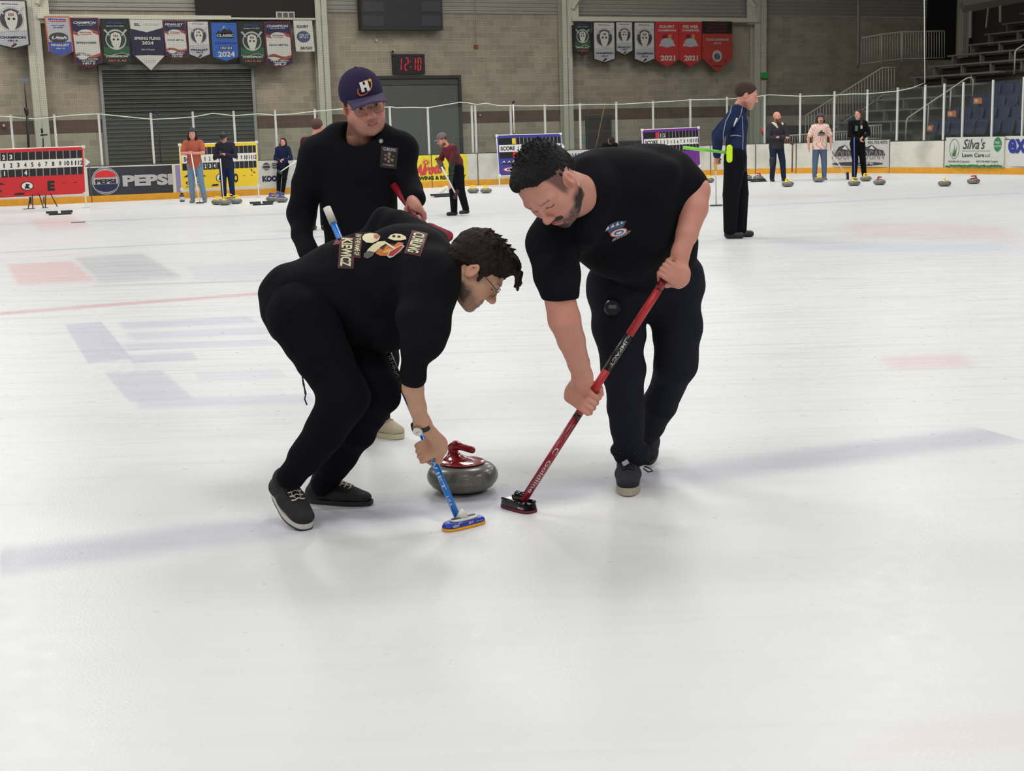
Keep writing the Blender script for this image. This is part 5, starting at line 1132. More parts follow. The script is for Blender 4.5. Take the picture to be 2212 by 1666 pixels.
def shaft_text(t, parent, s, top, bot, frac_, length, hgt, r, m, face=None, flip=1, bold=.005, shear=0):
    """lettering wrapped round a shaft facing the camera; reads along the shaft"""
    v, f, asp = text_geo(s, bold, shear); top = Vector(top); bot = Vector(bot); ax = (bot-top).normalized()*flip; c = top.lerp(bot, frac_); vw = (Vector((0, 0, CAMH))-c); nrm = vw-ax*vw.dot(ax); nrm.normalize()
    if face is not None: nrm = (nrm+Vector(face)).normalized(); nrm = (nrm-ax*nrm.dot(ax)).normalized()
    sd = nrm.cross(ax).normalized()
    bm = bmesh.new(); bv = [bm.verts.new((x*length, y*hgt, 0)) for x, y in v]
    for q in f:
        try: bm.faces.new([bv[i] for i in q])
        except ValueError: pass
    bmesh.ops.triangulate(bm, faces=bm.faces[:])
    for _ in range(3): bmesh.ops.subdivide_edges(bm, edges=[e for e in bm.edges if abs(e.verts[0].co.y-e.verts[1].co.y) > r*.22], cuts=1)
    bmesh.ops.triangulate(bm, faces=bm.faces[:]); bm.verts.index_update(); v = [(q.co.x/length, q.co.y/hgt) for q in bm.verts]; f = [tuple(w.index for w in q.verts) for q in bm.faces]; bm.free()
    mb = MB(); mb.v = []
    for x, y in v:
        a = y*hgt/r; mb.v.append(tuple(c+ax*(x*length)+(nrm*math.cos(a)+sd*math.sin(a))*(r+.0007)))
    mb.f = [tuple(q) for q in f]; mb.mi = [0]*len(f); o = mbput(t, mb, 'lettering', m); return o
white_rub = mat('white_rubber', (214, 210, 200), .6); lace_m = mat('lace_offwhite', (224, 216, 200), .8)
# ---------------------------------------------------------------- A: bent sweeper, blue broom
A = thing('person', 'dark haired sweeper in black hoodie with back print bent double over a blue broom', 'person', (-.75, 5.15, 0))
a_top, a_bot = P(706, 449, 5.42), P(994, 1131, 4.93)
def a_on(f): return a_top.lerp(a_bot, f)
HA = Head(P(1032, 588, 5.06), (.66, -.10, -.72), (.72, .06, .69), 1.07)
neckA = P(975, 588, 5.12)
Vh, Qh, Ch = build_head(HA, SKA, neckA, .058, beard=(84, 66, 56), bamt=.55, brow=(60, 44, 38), eyes=False, stache=.55, res=.0024)
gA = P(925, 968, 5.0); tA = (gA-a_top).dot((a_bot-a_top).normalized()); gA = a_top+(a_bot-a_top).normalized()*tA
axA = (a_bot-a_top).normalized(); wristA = P(912, 915, 4.93)
S = SDF(.0028); view = (Vector((0, 0, CAMH))-gA).normalized()
elbA = P(893, 812, 4.852)
grip(S, gA, axA, view+Vector((-.45, 0, .55)), .0125, wristA, .98, 1)
S.chain([wristA, P(902, 880, 4.90), P(892, 838, 4.87), elbA], [.0265, .031, .038, .038], k=.03, flat=(view), fs=.86)
Vr, Qr = S.geo(1)
# left hand high on the shaft behind the back
gL = a_on(.20); S = SDF(.004); grip(S, gL, axA, (.3, .9, .1), .0125, P(770, 545, 5.56), .98, 1); S.cap(P(770, 545, 5.56), P(800, 520, 5.56), .028, .035, k=.03); Vl, Ql = S.geo(1)
S = SDF(.010); S.chain([P(650, 660, 5.14), P(760, 620, 5.16), P(900, 600, 5.14), neckA], [.10, .10, .10, .05], k=.05)
for h, k_, an in ((P(655, 690, 5.02), P(752, 860, 4.90), P(632, 1030, 5.03)), (P(690, 690, 5.28), P(822, 850, 5.10), P(697, 1050, 5.32))): S.chain([h, k_, an], [.07, .05, .035], k=.03)
S.chain([P(930, 600, 4.97), P(911, 745, 4.84), P(893, 812, 4.85)], [.05, .03, .03], k=.02); S.chain([P(915, 545, 5.32), P(842, 487, 5.50), P(800, 522, 5.56)], [.06, .045, .036], k=.03)
Vc, Qc = S.geo(1)
V, Q = joinnp([(Vh, Qh), (Vr, Qr), (Vl, Ql), (Vc, Qc)]); C = np.concatenate([Ch, hand_cols(Vr, SKA, 1), hand_cols(Vl, SKA, 2), np.tile(SKA, (len(Vc), 1))])
put(A, 'body', V, Q, skinm, C)
# hair
def hpA(S):
    S.ell((0, -.028, .045), (.088, .108, .092), k=.02); S.ell((0, .05, .100), (.066, .050, .034), k=.03); S.ell((0, -.09, -.015), (.066, .034, .060), k=.03)
    for s in (-1, 1): S.cap((s*.078, .015, .03), (s*.077, .022, -.015), .010, .006, k=.02)
    rs = np.random.RandomState(5)
    for i in range(70):
        th = rs.uniform(-.9, 1.0); ph = rs.uniform(-1.1, 1.1); b_ = np.array([math.sin(ph)*.082, -.03+.10*math.sin(th)*math.cos(ph), .045+.088*math.cos(th)*math.cos(ph)])
        n = (b_-np.array([0, -.03, .03])); n /= np.linalg.norm(n); d = n*.6+np.array([rs.uniform(-.5, .5), .75, -.05]); d /= np.linalg.norm(d)
        L_ = rs.uniform(.018, .045); S.cap(b_-n*.006, b_+d*L_, .0065, .0018, k=.004)
    for i in range(26):   # fringe hanging over the forehead
        x = rs.uniform(-.05, .05); S.chain([(x, .070+rs.uniform(-.01, .01), .098), (x*1.1, .105, .096+rs.uniform(-.012, .01)), (x*1.15+rs.uniform(-.01, .01), .128+rs.uniform(-.012, .014), .072+rs.uniform(-.02, .012))], [.009, .0065, .002], k=.004)
    S.ell((0, .075, -.045), (.078, .085, .088), k=.012, op='s'); S.cap((.1, -.012, -.03), (-.1, -.012, -.03), .030, .030, k=.01, op='s')
V, Q = hair_geo(HA, hpA, .0026, .0018, 300, 2, 0); put(A, 'hair', V, Q, hairmat('hair_darkbrown', (40, 28, 27)))
specs(A, HA, M['black'])
# sweatshirt
S = SDF(.008)
S.chain([P(655, 655, 5.14), P(760, 615, 5.16), P(870, 598, 5.15)], [.152, .178, .197], k=.06, flat=(0, 1, 0), fs=.98)
S.ell(P(905, 590, 5.14), (.13, .20, .15), k=.06); S.cap(P(800, 680, 5.13), P(832, 700, 5.12), .125, .11, k=.08)
S.cap(P(617, 628, 5.14), P(640, 690, 5.12), .088, .11, k=.05)
S.chain([P(928, 603, 4.99), P(918, 690, 4.88), P(913, 735, 4.84)], [.116, .098, .082], k=.05); S.cap(P(905, 752, 4.84), P(900, 764, 4.845), .062, .056, k=.02); S.cap(P(898, 772, 4.85), P(893, 808, 4.855), .0505, .0475, k=.008); fA = (P(885, 880, 4.9)-P(898, 772, 4.85)).normalized(); xA = fA.cross(Vector((0, 1, 0))).normalized(); yA = fA.cross(xA); S.rbox(P(891, 832, 4.857)+fA*.06, (.1, .1, .06), np.array([[xA[i], yA[i], fA[i]] for i in range(3)]), .002, k=.003, op='s')
S.chain([P(915, 548, 5.30), P(862, 500, 5.44), P(838, 490, 5.48)], [.110, .082, .074], k=.05); S.cap(P(835, 495, 5.50), P(800, 525, 5.56), .072, .055, k=.03)
S.cap(P(975, 590, 5.12), P(992, 590, 5.10), .086, .076, k=.03)
for s_ in range(3): S.cap(P(984+6*s_, 552, 5.02), P(984+5*s_, 632, 5.04), .012, .014, k=.02)
shirtA, sVA, sQA = putS(A, 'sweatshirt', S, blk, .006, 30, 2)
S = SDF(.008)
S.cap(P(648, 665, 5.10), P(668, 672, 5.22), .128, .125, k=.05)
S.chain([P(655, 690, 5.02), P(700, 775, 4.96), P(745, 858, 4.90)], [.126, .104, .084], k=.05)
S.chain([P(742, 862, 4.90), P(700, 935, 4.95), P(655, 995, 5.00), P(628, 1030, 5.03)], [.082, .076, .062, .054], k=.04)
S.chain([P(695, 690, 5.28), P(775, 775, 5.18), P(815, 845, 5.10)], [.125, .105, .084], k=.05)
S.chain([P(812, 850, 5.10), P(770, 930, 5.18), P(720, 1010, 5.28), P(700, 1045, 5.32)], [.082, .074, .060, .054], k=.04)
putS(A, 'trousers', S, blk2, .004, 34, 2)
mb = MB(); mb.tube([P(642, 760, 5.0), P(652, 800, 4.93), P(655, 830, 4.93), P(661, 850, 4.93), P(658, 862, 4.93), P(663, 875, 4.93)], .0028, 6); mb.tube([P(648, 792, 4.94), P(657, 832, 4.935), P(659, 852, 4.935)], .0026, 6); mbput(A, mb, 'drawstring', M['black'], True)
t1 = G(662, 1146); h1 = P(602, 1052, 5.16); h1.z = .055
shoe(A, (-.925, 5.19, .085), t1, None, mat('black_suede', (26, 26, 30), .8, bump=.3, bscale=50), white_rub, lace_m, .055, (0, 0, 1), edge=M['black'])
shoe(A, (-.835, 5.36, 0), (-.565, 5.285, 0), None, mat('black_suede', (26, 26, 30), .8), M['black'], lace_m, .047, (0, 0, 1), .02)
# watch
wc = P(909, 921, 4.93); up_w = (wristA-elbA).normalized(); nW = (view+Vector((-.35, 0, .25))); nW = (nW-up_w*nW.dot(up_w)).normalized(); sW = up_w.cross(nW).normalized()
mb = MB(); ring = []
for i in range(25): a = i*2*math.pi/24; ring.append(wc+(nW*math.cos(a)*.0285+sW*math.sin(a)*.034))
for i in range(24):
    a_, b_ = ring[i], ring[i+1]; mb.slab([a_-up_w*.009, b_-up_w*.009, b_+up_w*.009, a_+up_w*.009], (a_-wc).normalized()*.003)
w_ = mbput(A, mb, 'watch_strap', M['black'])
Mw = Matrix.Translation(wc+nW*.030) @ Matrix((sW, up_w, nW)).transposed().to_4x4()
mb = MB(); mb.lathe([(0, 0), (.0195, 0), (.0195, .006), (.0175, .0072), (0, .0072)], 32, Mw); q = mbput(A, mb, 'watch_case', mat('watch_steel', (190, 170, 150), .25, metal=.8), False)
mb = MB(); mb.lathe([(0, .0073), (.0172, .0073), (.0172, .0078), (0, .0078)], 32, Mw); mbput(A, mb, 'watch_dial', mat('watch_white', (232, 228, 218), .3))
mb = MB(); mb.slab([Mw @ Vector(v) for v in ((-.0006, 0, .0082), (.0006, 0, .0082), (.0085, .009, .0082), (.0075, .0098, .0082))], nW*.0004); mb.slab([Mw @ Vector(v) for v in ((0, -.0006, .0082), (0, .0006, .0082), (-.009, -.0025, .0082), (-.009, -.0037, .0082))], nW*.0004); mbput(A, mb, 'watch_hands', M['black'])
# back print
tree = bvh(sVA, sQA)
cream = mat('print_cream', (226, 216, 176), .7); pr = mat('print_maroon', (120, 44, 60), .7); pred = mat('print_red', (176, 40, 44), .7); por = mat('print_flame', (196, 116, 52), .7)
def dv(T, tr, mb, name, m, off, cuts=1): return mbput(T, drape(mb, None, tr, off, cuts, True), name, m)
def aline(s_, p0, p1, up, m, back=None, ex=4, bold=.03):
    ux, uy = up; L_ = math.hypot(p1[0]-p0[0], p1[1]-p0[1]); dx, dy = (p1[0]-p0[0])/L_, (p1[1]-p0[1])/L_
    if back:
        for e, k_, mm, of in ((ex, .5+.22, back, .0010), (ex-2, .5+.12, M['black'], .0018)):
            dv(A, tree, pxgeo([(p0[0]-dx*e-ux*k_, p0[1]-dy*e-uy*k_), (p1[0]+dx*e-ux*k_, p1[1]+dy*e-uy*k_), (p1[0]+dx*e+ux*k_, p1[1]+dy*e+uy*k_), (p0[0]-dx*e+ux*k_, p0[1]-dy*e+uy*k_)]), 'print_panel', mm, of, 3)
    dv(A, tree, pxtext(s_, p0, p1, up, bold=bold), 'lettering', m, .0026, 2)
aline('CURLING', (906, 505), (892, 547), (24, 5), cream, pr, bold=.03)
aline('IN THE NAME OF', (775, 509), (771, 553), (11, 1), cream, pr, bold=.02)
aline('KIEWICZ', (751, 517), (747, 576), (23, 1), cream, pr, bold=.03)
def bpoly(pts, name, m, off): dv(A, tree, pxgeo(pts), name, m, off*.8, 2)
def bell(cx, cy, rx, ry, name, m, off, n=20): bpoly([(cx+rx*math.cos(i*2*math.pi/n), cy+ry*math.sin(i*2*math.pi/n)) for i in range(n)], name, m, off)
bpoly([(720, 530), (728, 525), (727, 518), (734, 522), (742, 516), (741, 524), (732, 529)], 'print_spark', pr, .0022)
bell(838, 540, 32, 13, 'print_flame', mat('print_dusk', (74, 40, 30), .7), .0014); bpoly([(812, 548), (820, 536), (828, 541), (836, 530), (846, 536), (860, 524), (872, 526), (862, 538), (848, 546), (836, 553), (822, 553)], 'print_flame', por, .0020); bpoly([(826, 547), (836, 540), (848, 538), (838, 547)], 'print_ember', mat('print_gold', (226, 170, 80), .7), .0028)
bpoly([(783, 513), (788, 507), (800, 505), (815, 506), (822, 513), (818, 520), (806, 526), (792, 525), (784, 519)], 'print_hat', cream, .0024); bpoly([(808, 509), (817, 507), (822, 512), (814, 518), (809, 515)], 'print_hat_band', mat('print_rose', (190, 110, 100), .7), .0032)
bpoly([(838, 516), (844, 509), (854, 506), (866, 507), (876, 512), (878, 518), (866, 521), (852, 521)], 'print_skull', cream, .0026); bell(851, 512, 3.5, 2.2, 'print_skull_eye', M['black'], .0036); bell(862, 513, 3.5, 2.2, 'print_skull_eye', M['black'], .0036)
bpoly([(789, 552), (795, 540), (806, 530), (818, 523), (832, 522), (835, 527), (824, 534), (812, 545), (801, 556), (791, 556)], 'print_bone_hand', cream, .0030)
bpoly([(786, 549), (797, 543), (811, 546), (806, 554), (795, 560), (786, 557)], 'print_sleeve', mat('print_grey', (92, 90, 84), .7), .0036)
bpoly([(830, 526), (834, 524), (856, 538), (853, 541)], 'print_stick', cream, .0036)
bpoly([(837, 554), (841, 544), (856, 536), (870, 530), (874, 534), (864, 545), (850, 556), (842, 558)], 'print_broom_head', M['pale'], .0032)
bpoly([(840, 553), (844, 545), (857, 538), (869, 532), (871, 535), (861, 545), (849, 554)], 'print_broom_head', pred, .0042)
# blue broom
bm1 = mat('shaft_blue', (20, 120, 214), .28, coat=.4, metal=.3)
BB, a_top, a_bot, bax = broom('curling_broom', 'blue curling broom with white grip end, held low in front of the stone', a_top, a_bot, .0125, [(.0, .052, white_rub, 'grip_end'), (.052, .97, bm1, 'shaft')], None)
BB.location = a_bot
for ch in list(BB.children): bpy.data.objects.remove(ch)
mbput(BB, MB().tube([a_on(0), a_on(.052)], .0155, 20), 'grip_end', white_rub, True); mbput(BB, MB().tube([a_on(.05), a_on(.42)], .0128, 20), 'shaft', bm1, True); mbput(BB, MB().tube([a_on(.42), a_on(.60)], .0129, 20), 'shaft_band', mat('shaft_black', (26, 24, 28), .35, coat=.2), True); mbput(BB, MB().tube([a_on(.60), a_on(.985)], .0128, 20), 'shaft', bm1, True); shaft_text(BB, None, 'CURLING', a_top, a_bot, .505, .13, .016, .0129, M['pale'], (-.3, 0, 0))
shaft_text(BB, None, 'JET', a_top, a_bot, .17, .10, .018, .0128, M['pale'], (-.3, 0, 0)); shaft_text(BB, None, 'Curling', a_top, a_bot, .12, .08, .012, .0128, M['pale'], (.3, 0, 0))
shaft_text(BB, None, 'NEW', a_top, a_bot, .80, .10, .017, .0128, M['pale'], (-.55, 0, 0)); shaft_text(BB, None, 'JET', a_top, a_bot, .87, .08, .017, .0128, M['pale'], (-.55, 0, 0)); shaft_text(BB, None, 'USA.', a_top, a_bot, .935, .045, .012, .0128, M['pale'], (-.55, 0, 0))
def pad_geo(c, d, ln, wd, z0, z1, rnd=.5, n=32, taper=1.0):
    c = Vector(c); d = Vector(d); d.z = 0; d.normalize(); s = Vector((-d.y, d.x, 0)); mb = MB()
    lay = [(z0, .93), (z0+(z1-z0)*.15, 1), (z0+(z1-z0)*.8, 1*taper), (z1, .92*taper)]
    for z, sc in lay:
        for i in range(n):
            a = i*2*math.pi/n; e = .62; x = math.copysign(abs(math.cos(a))**(e), math.cos(a)); y = math.copysign(abs(math.sin(a))**e, math.sin(a))
            mb.v.append(tuple(Vector((c.x, c.y, 0))+d*(x*ln/2*sc)+s*(y*wd/2*sc)+Vector((0, 0, z))))
    for k in range(3):
        for i in range(n): mb.f.append((k*n+i, k*n+(i+1) % n, (k+1)*n+(i+1) % n, (k+1)*n+i)); mb.mi.append(0)
    mb.f += [tuple(range(n))[::-1], tuple(range(3*n, 4*n))]; mb.mi += [0, 0]; return mb
hc = (G(955, 1158)+G(1046, 1134))/2; hc.y += .045; hd = G(1048, 1136)-G(952, 1160)
mbput(BB, pad_geo(hc, hd, .185, .066, .0, .012), 'pad_fabric', mat('pad_orange', (244, 168, 40), .6), True); mbput(BB, pad_geo(hc, hd, .184, .066, .012, .030, taper=.93), 'head', mat('head_blue', (34, 64, 170), .35, coat=.3), False)
mbput(BB, pad_geo(hc, hd, .115, .050, .030, .038), 'top_plate', M['white'], False)
d_ = Vector((hd.x, hd.y, 0)).normalized(); s_ = Vector((-d_.y, d_.x, 0))
for sg in (-1, 1): mbput(BB, pad_geo(hc+d_*sg*.032, hd, .045, .022, .038, .0392), 'plate_recess', M['dgrey'])
mbput(BB, MB().tube([hc+Vector((0, 0, .034)), hc+Vector((0, 0, .05))+(a_bot-hc)*.3, a_bot+(a_top-a_bot).normalized()*.02], [.022, .018, .0145], 18), 'socket', M['white'], True)
HFr = Frame(hc+Vector((0, 0, .021))-s_*.0325, d_, (s_*.12+UP).normalized()); 
mb = MB(); HFr.text(mb, 'NEW', -.058, 0, .03, .010, .0008, .04); mbput(BB, mb, 'lettering', M['pale']); mb = MB(); HFr.text(mb, 'JET', .010, 0, .024, .009, .0008, .04); mbput(BB, mb, 'lettering', M['pale']); mb = MB(); HFr.text(mb, 'new curling', .052, 0, .036, .004, .0008, .02); mbput(BB, mb, 'lettering', M['pale'])
# ---------------------------------------------------------------- C: front sweeper in black t-shirt, red broom
Cc = thing('person', 'big bearded sweeper in black t-shirt leaning on a red broom right of the stone', 'person', (.45, 5.5, 0))
HC = Head(P(1183, 403, 4.80), (-.244, -.552, -.798), (-.66, -.51, .555), 1.13)
neckC = P(1262, 428, 5.02)
Vh, Qh, Ch = build_head(HC, SKP*.96, neckC, .074, fat=1.08, beard=(44, 34, 32), bamt=.80, brow=(104, 72, 62), eyes=False, stache=1.15, fade=(70, 54, 50), res=.0024)
ct, cb = P(1441, 596, 5.10), P(1130, 1082, 5.13)
def c_on(f): return ct.lerp(cb, f)
axC = (cb-ct).normalized()
# upper hand (his left), arm bare from the sleeve
g1 = P(1446, 588, 5.095); g1 = c_on(-.02); vw = (Vector((0, 0, CAMH))-g1).normalized(); w1 = P(1470, 545, 5.12)
S = SDF(.003); grip(S, g1, axC, vw*1.0+Vector((.7, 0, .35)), .0155, w1, .88, 1, wr=.026)
S.chain([w1, P(1484, 505, 5.14), P(1499, 450, 5.18), P(1500, 412, 5.22), P(1488, 400, 5.24)], [.031, .041, .052, .058, .060], k=.03)
Vr, Qr = S.geo(1)
g2f = ((P(1264, 862, 5.12)-ct).dot(axC))/((cb-ct).length); g2 = c_on(g2f); w2 = P(1258, 818, 5.07)
S = SDF(.003); vw2 = (Vector((0, 0, CAMH))-g2).normalized(); grip(S, g2, axC, vw2*.8+Vector((-.35, 0, .5)), .0155, w2, 1.08, -1, wr=.033)
S.chain([w2, P(1250, 785, 5.04), P(1234, 735, 4.98), P(1219, 690, 4.92), P(1208, 640, 4.91)], [.033, .040, .050, .058, .056], k=.04)
Vl, Ql = S.geo(1)
S = SDF(.012); S.chain([neckC, P(1320, 460, 5.15), P(1390, 580, 5.5)], [.07, .13, .12], k=.06)
for h, k_, an in ((P(1340, 640, 5.48), P(1345, 785, 5.36), P(1358, 950, 5.48)), (P(1455, 640, 5.5), P(1460, 785, 5.45), P(1402, 925, 5.78))): S.chain([h, k_, an], [.07, .05, .03], k=.03)
S.cap(P(1206, 540, 5.05), P(1208, 650, 4.905), .045, .045, k=.04); S.cap(P(1430, 400, 5.25), P(1490, 402, 5.24), .06, .06, k=.04); S.chain([P(1320, 460, 5.2), P(1206, 530, 5.06)], [.06, .045]); S.chain([P(1320, 460, 5.15), P(1430, 400, 5.25)], [.08, .06])
Vc, Qc = S.geo(1)
V, Q = joinnp([(Vh, Qh), (Vr, Qr), (Vl, Ql), (Vc, Qc)]); put(Cc, 'body', V, Q, skinm, np.concatenate([Ch, hand_cols(Vr, SKP, 1), hand_cols(Vl, SKP, 2), np.tile(SKP, (len(Vc), 1))]))
def hpC(S):
    S.ell((0, -.026, .038), (.083, .104, .090), k=.02); S.ell((0, .036, .094), (.056, .040, .024), k=.03); S.ell((0, -.085, -.01), (.066, .034, .05), k=.03)
    rs = np.random.RandomState(9)
    for i in range(300):
        th = rs.uniform(-1.2, 1.1); ph = rs.uniform(-1.0, 1.0); b_ = np.array([math.sin(ph)*.083, -.028+.106*math.sin(th)*math.cos(ph), .040+.092*math.cos(th)*math.cos(ph)])
        n = b_-np.array([0, -.03, .03]); n /= np.linalg.norm(n); d = n+rs.uniform(-.35, .35, 3); S.cap(b_-n*.008, b_+d*rs.uniform(.000, .005), .0042, .0018, k=.003)
    S.ell((0, .085, .000), (.070, .062, .082), k=.02, op='s'); S.ell((0, .09, .07), (.045, .030, .03), k=.02, op='s')
    for s in (-1, 1): S.ell((s*.056, .066, .046), (.022, .032, .030), k=.012, op='s'); S.ell((s*.08, .055, -.035), (.03, .042, .046), k=.01, op='s')
    S.rbox((0, .033, -.046), (.2, .066, .062), None, .004, k=.006, op='s'); S.ell((0, -.03, -.10), (.12, .14, .060), k=.01, op='s')
V, Q = hair_geo(HC, hpC, .0028, .0014, 420, 4, 0); put(Cc, 'hair', V, Q, hairmat('hair_black', (20, 17, 18)))
S = SDF(.008)
S.chain([P(1290, 440, 5.18), P(1345, 478, 5.27), P(1392, 520, 5.38)], [.190, .222, .186], k=.08)
S.ell(P(1330, 398, 5.16), (.25, .17, .12), M=np.array(Matrix.Rotation(-.14, 3, 'Y')), k=.08); S.ell(P(1420, 405, 5.3), (.13, .14, .13), k=.08); S.ell(P(1390, 380, 5.3), (.17, .12, .10), k=.08)
S.chain([P(1240, 465, 5.10), P(1197, 520, 5.05), P(1203, 590, 4.96), P(1207, 628, 4.915)], [.110, .100, .084, .073], k=.06); fC = (P(1215, 760, 4.9)-P(1205, 640, 4.91)).normalized(); xC = fC.cross(Vector((0, 1, 0))).normalized(); yC = fC.cross(xC); S.rbox(P(1209, 648, 4.91)+fC*.08, (.12, .12, .08), np.array([[xC[i], yC[i], fC[i]] for i in range(3)]), .002, k=.003, op='s')
S.chain([P(1425, 388, 5.28), P(1480, 412, 5.24)], [.115, .090], k=.06); S.cap(P(1470, 398, 5.25), P(1482, 420, 5.24), .085, .083, k=.02)
S.cap(P(1385, 560, 5.42), P(1440, 545, 5.42), .13, .12, k=.06); S.ell(P(1288, 418, 5.07), (.085, .12, .11), k=.04)
# neck opening and sleeve ends
S.chain([P(1275, 372, 5.06), P(1294, 425, 4.99), P(1268, 505, 4.98)], [.042, .060, .05], k=.05); S.cap(P(1238, 412, 4.93), P(1218, 402, 4.82), .050, .064, k=.012, op='s')
nS = (P(1222, 690, 4.9)-P(1200, 600, 4.94)).normalized(); 
shirtC, sVC, sQC = putS(Cc, 'tshirt', S, blk, .0055, 26, 2)
S = SDF(.008)
S.cap(P(1345, 608, 5.48), P(1450, 600, 5.5), .135, .13, k=.05)
S.chain([P(1338, 640, 5.48), P(1338, 715, 5.42), P(1346, 792, 5.36)], [.122, .104, .080], k=.05); S.chain([P(1346, 795, 5.36), P(1352, 880, 5.40), P(1360, 965, 5.48)], [.079, .074, .060], k=.04)
S.chain([P(1450, 640, 5.5), P(1462, 715, 5.47), P(1460, 785, 5.45)], [.120, .100, .080], k=.05); S.chain([P(1458, 790, 5.45), P(1428, 870, 5.62), P(1400, 935, 5.8)], [.078, .070, .056], k=.04)
for c, r_ in ((P(1360, 972, 5.49), .068), (P(1366, 990, 5.50), .064)): S.cap(c+Vector((-.012, 0, 0)), c+Vector((.016, 0, 0)), r_, r_, k=.012, flat=(0, 0, 1), fs=.55)
putS(Cc, 'jeans', S, blk3, .0045, 34, 2)
suede = mat('navy_suede', (34, 34, 46), .85, bump=.4, bscale=60)
shoe(Cc, (.475, 5.60, 0), G(1357, 1074), None, suede, mat('sole_beige', (176, 166, 146), .7), M['black'], .052, (0, 0, 1), .034)
shoe(Cc, (.610, 6.02, .10), (.575, 5.80, .0), None, suede, M['black'], None, .048, (0, 0, 1), .02)
mb = MB(); mb.tube([P(1392, 1008, 5.42), P(1404, 1012, 5.40), P(1410, 1018, 5.40), P(1400, 1020, 5.41), P(1390, 1012, 5.42)], .0028, 6); mb.tube([P(1394, 1003, 5.43), P(1411, 996, 5.42)], .0022, 6); mbput(Cc, mb, 'lace_loop', M['black'], True)
mb = MB(); c = P(1351, 1000, 5.38); mb.box(c, (.026, .004, .018), Matrix.Rotation(-.5, 3, 'Y')); mbput(Cc, mb, 'shoe_tag', M['silver'])
# badge, belt device, chest logo
c = P(1323, 665, 5.33); Mx = Matrix.Translation(c) @ (Vector((0, 0, CAMH))-c).to_track_quat('Z', 'Y').to_matrix().to_4x4()
mb = MB(); mb.lathe([(0, -.03), (.031, -.03), (.033, .0), (.028, .008), (0, .008)], 28, Mx); mbput(Cc, mb, 'stopwatch', mat('stopwatch_black', (30, 30, 36), .3))
mb = MB(); mb.box((0, 0, 0), (.030, .014, .002)); mb.v = [tuple(Mx @ (Vector(v)+Vector((0, .004, .0095)))) for v in mb.v]; mbput(Cc, mb, 'stopwatch_display', mat('lcd_grey', (110, 112, 108), .4))
treeC = bvh(sVC, sQC)
def lpoly(pts, name, m, off): dv(Cc, treeC, pxgeo(pts, 4.8), name, m, off, 1)
def lell(cx, cy, rx, ry, name, m, off, rot=-.28):
    lpoly([(cx+rx*math.cos(a)*math.cos(rot)-ry*math.sin(a)*math.sin(rot), cy+rx*math.cos(a)*math.sin(rot)+ry*math.sin(a)*math.cos(rot)) for a in [i*2*math.pi/24 for i in range(24)]], name, m, off)
lpoly([(1305, 500), (1312, 488), (1320, 483), (1332, 478), (1340, 477), (1353, 477), (1344, 484), (1346, 490), (1330, 496), (1316, 504), (1312, 499)], 'print_mountain', mat('print_blue', (60, 86, 122), .7), .0012)
for q in ([(1307, 497), (1312, 488), (1316, 493)], [(1318, 492), (1323, 483), (1327, 489)], [(1329, 488), (1333, 479), (1337, 485)], [(1339, 484), (1342, 478), (1346, 481)]): lpoly(q, 'print_snow', M['white'], .002)
lell(1336, 501.5, 20, 9, 'print_target', pred, .0018); lell(1336, 501.5, 17, 7, 'print_target', M['white'], .0024); lell(1336, 501.5, 11, 4.5, 'print_target', M['lblue'], .003); lell(1336, 501.5, 7, 2.6, 'print_target', M['white'], .0036)
dv(Cc, treeC, pxtext('BRIDGE SOCIETY', (1323, 518), (1361, 500), (3, -7), 4.8), 'lettering', M['silver'], .002, 1)
# red broom
RB = thing('curling_broom', 'long red curling broom with black head gripped by the man in the black t-shirt', 'curling broom', cb)
rm_ = mat('shaft_crimson', (146, 24, 42), .35, coat=.25); rk = mat('shaft_black', (26, 24, 28), .35, coat=.2)
top2 = ct-axC*.03
for f0, f1, m, nm, rr in ((-.04, .06, rk, 'shaft_band', .0158), (.02, .055, rm_, 'shaft_patch', .0161), (.06, .255, mat('shaft_scarlet', (190, 44, 50), .45), 'shaft_middle', .0158), (.255, .41, rk, 'shaft_band', .0158), (.41, .555, mat('shaft_scarlet', (190, 44, 50), .45), 'shaft_middle', .0158), (.555, .585, rk, 'shaft_band', .0158), (.585, .605, rm_, 'shaft_patch', .0158), (.605, .625, rk, 'shaft_band', .0158), (.625, 1.0, rm_, 'shaft', .0158)):
    mbput(RB, MB().tube([c_on(f0), c_on(f1)], rr, 20), nm, m, True)
shaft_text(RB, None, 'IMPACT', ct, cb, .335, .11, .012, .0158, M['pale'], (.25, 0, 0))
shaft_text(RB, None, 'Goldline', ct, cb, .885, .15, .015, .0158, M['pale'], (.3, 0, 0)); 
shaft_text(RB, None, 'C', ct, cb, .77, .03, .018, .0158, M['pale'], (.3, 0, 0)); shaft_text(RB, None, 'lightweight', ct, cb, .68, .07, .006, .0158, M['silver'], (.5, 0, 0))
hc = G(1121, 1108); hc.y += .05; hc.x += -.0; hd = G(1156, 1118)-G(1086, 1098)
mbput(RB, pad_geo(hc, hd, .170, .080, .0, .012), 'pad_fabric', mat('pad_maroon', (110, 26, 56), .7), True); mbput(RB, pad_geo(hc, hd, .168, .078, .012, .034, taper=.95), 'head', mat('head_gloss_black', (16, 16, 20), .15, coat=.6))
d_ = Vector((hd.x, hd.y, 0)).normalized(); s_ = Vector((-d_.y, d_.x, 0))
for sg in (-1, 1): mbput(RB, MB().tube([hc+s_*sg*.027-d_*.066+Vector((0, 0, .037)), hc+s_*sg*.027+d_*.066+Vector((0, 0, .037))], .006, 8), 'head_rail', mat('head_gloss_black', (16, 16, 20), .15), True)
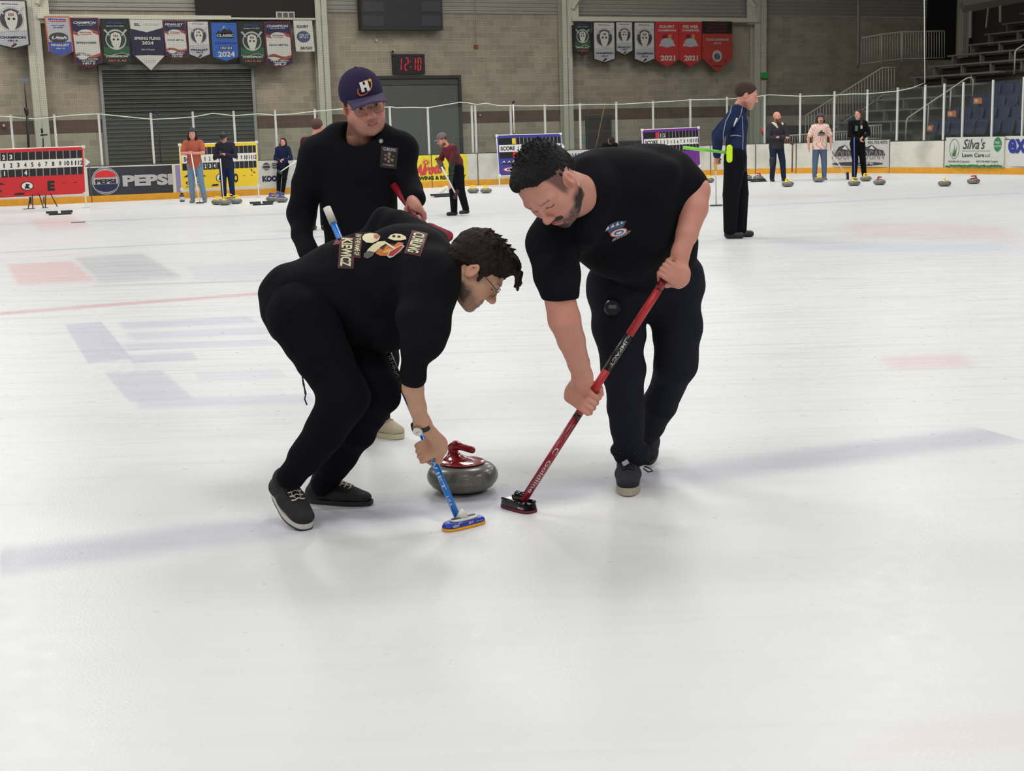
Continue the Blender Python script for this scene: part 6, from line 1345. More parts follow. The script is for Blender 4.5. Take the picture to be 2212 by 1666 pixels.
mbput(RB, MB().tube([hc+Vector((0, 0, .036)), hc+Vector((0, 0, .055)), cb+(ct-cb).normalized()*.02], [.026, .021, .0175], 18), 'socket', mat('head_gloss_black', (16, 16, 20), .15), True)
HFr = Frame(hc+d_*.055+Vector((0, 0, .020))-s_*.0365, d_, (s_*.1+UP).normalized()); mb = MB(); HFr.text(mb, 'IMPACT', -.002, 0, .036, .008, .0008, .03); mbput(RB, mb, 'lettering', M['pale'])
# ---------------------------------------------------------------- B: man in purple cap
B_ = thing('person', 'man in indigo baseball cap and glasses standing behind the bent sweeper', 'person', (-.68, 6.42, 0))
HB = Head(P(786, 223, 6.36), (.32, -.92, -.20), (-.14, -.24, .96), 1.11)
neckB = P(776, 300, 6.42)
Vh, Qh, Ch = build_head(HB, SKP*1.12, neckB, .062, fat=1.0, beard=(112, 82, 66), bamt=.36, brow=(130, 94, 78), eyes=True, stache=.28, mouth=True, res=.0024, extra=lambda S: S.cap((-.013, .092, -.0745), (.013, .092, -.0745), .0045, k=.004, op='s'))
bt, bb = P(868, 424, 6.30), P(948, 528, 6.05); bax2 = (bb-bt).normalized()
gB = P(893, 455, 6.2); gB = bt+bax2*((gB-bt).dot(bax2)); wB = P(899, 430, 6.25); S = SDF(.0032); vw = (Vector((0, 0, CAMH))-gB).normalized()
grip(S, gB, bax2, vw*.35+Vector((1, 0, .35)), .0165, wB, .92, -1, wr=.026); S.cap(wB, P(898, 418, 6.29), .027, .03, k=.02); Vr, Qr = S.geo(1)
S = SDF(.012); S.chain([neckB, P(775, 380, 6.45), P(775, 570, 6.45)], [.05, .08, .08], k=.04); S.chain([P(690, 335, 6.43), P(652, 458, 6.48), P(658, 520, 6.38)], [.04, .03, .025]); S.chain([P(658, 520, 6.38), P(674, 560, 6.27), P(684, 580, 6.24)], [.022, .024, .026], k=.01); S.chain([P(860, 330, 6.42), P(890, 395, 6.38), P(902, 418, 6.28)], [.05, .035, .03]); S.cap(P(690, 330, 6.42), P(860, 330, 6.42), .05)
for h, k_, an in ((P(735, 600, 6.45), P(735, 770, 6.4), P(740, 930, 6.5)), (P(810, 600, 6.45), P(835, 770, 6.38), P(812, 925, 6.58))): S.chain([h, k_, an], [.07, .05, .035], k=.03)
Vc, Qc = S.geo(1); V, Q = joinnp([(Vh, Qh), (Vr, Qr), (Vc, Qc)]); put(B_, 'body', V, Q, skinm, np.concatenate([Ch, hand_cols(Vr, SKP, 4), np.tile(SKP, (len(Vc), 1))]))
def hpB(S):
    S.ell((0, -.026, .030), (.081, .101, .085), k=.02); S.ell((0, .085, -.02), (.09, .09, .1), k=.01, op='s'); S.cap((.1, -.012, -.03), (-.1, -.012, -.03), .030, .030, k=.01, op='s'); S.ell((0, -.03, -.10), (.12, .14, .060), k=.01, op='s')
V, Q = hair_geo(HB, hpB, .004, .001, 300, 4, 0); put(B_, 'hair', V, Q, hairmat('hair_sandy', (92, 68, 54)))
capm = mat('cap_indigo', (50, 44, 72), .9, spec=.1, bump=.15, bscale=40)
def capP(S):
    S.ell((0, -.018, .045), (.089, .110, .098), k=.01); S.rbox((0, 0, -.09), (.2, .2, .110), r=.001, k=.004, op='s'); S.ell((0, -.018, .030), (.082, .102, .094), k=.004, op='s'); S.sph((0, -.018, .143), .006, k=.006)
S = SDF(.003); capP(S); V, Q = S.geo(2); capo = put(B_, 'cap', HB.w(V), Q, capm)
S = SDF(.003); 
for i in range(25):
    x = -.072+.006*i; S.cap((x, .080-6*x*x, .040-1.5*x*x), (x*.96, .152-9.0*x*x, .030-4.2*x*x), .0042, .0036, k=.006)
V, Q = S.geo(1); put(B_, 'cap_visor', HB.w(V), Q, mat('cap_visor', (68, 58, 90), .85))
treeB = bvh(*(lambda V, Q: (HB.w(V), Q))(*[x for x in (lambda S: (capP(S), S.geo(2))[1])(SDF(.003))]))
cc = HB.wp(-.0, .13, .106); CF = Frame(cc, HB.L, (HB.U*.85-HB.F*.5), (HB.F*.85+HB.U*.5)); CF.u = (CF.u-CF.n*CF.u.dot(CF.n)).normalized(); CF.r = HB.L
if CF.r.dot(Vector((1, 0, 0))) < 0: CF.r = -CF.r
def dcap(mb, name, m, off): return mbput(B_, drape(mb, CF, treeB, off, 2), name, m)
mb = MB(); CF.text(mb, 'H', 0, .004, .036, .042, 0, .09); dcap(mb, 'cap_letter', M['white'], .004)
for rr, a0, a1, mm in ((.030, 2.2, 4.9, mat('cap_orange', (196, 90, 50), .6)), (.030, -1.4, 1.3, mat('cap_gold', (214, 160, 60), .6))):
    mb = MB(); n = 16
    for i in range(n+1):
        a = a0+(a1-a0)*i/n; c_, s_2 = math.cos(.6), math.sin(.6)
        for r2 in (rr, rr*.86): x = r2*1.35*math.cos(a); y = r2*.8*math.sin(a); mb.v.append(tuple(CF.p(x*c_-y*s_2, x*s_2+y*c_, 0)))
    mb.f = [(2*i, 2*i+2, 2*i+3, 2*i+1) for i in range(n)]; mb.mi = [0]*n; dcap(mb, 'cap_orbit', mm, .003)
mb = MB(); mb.poly([CF.p(.03+.008*math.cos(k*math.pi*.4+.3)*(1 if 1 else 1), .026+.008*math.sin(k*math.pi*.4+.3), 0) for k in range(5)]); dcap(mb, 'cap_star', mat('cap_gold', (214, 160, 60), .6), .0045)
specs(B_, HB, mat('glasses_steel', (110, 100, 90), .3, metal=.7), z0=-.008, w=.0255, h=.0205)
S = SDF(.009)
S.chain([P(776, 372, 6.42), P(778, 450, 6.43), P(780, 560, 6.44)], [.180, .172, .170], k=.05, flat=(0, 1, 0), fs=.72)
S.cap(P(690, 330, 6.42), P(862, 322, 6.42), .085, .085, k=.08); S.cap(P(735, 300, 6.43), P(815, 298, 6.43), .07, .07, k=.06)
S.chain([P(688, 345, 6.42), P(664, 400, 6.44), P(652, 458, 6.46)], [.088, .076, .066], k=.05); S.chain([P(650, 462, 6.46), P(652, 505, 6.38), P(670, 552, 6.28)], [.062, .052, .046], k=.03)
S.chain([P(858, 330, 6.42), P(872, 372, 6.40), P(886, 405, 6.36)], [.078, .064, .056], k=.05); S.cap(P(889, 412, 6.33), P(898, 431, 6.24), .052, .047, k=.03)
S.cap(P(776, 285, 6.36), P(790, 250, 6.30), .075, .072, k=.015, op='s')
shirtB, sVB, sQB = putS(B_, 'long_sleeved_shirt', S, blk, .004, 26, 2)
S = SDF(.01); S.cap(P(735, 590, 6.45), P(815, 590, 6.45), .13, .13, k=.05)
for h, k_, an in ((P(735, 610, 6.45), P(738, 770, 6.42), P(742, 925, 6.5)), (P(812, 610, 6.45), P(824, 775, 6.40), P(812, 915, 6.58))): S.chain([h, k_, an], [.11, .082, .062], k=.04)
putS(B_, 'trousers', S, blk, .003, 36, 2)
LT = P(840, 793, 6.28); 
beige = mat('shoe_beige', (188, 174, 148), .75, bump=.25, bscale=50)
shoe(B_, (-.735, 6.66, 0), (-.535, 6.47, 0), None, beige, mat('sole_cream', (206, 196, 164), .6), mat('lace_beige', (200, 188, 160), .8), .052, (0, 0, 1), .028); shoe(B_, (-.95, 6.62, 0), (-.86, 6.36, 0), None, beige, mat('sole_cream', (206, 196, 164), .6), None, .050)
treeB2 = bvh(sVB, sQB); pc = P(858, 336, 6.1); n_ = Vector((.25, -1, .05)).normalized(); r_ = Vector((.97, .24, -.14)).normalized(); r_ = (r_-n_*r_.dot(n_)).normalized(); PF = Frame(pc, r_, n_.cross(r_), n_)
if PF.u.z < 0: PF.u = -PF.u
def dpt(mb, name, m, off): return mbput(B_, drape(mb, PF, treeB2, off, 2), name, m)
def prect(cx, cy, w, h): return MB().poly([PF.p(cx-w/2, cy-h/2, 0), PF.p(cx+w/2, cy-h/2, 0), PF.p(cx+w/2, cy+h/2, 0), PF.p(cx-w/2, cy+h/2, 0)])
dpt(prect(0, 0, .078, .094), 'chest_print', mat('patch_brown', (52, 40, 42), .8), .002)
mb = MB(); PF.text(mb, 'CURLING', 0, .036, .058, .014, 0, .03); dpt(mb, 'lettering', M['silver'], .003); mb = MB(); PF.text(mb, 'IN THE NAME OF', 0, -.033, .05, .007, 0, .02); dpt(mb, 'lettering', M['silver'], .003)
for x, y, r3 in ((0, .016, .008), (0, .001, .006), (-.016, -.008, .006), (.016, -.008, .006), (0, -.017, .007), (-.02, .008, .003), (.02, .008, .003)): mb = MB(); mb.poly([PF.p(x+r3*math.cos(i*math.pi/6), y+r3*math.sin(i*math.pi/6), 0) for i in range(12)]); dpt(mb, 'print_skull', mat('print_tan', (150, 130, 104), .7), .003)
for s in (-1, 1): mb = MB(); mb.poly([PF.p(s*-.02-.0015, .012, 0), PF.p(s*-.02+.0015, .014, 0), PF.p(s*.02+.0015, -.016, 0), PF.p(s*.02-.0015, -.018, 0)]); dpt(mb, 'print_crossed_brooms', mat('print_tan', (150, 130, 104), .7), .0026)
c = P(823, 305, 6.30); h = treeB2.ray_cast(Vector((0, 0, CAMH)), (c-Vector((0, 0, CAMH))).normalized()); c = h[0] if h[0] is not None else c
Mx = Matrix.Translation(c) @ (Vector((0, 0, CAMH))-c).to_track_quat('Z', 'Y').to_matrix().to_4x4()
mb = MB(); mb.lathe([(0, -.004), (.013, -.004), (.013, .006), (.010, .008), (0, .008)], 20, Mx); mbput(B_, mb, 'button_pin', M['black']); mb = MB(); mb.lathe([(.006, .0085), (.0085, .0085), (.0085, .0092), (.006, .0092)], 20, Mx); mbput(B_, mb, 'pin_ring', M['silver'])
# his broom with crimson pad
R2B = thing('curling_broom', "crimson broom in the capped man's hand, its oval pad showing over the bent sweeper's shoulder", 'curling broom', bb)
mbput(R2B, MB().tube([P(850, 400, 6.34), bt, bb], .0165, 20), 'shaft', rm_, True); shaft_text(R2B, None, 'Balance', bt, bb, .30, .09, .017, .0165, M['pale'], (.1, 0, .3)); shaft_text(R2B, None, 'Plus', bt, bb, .52, .05, .017, .0165, M['pale'], (.1, 0, .3))
S = SDF(.004); S.cap(P(928, 497, 6.02), P(962, 510, 5.94), .040, .036, k=.02, flat=(.1, -.7, .7), fs=.35); putS(R2B, 'pad', S, mat('pad_crimson', (134, 24, 48), .8), 0)
S = SDF(.004); S.cap(P(935, 510, 6.05), P(958, 518, 5.99), .034, .030, k=.02, flat=(.1, -.7, .7), fs=.35); putS(R2B, 'head', S, M['black'], 0)
# ---------------------------------------------------------------- people further back
def fabric(n, c): return mat('cloth_'+n, c, .9, spec=.15, bump=.25, bscale=12)
def stand(label, loc, hgt, face, top, topm, legm, shoem, pose={}, hair=None, hat=None, base=SKP, fc={}, sleeves='long', leg_r=1.0, top_len=.0, girth=1.0, headdir=(0, -1, 0), headup=(0, 0, 1), hfine=.006, res=.013, hsc=1.0, longhair=None, hairm=None, topcol=None, nm_top='jacket', nm_leg='trousers', head=True):
    t = thing('person', label, 'person', loc, None, (0, 0, face)); k = hgt/1.76
    J = dict(head=(0, -.03, 1.635), neck=(0, 0, 1.47), chest=(0, 0, 1.30), belly=(0, 0, 1.08), pelvis=(0, .01, .95), sl=(.185, 0, 1.42), sr=(-.185, 0, 1.42), el=(.26, .02, 1.14), er=(-.26, .02, 1.14), hl=(.26, -.05, .90), hr=(-.26, -.05, .90), kl=(.10, -.02, .50), kr=(-.10, -.02, .50), al=(.11, .03, .09), ar=(-.11, .03, .09))
    J.update(pose); J = {a: Vector(b)*k for a, b in J.items()}
    def lput(name, S, m, sm_=1, C=None):
        V, Q = S.geo(sm_); me = npmesh(name, V, Q, C(V) if C else None); return obj(name, me, m, t)
    H = Head(J['head'], headdir, headup, hsc*k); parts = []; cols = []
    V, Q, C = build_head(H, base, J['neck'], .055*k, hfine, 1.0, None, **fc); parts.append((V, Q)); cols.append(C)
    S = SDF(.009)
    for s in 'lr':
        e, h = J['e'+s], J['h'+s]; d = (h-e).normalized(); S.cap(e.lerp(h, .1), h-d*.02, .040*k, .027*k, k=.03); S.cap(h, h+d*.06*k, .034*k, .026*k, k=.03, flat=(1, 0, 0), fs=.6)
        for q in range(4): o = Vector((0, 1, 0))*(.016*(q-1.5)); S.cap(h+d*.05*k+o, h+d*(.10+.008*(q in (1, 2)))*k+o-Vector((0, .012, 0)), .009*k, .0075*k, k=.006)
        S.cap(h+d*.01, h+d*.05*k+Vector((0, -.045, 0)), .012*k, .009*k, k=.01)
        S.cap(J['s'+s], e, .045*k, .042*k, k=.03)
    V, Q = S.geo(1); parts.append((V, Q)); cols.append(hand_cols(V, base, 3))
    S = SDF(.02); S.chain([J['neck'], J['chest'], J['pelvis']], [.035, .07, .06], k=.02)
    for s in 'lr': S.chain([J['pelvis']+Vector((.09*k*(1 if s == 'l' else -1), 0, -.05)), J['k'+s], J['a'+s]], [.05, .045, .035], k=.02); S.cap(J['chest'], J['s'+s], .05, .035, k=.02)
    V, Q = S.geo(1); parts.append((V, Q)); cols.append(np.tile(base, (len(V), 1)))
    V, Q = joinnp(parts); obj('body', npmesh('body', V, Q, np.concatenate(cols)), skinm, t)
    g = girth; S = SDF(res)
    S.chain([J['chest'], J['belly'], J['pelvis']+Vector((0, 0, -.02-top_len)), J['pelvis']+Vector((0, 0, -.22-top_len))], [.172*k*g, .165*k*g, .180*k*g, .185*k*g], k=.06, flat=(0, 1, 0), fs=.74); S.cap(J['sl']-Vector((.02*k, 0, .0)), J['sr']+Vector((.02*k, 0, .0)), .066*k, k=.09)
    S.rbox(J['pelvis']+Vector((0, 0, -.58-top_len)), (.7, .7, .45), None, .001, k=.004, op='s')
    for s in 'lr':
        if sleeves == 'long': S.chain([J['s'+s]-Vector((0, 0, .015)), J['e'+s], J['h'+s].lerp(J['e'+s], .06)], [.068*k, .056*k, .043*k], k=.03)
        else: S.cap(J['s'+s]-Vector((0, 0, .015)), J['s'+s].lerp(J['e'+s], .72), .070*k, .068*k, k=.03)
    S.cap(J['neck']+Vector((0, -.015, -.05*k)), J['neck']+Vector((0, -.0, -.02*k)), .064*k, .056*k, k=.03)
    ph = np.random.RandomState(len(label)).rand()*6; S.post = lambda F, X, Y, Z: F+.005*np.sin(24*X+3*np.sin(9*Z+ph))*np.sin(19*Z+ph)
    lput(nm_top, S, topm, 2, topcol)
    S = SDF(res); S.cap(J['pelvis']+Vector((-.05, 0, -.03)), J['pelvis']+Vector((.05, 0, -.03)), .125*k*min(g, 1.1), k=.04, flat=(0, 1, 0), fs=.85)
    for s, x in (('l', .09), ('r', -.09)): S.chain([J['pelvis']+Vector((x*k, 0, -.05)), J['k'+s], J['a'+s]+Vector((0, 0, .01))], [.105*k*leg_r, .078*k*leg_r, .062*k*leg_r], k=.04)
    lput(nm_leg, S, legm, 2)
    for s in 'lr':
        a = J['a'+s]; S = SDF(.008); x = Vector((math.copysign(.02, a.x), 0, 0)); S.cap(Vector((a.x, a.y+.03, a.z-.045*k)), Vector((a.x, a.y-.12*k, a.z-.055*k))+x, .044*k, .038*k, k=.02); S.cap(a, Vector((a.x, a.y, a.z-.05*k)), .05*k, .045*k, k=.02); S.rbox((a.x, a.y, a.z-.09*k-.1), (.3, .4, .1), r=.001, k=.003, op='s'); lput('shoe', S, shoem, 1)
    if hair is not None:
        def hp(S):
            S.ell((0, -.026, .038), (.083, .106, .090), k=.02); S.ell((0, .085, -.035), (.09, .085, .108), k=.01, op='s'); S.cap((.1, -.012, -.03), (-.1, -.012, -.03), .028, .028, k=.01, op='s'); S.ell((0, -.03, -.115), (.12, .14, .060), k=.01, op='s')
        S = SDF(.005); hp(S); V, Q = S.geo(1); obj('hair', npmesh('hair', H.w(V), Q), hair, t)
    if longhair:
        S = SDF(.007)
        for s in (-1, 1): S.chain([(s*.062, -.03, .04), (s*.088, -.02, -.06), (s*.095, .0, -.18*longhair), (s*.08, .03, -.28*longhair)], [.035, .032, .035, .018], k=.03)
        S.chain([(0, -.06, .04), (0, -.10, -.1), (0, -.10, -.22*longhair)], [.06, .06, .05], k=.03); V, Q = S.geo(1); obj('long_hair', npmesh('long_hair', H.w(V), Q), hairm or hair, t)
    if hat:
        kind, hm = hat; S = SDF(.005)
        if kind == 'beanie': S.ell((0, -.022, .052), (.088, .110, .096), k=.01); S.rbox((0, 0, -.085), (.2, .2, .115), r=.001, k=.006, op='s'); S.cap((0, -.1, .04), (0, .065, .055), .012, k=.02)
        else:
            S.ell((0, -.020, .048), (.087, .108, .092), k=.01); S.rbox((0, 0, -.078), (.2, .2, .115), r=.001, k=.006, op='s'); sg = 1 if kind == 'cap' else -1
            for i in range(9): x = -.06+.015*i; S.cap((x, sg*.06, .044-2*x*x), (x*.95, sg*(.155-7*x*x), .034-2*x*x), .007, .005, k=.01)
        V, Q = S.geo(1); obj('hat', npmesh('hat', H.w(V), Q), hm, t)
    t['_k'] = k; del t['_k']
    return t, H, k, J
def lobj(t, mb, name, m, sm_=False): return mb.build(name, m, t, sm_)
def wbroom(label, top, bot, m, headm, r=.014, hd=(1, 0, 0), headlen=.2, segs=None, vertical=False):
    top, bot = Vector(top), Vector(bot); t = thing('curling_broom', label, 'curling broom', bot)
    mb = MB(); mb.tube([top-bot, Vector((0, 0, 0))], r, 10); mb.build('shaft', m, t, True)
    S = SDF(.006); h = Vector(hd).normalized()*headlen*.4; S.cap(-h, h, .036, .036, k=.01, flat=(0, 0, 1) if not vertical else (0, 1, 0), fs=.45); V, Q = S.geo(1); obj('head', npmesh('head', V, Q), headm, t)
    return t
# navy jacket man
navy = fabric('navy', (34, 46, 78)); loc = G(1590, 514)
tN, HN, kN, JN = stand('tall dark haired man in navy piped jacket with hands behind his back', loc, 2.02, math.radians(83), None, navy, blk, mat('shoe_black', (24, 24, 26), .5),
    pose=dict(head=(0, -.12, 1.595), neck=(0, -.04, 1.49), chest=(0, -.01, 1.27), sl=(.17, .0, 1.43), sr=(-.17, .0, 1.43), el=(.20, .22, 1.17), er=(-.22, .20, 1.15), hl=(.04, .21, .93), hr=(-.06, .22, .93), kl=(.09, -.05, .5), kr=(-.09, .06, .5), al=(.09, -.05, .09), ar=(-.09, .07, .09)), hair=hairmat('hair_brown', (66, 52, 42)), fc=dict(beard=(120, 90, 74), bamt=.25, stache=.2, brow=(70, 52, 42)), leg_r=1.22, top_len=.10, headdir=(0, -.96, -.28), headup=(0, -.28, .96), girth=.96, hsc=1.2, hfine=.0045, res=.011)
Mi = tN.matrix_basis.copy(); Mi = Matrix.Translation(loc) @ Matrix.Rotation(math.radians(83), 4, 'Z'); Minv = Mi.inverted()
jk = [c for c in tN.children if c.name.startswith('jacket')][0]; treeN = BVHTree.FromPolygons([tuple(Mi @ v.co) for v in jk.data.vertices], [tuple(p.vertices) for p in jk.data.polygons])
def cast(tree, px, py, off=.004):
    o = Vector((0, 0, CAMH)); d = ray(px, py).normalized(); h = tree.ray_cast(o, d)
    return (h[0]-d*off) if h[0] is not None else None
def piping(pts, r=.006, m=None, name='piping'):
    out = []
    for i in range(len(pts)-1):
        for s in range(5):
            q = cast(treeN, pts[i][0]+(pts[i+1][0]-pts[i][0])*s/5, pts[i][1]+(pts[i+1][1]-pts[i][1])*s/5)
            if q is not None: out.append(Minv @ q)
    if len(out) > 2: lobj(tN, MB().tube(out, r, 5), name, m or mat('piping_pale', (150, 150, 172), .6), True)
piping([(1556, 233), (1567, 226), (1580, 230), (1578, 243), (1568, 262), (1563, 285), (1561, 315)]); piping([(1604, 230), (1600, 248), (1590, 268)]); piping([(1603, 250), (1605, 290), (1604, 340)]); piping([(1578, 294), (1588, 292), (1605, 295)])
piping([(1592, 255), (1589, 262), (1583, 275)], .013, M['white'], 'sleeve_stripe')
c1, c2 = W(1476, 319, 17.9), W(1572, 330, 17.75)
t = thing('curling_broom', "bright green broom held behind the navy jacket man's back with a lime oval pad", 'curling broom', c2); gshaft = mat('shaft_green', (130, 214, 60), .4)
lobj(t, MB().tube([c1-c2, W(1532, 325, 17.9)-c2], .021, 12), 'shaft', gshaft, True); lobj(t, MB().tube([W(1532, 325, 17.9)-c2, Vector((0, 0, 0))], .019, 12), 'shaft', mat('shaft_green2', (96, 180, 60), .4), True)
S = SDF(.008); S.cap(Vector((0, -.03, .075)), Vector((0, -.03, -.075)), .040, k=.01, flat=(0, 1, 0), fs=.4); V, Q = S.geo(1); V = V+np.array(W(1575, 332, 17.75)-c2)*1; obj('pad', npmesh('pad', V, Q), mat('pad_lime', (206, 240, 20), .5, emit=(150, 200, 0), estr=.0), t)
t = thing('curling_broom', 'pale broom with green head on the ice left of the navy jacket man', 'curling broom', G(1547, 446)); p0 = G(1547, 446)
lobj(t, MB().tube([W(1546, 345, p0.y)-p0, Vector((0, 0, .04))], .013, 10), 'shaft', mat('shaft_grey', (190, 190, 180), .4), True); S = SDF(.006); S.cap((-.09, 0, .02), (.09, 0, .02), .036, k=.01, flat=(0, 0, 1), fs=.4); V, Q = S.geo(1); obj('head', npmesh('head', V, Q), mat('head_green', (30, 56, 36), .6), t)
S = SDF(.008); S.cap(W(1545, 352, p0.y)-p0, W(1546, 366, p0.y)-p0, .035, .03, k=.01); V, Q = S.geo(1); obj('grip_cover', npmesh('grip_cover', V, Q), mat('grip_mustard', (200, 160, 80), .7), t)
# teen in rust shirt
g = mat('shoe_grey', (120, 112, 104), .7)
loc = G(426, 438)
stand('teen in rust orange t-shirt and grey beanie resting both hands on a white broom', loc, 1.77, 0, None, fabric('rust', (172, 92, 74)), fabric('denim_light', (108, 134, 160)), g, nm_top='tshirt', nm_leg='jeans',
      pose=dict(el=(.25, -.10, 1.17), er=(-.25, -.10, 1.17), hl=(.035, -.24, 1.17), hr=(-.03, -.25, 1.19), al=(.19, -.02, .09), ar=(-.10, .0, .09), kl=(.13, -.03, .5)), sleeves='short', hair=hairmat('hair_dark2', (40, 32, 32)), longhair=.62, hat=('beanie', fabric('beanie', (70, 70, 74))), leg_r=.95)
wbroom('white broom with dark head standing upright under the clasped hands of the rust shirted teen', loc+Vector((0, -.30, 1.20)), G(430, 441)+Vector((.02, 0, .03)), M['white'], M['black'], hd=(1, .2, 0), headlen=.16)
# man with phone
loc = G(494, 434)
stand('man in black cap and dark jacket looking down at a phone', loc, 1.68, .05, None, fabric('jacket_char', (46, 44, 56)), fabric('navy_jeans', (30, 44, 76)), M['black'],
      pose=dict(head=(-.02, -.10, 1.60), hl=(.02, -.26, 1.18), hr=(-.10, -.27, 1.18), el=(.26, -.06, 1.12), er=(-.27, -.04, 1.10)), hair=hairmat('hair_dark2', (40, 32, 32)), hat=('cap', M['black']), headdir=(-.15, -.80, -.58), headup=(0, -.58, .8), girth=1.02)
t = thing('phone', 'small black phone held by the man in the dark jacket', 'phone', loc+Vector((-.05, -.33, 1.15))); MB().box((0, 0, 0), (.08, .02, .13), Matrix.Rotation(.6, 3, 'X')).build('body', M['black'], t, bevel=.006)
wbroom('white broom held upright against the jacket of the man with the phone', loc+Vector((-.07, -.33, 1.03)), loc+Vector((-.05, -.36, .05)), M['white'], M['black'], headlen=.14)
# woman in navy hoodie leaning on the boards
loc = G(620, 419)
stand('woman with glasses and dark tied hair in navy hoodie leaning on the boards', loc+Vector((0, -.4, 0)), 1.50, -.15, None, fabric('navy_hoodie', (28, 38, 66)), blk, mat('shoe_violet', (74, 70, 130), .6),
      pose=dict(head=(.05, -.02, 1.62), hl=(.12, -.30, 1.08), hr=(.02, -.28, 1.03), el=(.30, -.08, 1.10), er=(-.22, -.05, 1.12), kl=(.06, -.12, .5), al=(-.02, -.10, .09), kr=(-.14, -.06, .5), ar=(-.16, -.1, .09), chest=(.03, 0, 1.30), sl=(.21, 0, 1.42), sr=(-.15, 0, 1.42)), hair=hairmat('hair_dark2', (40, 32, 32)), longhair=.5, nm_top='hoodie')
wbroom('white broom slanting across the lap of the woman in the navy hoodie', W(655, 338, 35.3), W(604, 372, 35.0), M['white'], mat('head_dkgreen', (40, 60, 44), .6), hd=(1, 0, -.8), headlen=.10, vertical=True)
# brown haired person mostly hidden
loc = G(690, 497)
stand('person with short brown hair and maroon top mostly hidden behind the man in the cap', loc+Vector((.0, 0, 0)), 1.74, math.radians(160), None, fabric('maroon', (78, 34, 44)), blk, M['black'], hair=hairmat('hair_brown2', (84, 58, 50)), hat=('beanie', mat('hat_brown', (92, 64, 58), .9)), pose=dict(head=(-.05, -.03, 1.63)))
# red/green jacket sweeper
def camo(V):
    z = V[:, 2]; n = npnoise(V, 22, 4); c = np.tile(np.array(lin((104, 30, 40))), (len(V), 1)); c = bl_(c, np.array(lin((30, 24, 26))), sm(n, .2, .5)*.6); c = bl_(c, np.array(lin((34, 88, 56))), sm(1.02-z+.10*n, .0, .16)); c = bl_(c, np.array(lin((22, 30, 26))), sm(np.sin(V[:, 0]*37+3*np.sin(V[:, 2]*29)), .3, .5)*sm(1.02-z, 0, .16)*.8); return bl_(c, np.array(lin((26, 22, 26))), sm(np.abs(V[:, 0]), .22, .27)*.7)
loc = G(988, 466)
_Mi = (Matrix.Translation(loc) @ Matrix.Rotation(math.radians(-62), 4, 'Z')).inverted(); _k = 1.62/1.76
_hr = tuple((_Mi @ W(958, 369, 24.55))/_k); _hl = tuple((_Mi @ W(973, 397, 24.6))/_k)
stand('sweeper in red, black and green patterned jacket and grey cap bending over a white broom', loc, 1.62, math.radians(-62), None, vmat('camo_cloth', .85), blk, M['black'],
      pose=dict(head=(0, -.28, 1.47), neck=(0, -.17, 1.34), chest=(0, -.08, 1.20), belly=(0, .02, 1.02), sl=(.19, -.10, 1.30), sr=(-.19, -.10, 1.30), el=(.25, -.20, 1.02), er=(-.22, -.24, 1.06), hl=_hl, hr=_hr, al=(.10, .14, .12), kl=(.10, .04, .5), ar=(-.10, -.02, .09)), hair=hairmat('hair_ginger', (112, 66, 46)), hat=('cap', mat('hat_grey', (104, 98, 104), .8)), headdir=(-.1, -.92, -.38), headup=(0, -.38, .92), fc=dict(beard=(130, 70, 46), bamt=.8), topcol=camo, leg_r=1.08)
wbroom('white broom in the hands of the man in the red and green jacket', W(954, 361, 24.42), W(985, 420, 24.5), M['white'], mat('head_darkred', (50, 16, 24), .6), hd=(.4, -.2, .8), headlen=.14, vertical=True)
# green/white broom end seen left of him
wbroom('pale topped green broom standing behind the arm of the man in the cap', W(887, 297, 30), W(891, 345, 30), mat('shaft_teal', (60, 120, 90), .5), M['white'], headlen=.12, hd=(0, 0, 1), vertical=True)
t = thing('towel', 'white crumpled cloth on the ice left of the man in the red and green jacket', 'cloth', G(958, 417)); S = SDF(.02); S.chain([(-.12, 0, .02), (.0, .02, .08), (.08, 0, .16), (.14, 0, .05)], [.04, .06, .03, .05], k=.06); V, Q = S.geo(2); obj('cloth', npmesh('cloth', V, Q), M['white'], t)
# person crouched behind the front sweeper
loc = W(1318, 380, 37.0); loc.z = .06
stand('person with dark hair bun bending down behind the back of the front sweeper', loc, 1.5, 0, None, blk, blk, M['black'], pose=dict(head=(.03, -.30, 1.30), neck=(0, -.20, 1.22), chest=(0, -.12, 1.10), sl=(.19, -.14, 1.18), sr=(-.19, -.14, 1.18), el=(.24, -.25, .92), er=(-.24, -.25, .92), hl=(.1, -.35, .75), hr=(-.1, -.35, .75)), hair=hairmat('hair_dark2', (40, 32, 32)), headdir=(-.2, .3, -.9), headup=(.1, -.9, -.2), hsc=1.15)
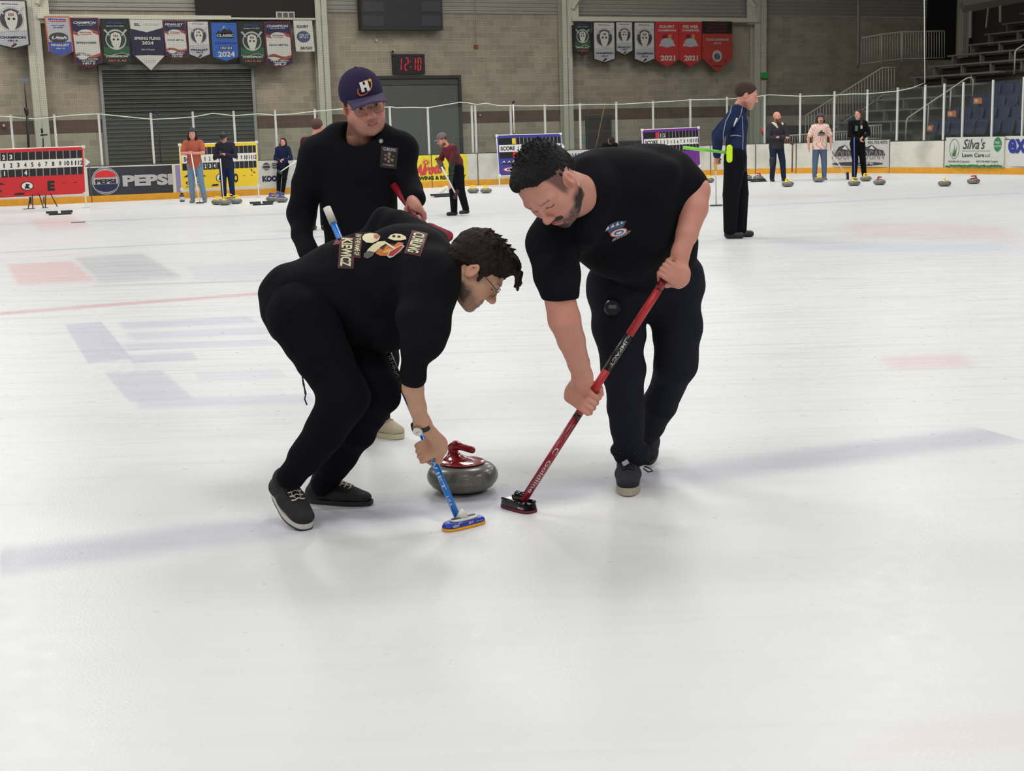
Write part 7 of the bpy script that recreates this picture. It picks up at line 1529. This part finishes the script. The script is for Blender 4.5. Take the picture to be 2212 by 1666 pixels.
# bald bearded man
loc = G(1677, 392)
tb, Hb, kb, Jb = stand('bald man with long ginger beard, crossed arms, charcoal jacket with pale fleece collar', loc, 1.80, .25, None, fabric('charcoal', (56, 54, 60)), fabric('dark_denim', (34, 42, 62)), M['black'], nm_leg='jeans', pose=dict(el=(.25, -.10, 1.14), er=(-.27, -.08, 1.12), hl=(-.06, -.24, 1.12), hr=(.14, -.24, 1.10), al=(.18, -.05, .09), kl=(.15, -.04, .5), ar=(-.12, 0, .09)), fc=dict(beard=(120, 70, 50), bamt=1.0), girth=1.08, headdir=(.5, -.85, 0))
S = SDF(.008); S.chain([(0, .06, -.08), (0, .07, -.13), (0, .055, -.19)], [.05, .045, .02], k=.03); V, Q = S.geo(1); obj('beard', npmesh('beard', Hb.w(V), Q), hairmat('beard_ginger', (112, 72, 56)), tb)
S = SDF(.01); S.chain([(-.12, -.02, 1.47), (-.09, -.11, 1.44), (-.05, -.15, 1.36)], [.035, .035, .02], k=.02); S.chain([(.12, -.02, 1.47), (.11, -.10, 1.45), (.10, -.13, 1.43)], [.03, .03, .02], k=.02); V, Q = S.geo(1); obj('collar', npmesh('collar', V*kb, Q), mat('fleece_cream', (206, 196, 172), .9), tb)
S = SDF(.01); S.cap((-.115, -.02, .56), (-.115, -.01, .42), .085, .075, k=.01); V, Q = S.geo(1); obj('knee_brace', npmesh('knee_brace', V*kb, Q), M['black'], tb)
wbroom('dark red broom tucked under the crossed arms of the bearded man', W(1680, 301, 36.5), W(1711, 310, 36.4), mat('shaft_dkred', (110, 32, 40), .5), mat('shaft_dkred', (110, 32, 40), .5), headlen=.06, hd=(1, 0, -.3), vertical=True)
# tie-dye man
def tiedye(V):
    c0 = np.array([0, -.15, 1.24]); d = V-c0; r = np.hypot(d[:, 0], d[:, 2]); a = np.arctan2(d[:, 2], d[:, 0]); c = np.tile(np.array(lin((232, 206, 194))), (len(V), 1))
    c = bl_(c, np.array(lin((196, 84, 90))), sm(np.sin(a*17+2.5*np.sin(r*25)+npnoise(V,20,2)), .45, 1.0)*sm(r, .05, .1)*.75); c = bl_(c, np.array(lin((236, 212, 140))), sm(np.sin(r*24+1), .6, 1.0)*.3); return c
loc = G(1770, 389)
tt, Ht, kt, Jt = stand('man with dark moustache in red and white tie-dye t-shirt and blue jeans, arms hanging', loc, 1.71, 0, None, vmat('tiedye_cloth', .85), fabric('denim_mid', (88, 104, 128)), g, nm_top='tshirt', nm_leg='jeans', sleeves='short', girth=1.12, pose=dict(el=(.30, .0, 1.12), er=(-.32, 0, 1.12), hl=(.28, -.08, .88), hr=(-.31, -.08, .86), kl=(.12, 0, .5), kr=(-.12, 0, .5), al=(.13, .0, .09), ar=(-.13, 0, .09)), hair=hairmat('hair_dark2', (40, 32, 32)), hat=('beanie', mat('hat_slate', (60, 62, 72), .8)), longhair=.35, fc=dict(beard=(44, 36, 36), bamt=.1, stache=1.2), topcol=tiedye)
mb = MB(); y = -.232*1.0
for pts in (((-.10, 1.19), (.10, 1.19), (.10, 1.215), (-.10, 1.215)), ((-.10, 1.235), (.10, 1.235), (.07, 1.275), (-.04, 1.30), (-.07, 1.265)), ((-.02, 1.295), (.01, 1.295), (.03, 1.325), (-.015, 1.33))):
    mb = MB(); mb.slab([Vector((x, -.205, z))*kt for x, z in pts], (0, .02, 0)); lobj(tt, mb, 'shirt_print', M['black'])
wbroom('white broom with dark head slanting down from the hand of the tie-dye man', W(1789, 323, 36.7), W(1831, 381, 36.4), M['white'], mat('head_darkred', (50, 16, 24), .6), hd=(0, .2, 1), headlen=.2, vertical=True)
# long haired man
loc = G(1851, 388)
tl, Hl, kl_, Jl = stand('man with very long brown hair and grey beard in black hoodie looking left', loc, 1.80, 0, None, blk, blk, M['black'], nm_top='hoodie', pose=dict(el=(.26, -.06, 1.14), er=(-.22, -.10, 1.12), hl=(.06, -.24, 1.05), hr=(.0, -.25, .99), al=(.20, .05, .09), ar=(-.10, -.12, .09), kl=(.14, 0, .5), kr=(-.06, -.04, .5)), hair=hairmat('hair_longbrown', (70, 46, 38)), longhair=1.3, headdir=(-.75, -.66, 0), fc=dict(beard=(170, 164, 156), bamt=1.0))
mb = MB(); mb.slab([Vector(v)*kl_ for v in ((-.10, -.145, 1.22), (-.04, -.145, 1.22), (-.03, -.15, 1.34), (-.10, -.15, 1.36))], (0, .02, 0)); lobj(tl, mb, 'hoodie_print', mat('print_teal', (70, 116, 96), .7)); mb = MB(); mb.slab([Vector(v)*kl_ for v in ((.04, -.145, 1.27), (.08, -.145, 1.27), (.08, -.15, 1.35), (.04, -.15, 1.35))], (0, .02, 0)); lobj(tl, mb, 'hoodie_print', M['pale'])
wbroom('blue shafted broom standing upright in front of the long haired man', W(1845, 297, 35.95), W(1846, 387, 35.95), mat('shaft_blue2', (50, 90, 170), .4), M['black'], headlen=.12)
def lamp(x, y, p, z=8.9, size=2.6):
    l = bpy.data.lights.new('high_bay_or_fill_lamp', 'AREA'); l.shape = 'DISK'; l.size = size; l.energy = p; l.color = (1.0, .985, .955)
    o = bpy.data.objects.new('high_bay_or_fill_lamp', l); COL.objects.link(o); o.location = (x, y, z)
LP = 300
for X, Y in [(9.9, 34), (3, 33), (-4.2, 32), (-11.5, 31), (13, 24.5), (6.3, 23), (-.8, 22), (-8, 21), (-15, 20), (8.8, 12.5), (1.8, 11.5), (-5.4, 10.8), (-12.5, 10), (16, 13.5), (-15, 36.5), (-8, 38), (-1, 39.5), (6, 41), (15, 38), (9, 2), (2, 1), (-5, 0), (-12, -.5), (4, -9), (-4, -10)]:  # row nearest the end wall, right corner included, is added fill to brighten it
    lamp(X, Y, LP*(.86 if Y < 3 else 1.02 if Y < 14 else 1.0 if Y < 30 else 1.02))
w = bpy.data.worlds.new('world'); SC.world = w; w.use_nodes = True; w.node_tree.nodes['Background'].inputs[0].default_value = (.75, .78, .82, 1); w.node_tree.nodes['Background'].inputs[1].default_value = .25
SC.view_settings.exposure = -0.03
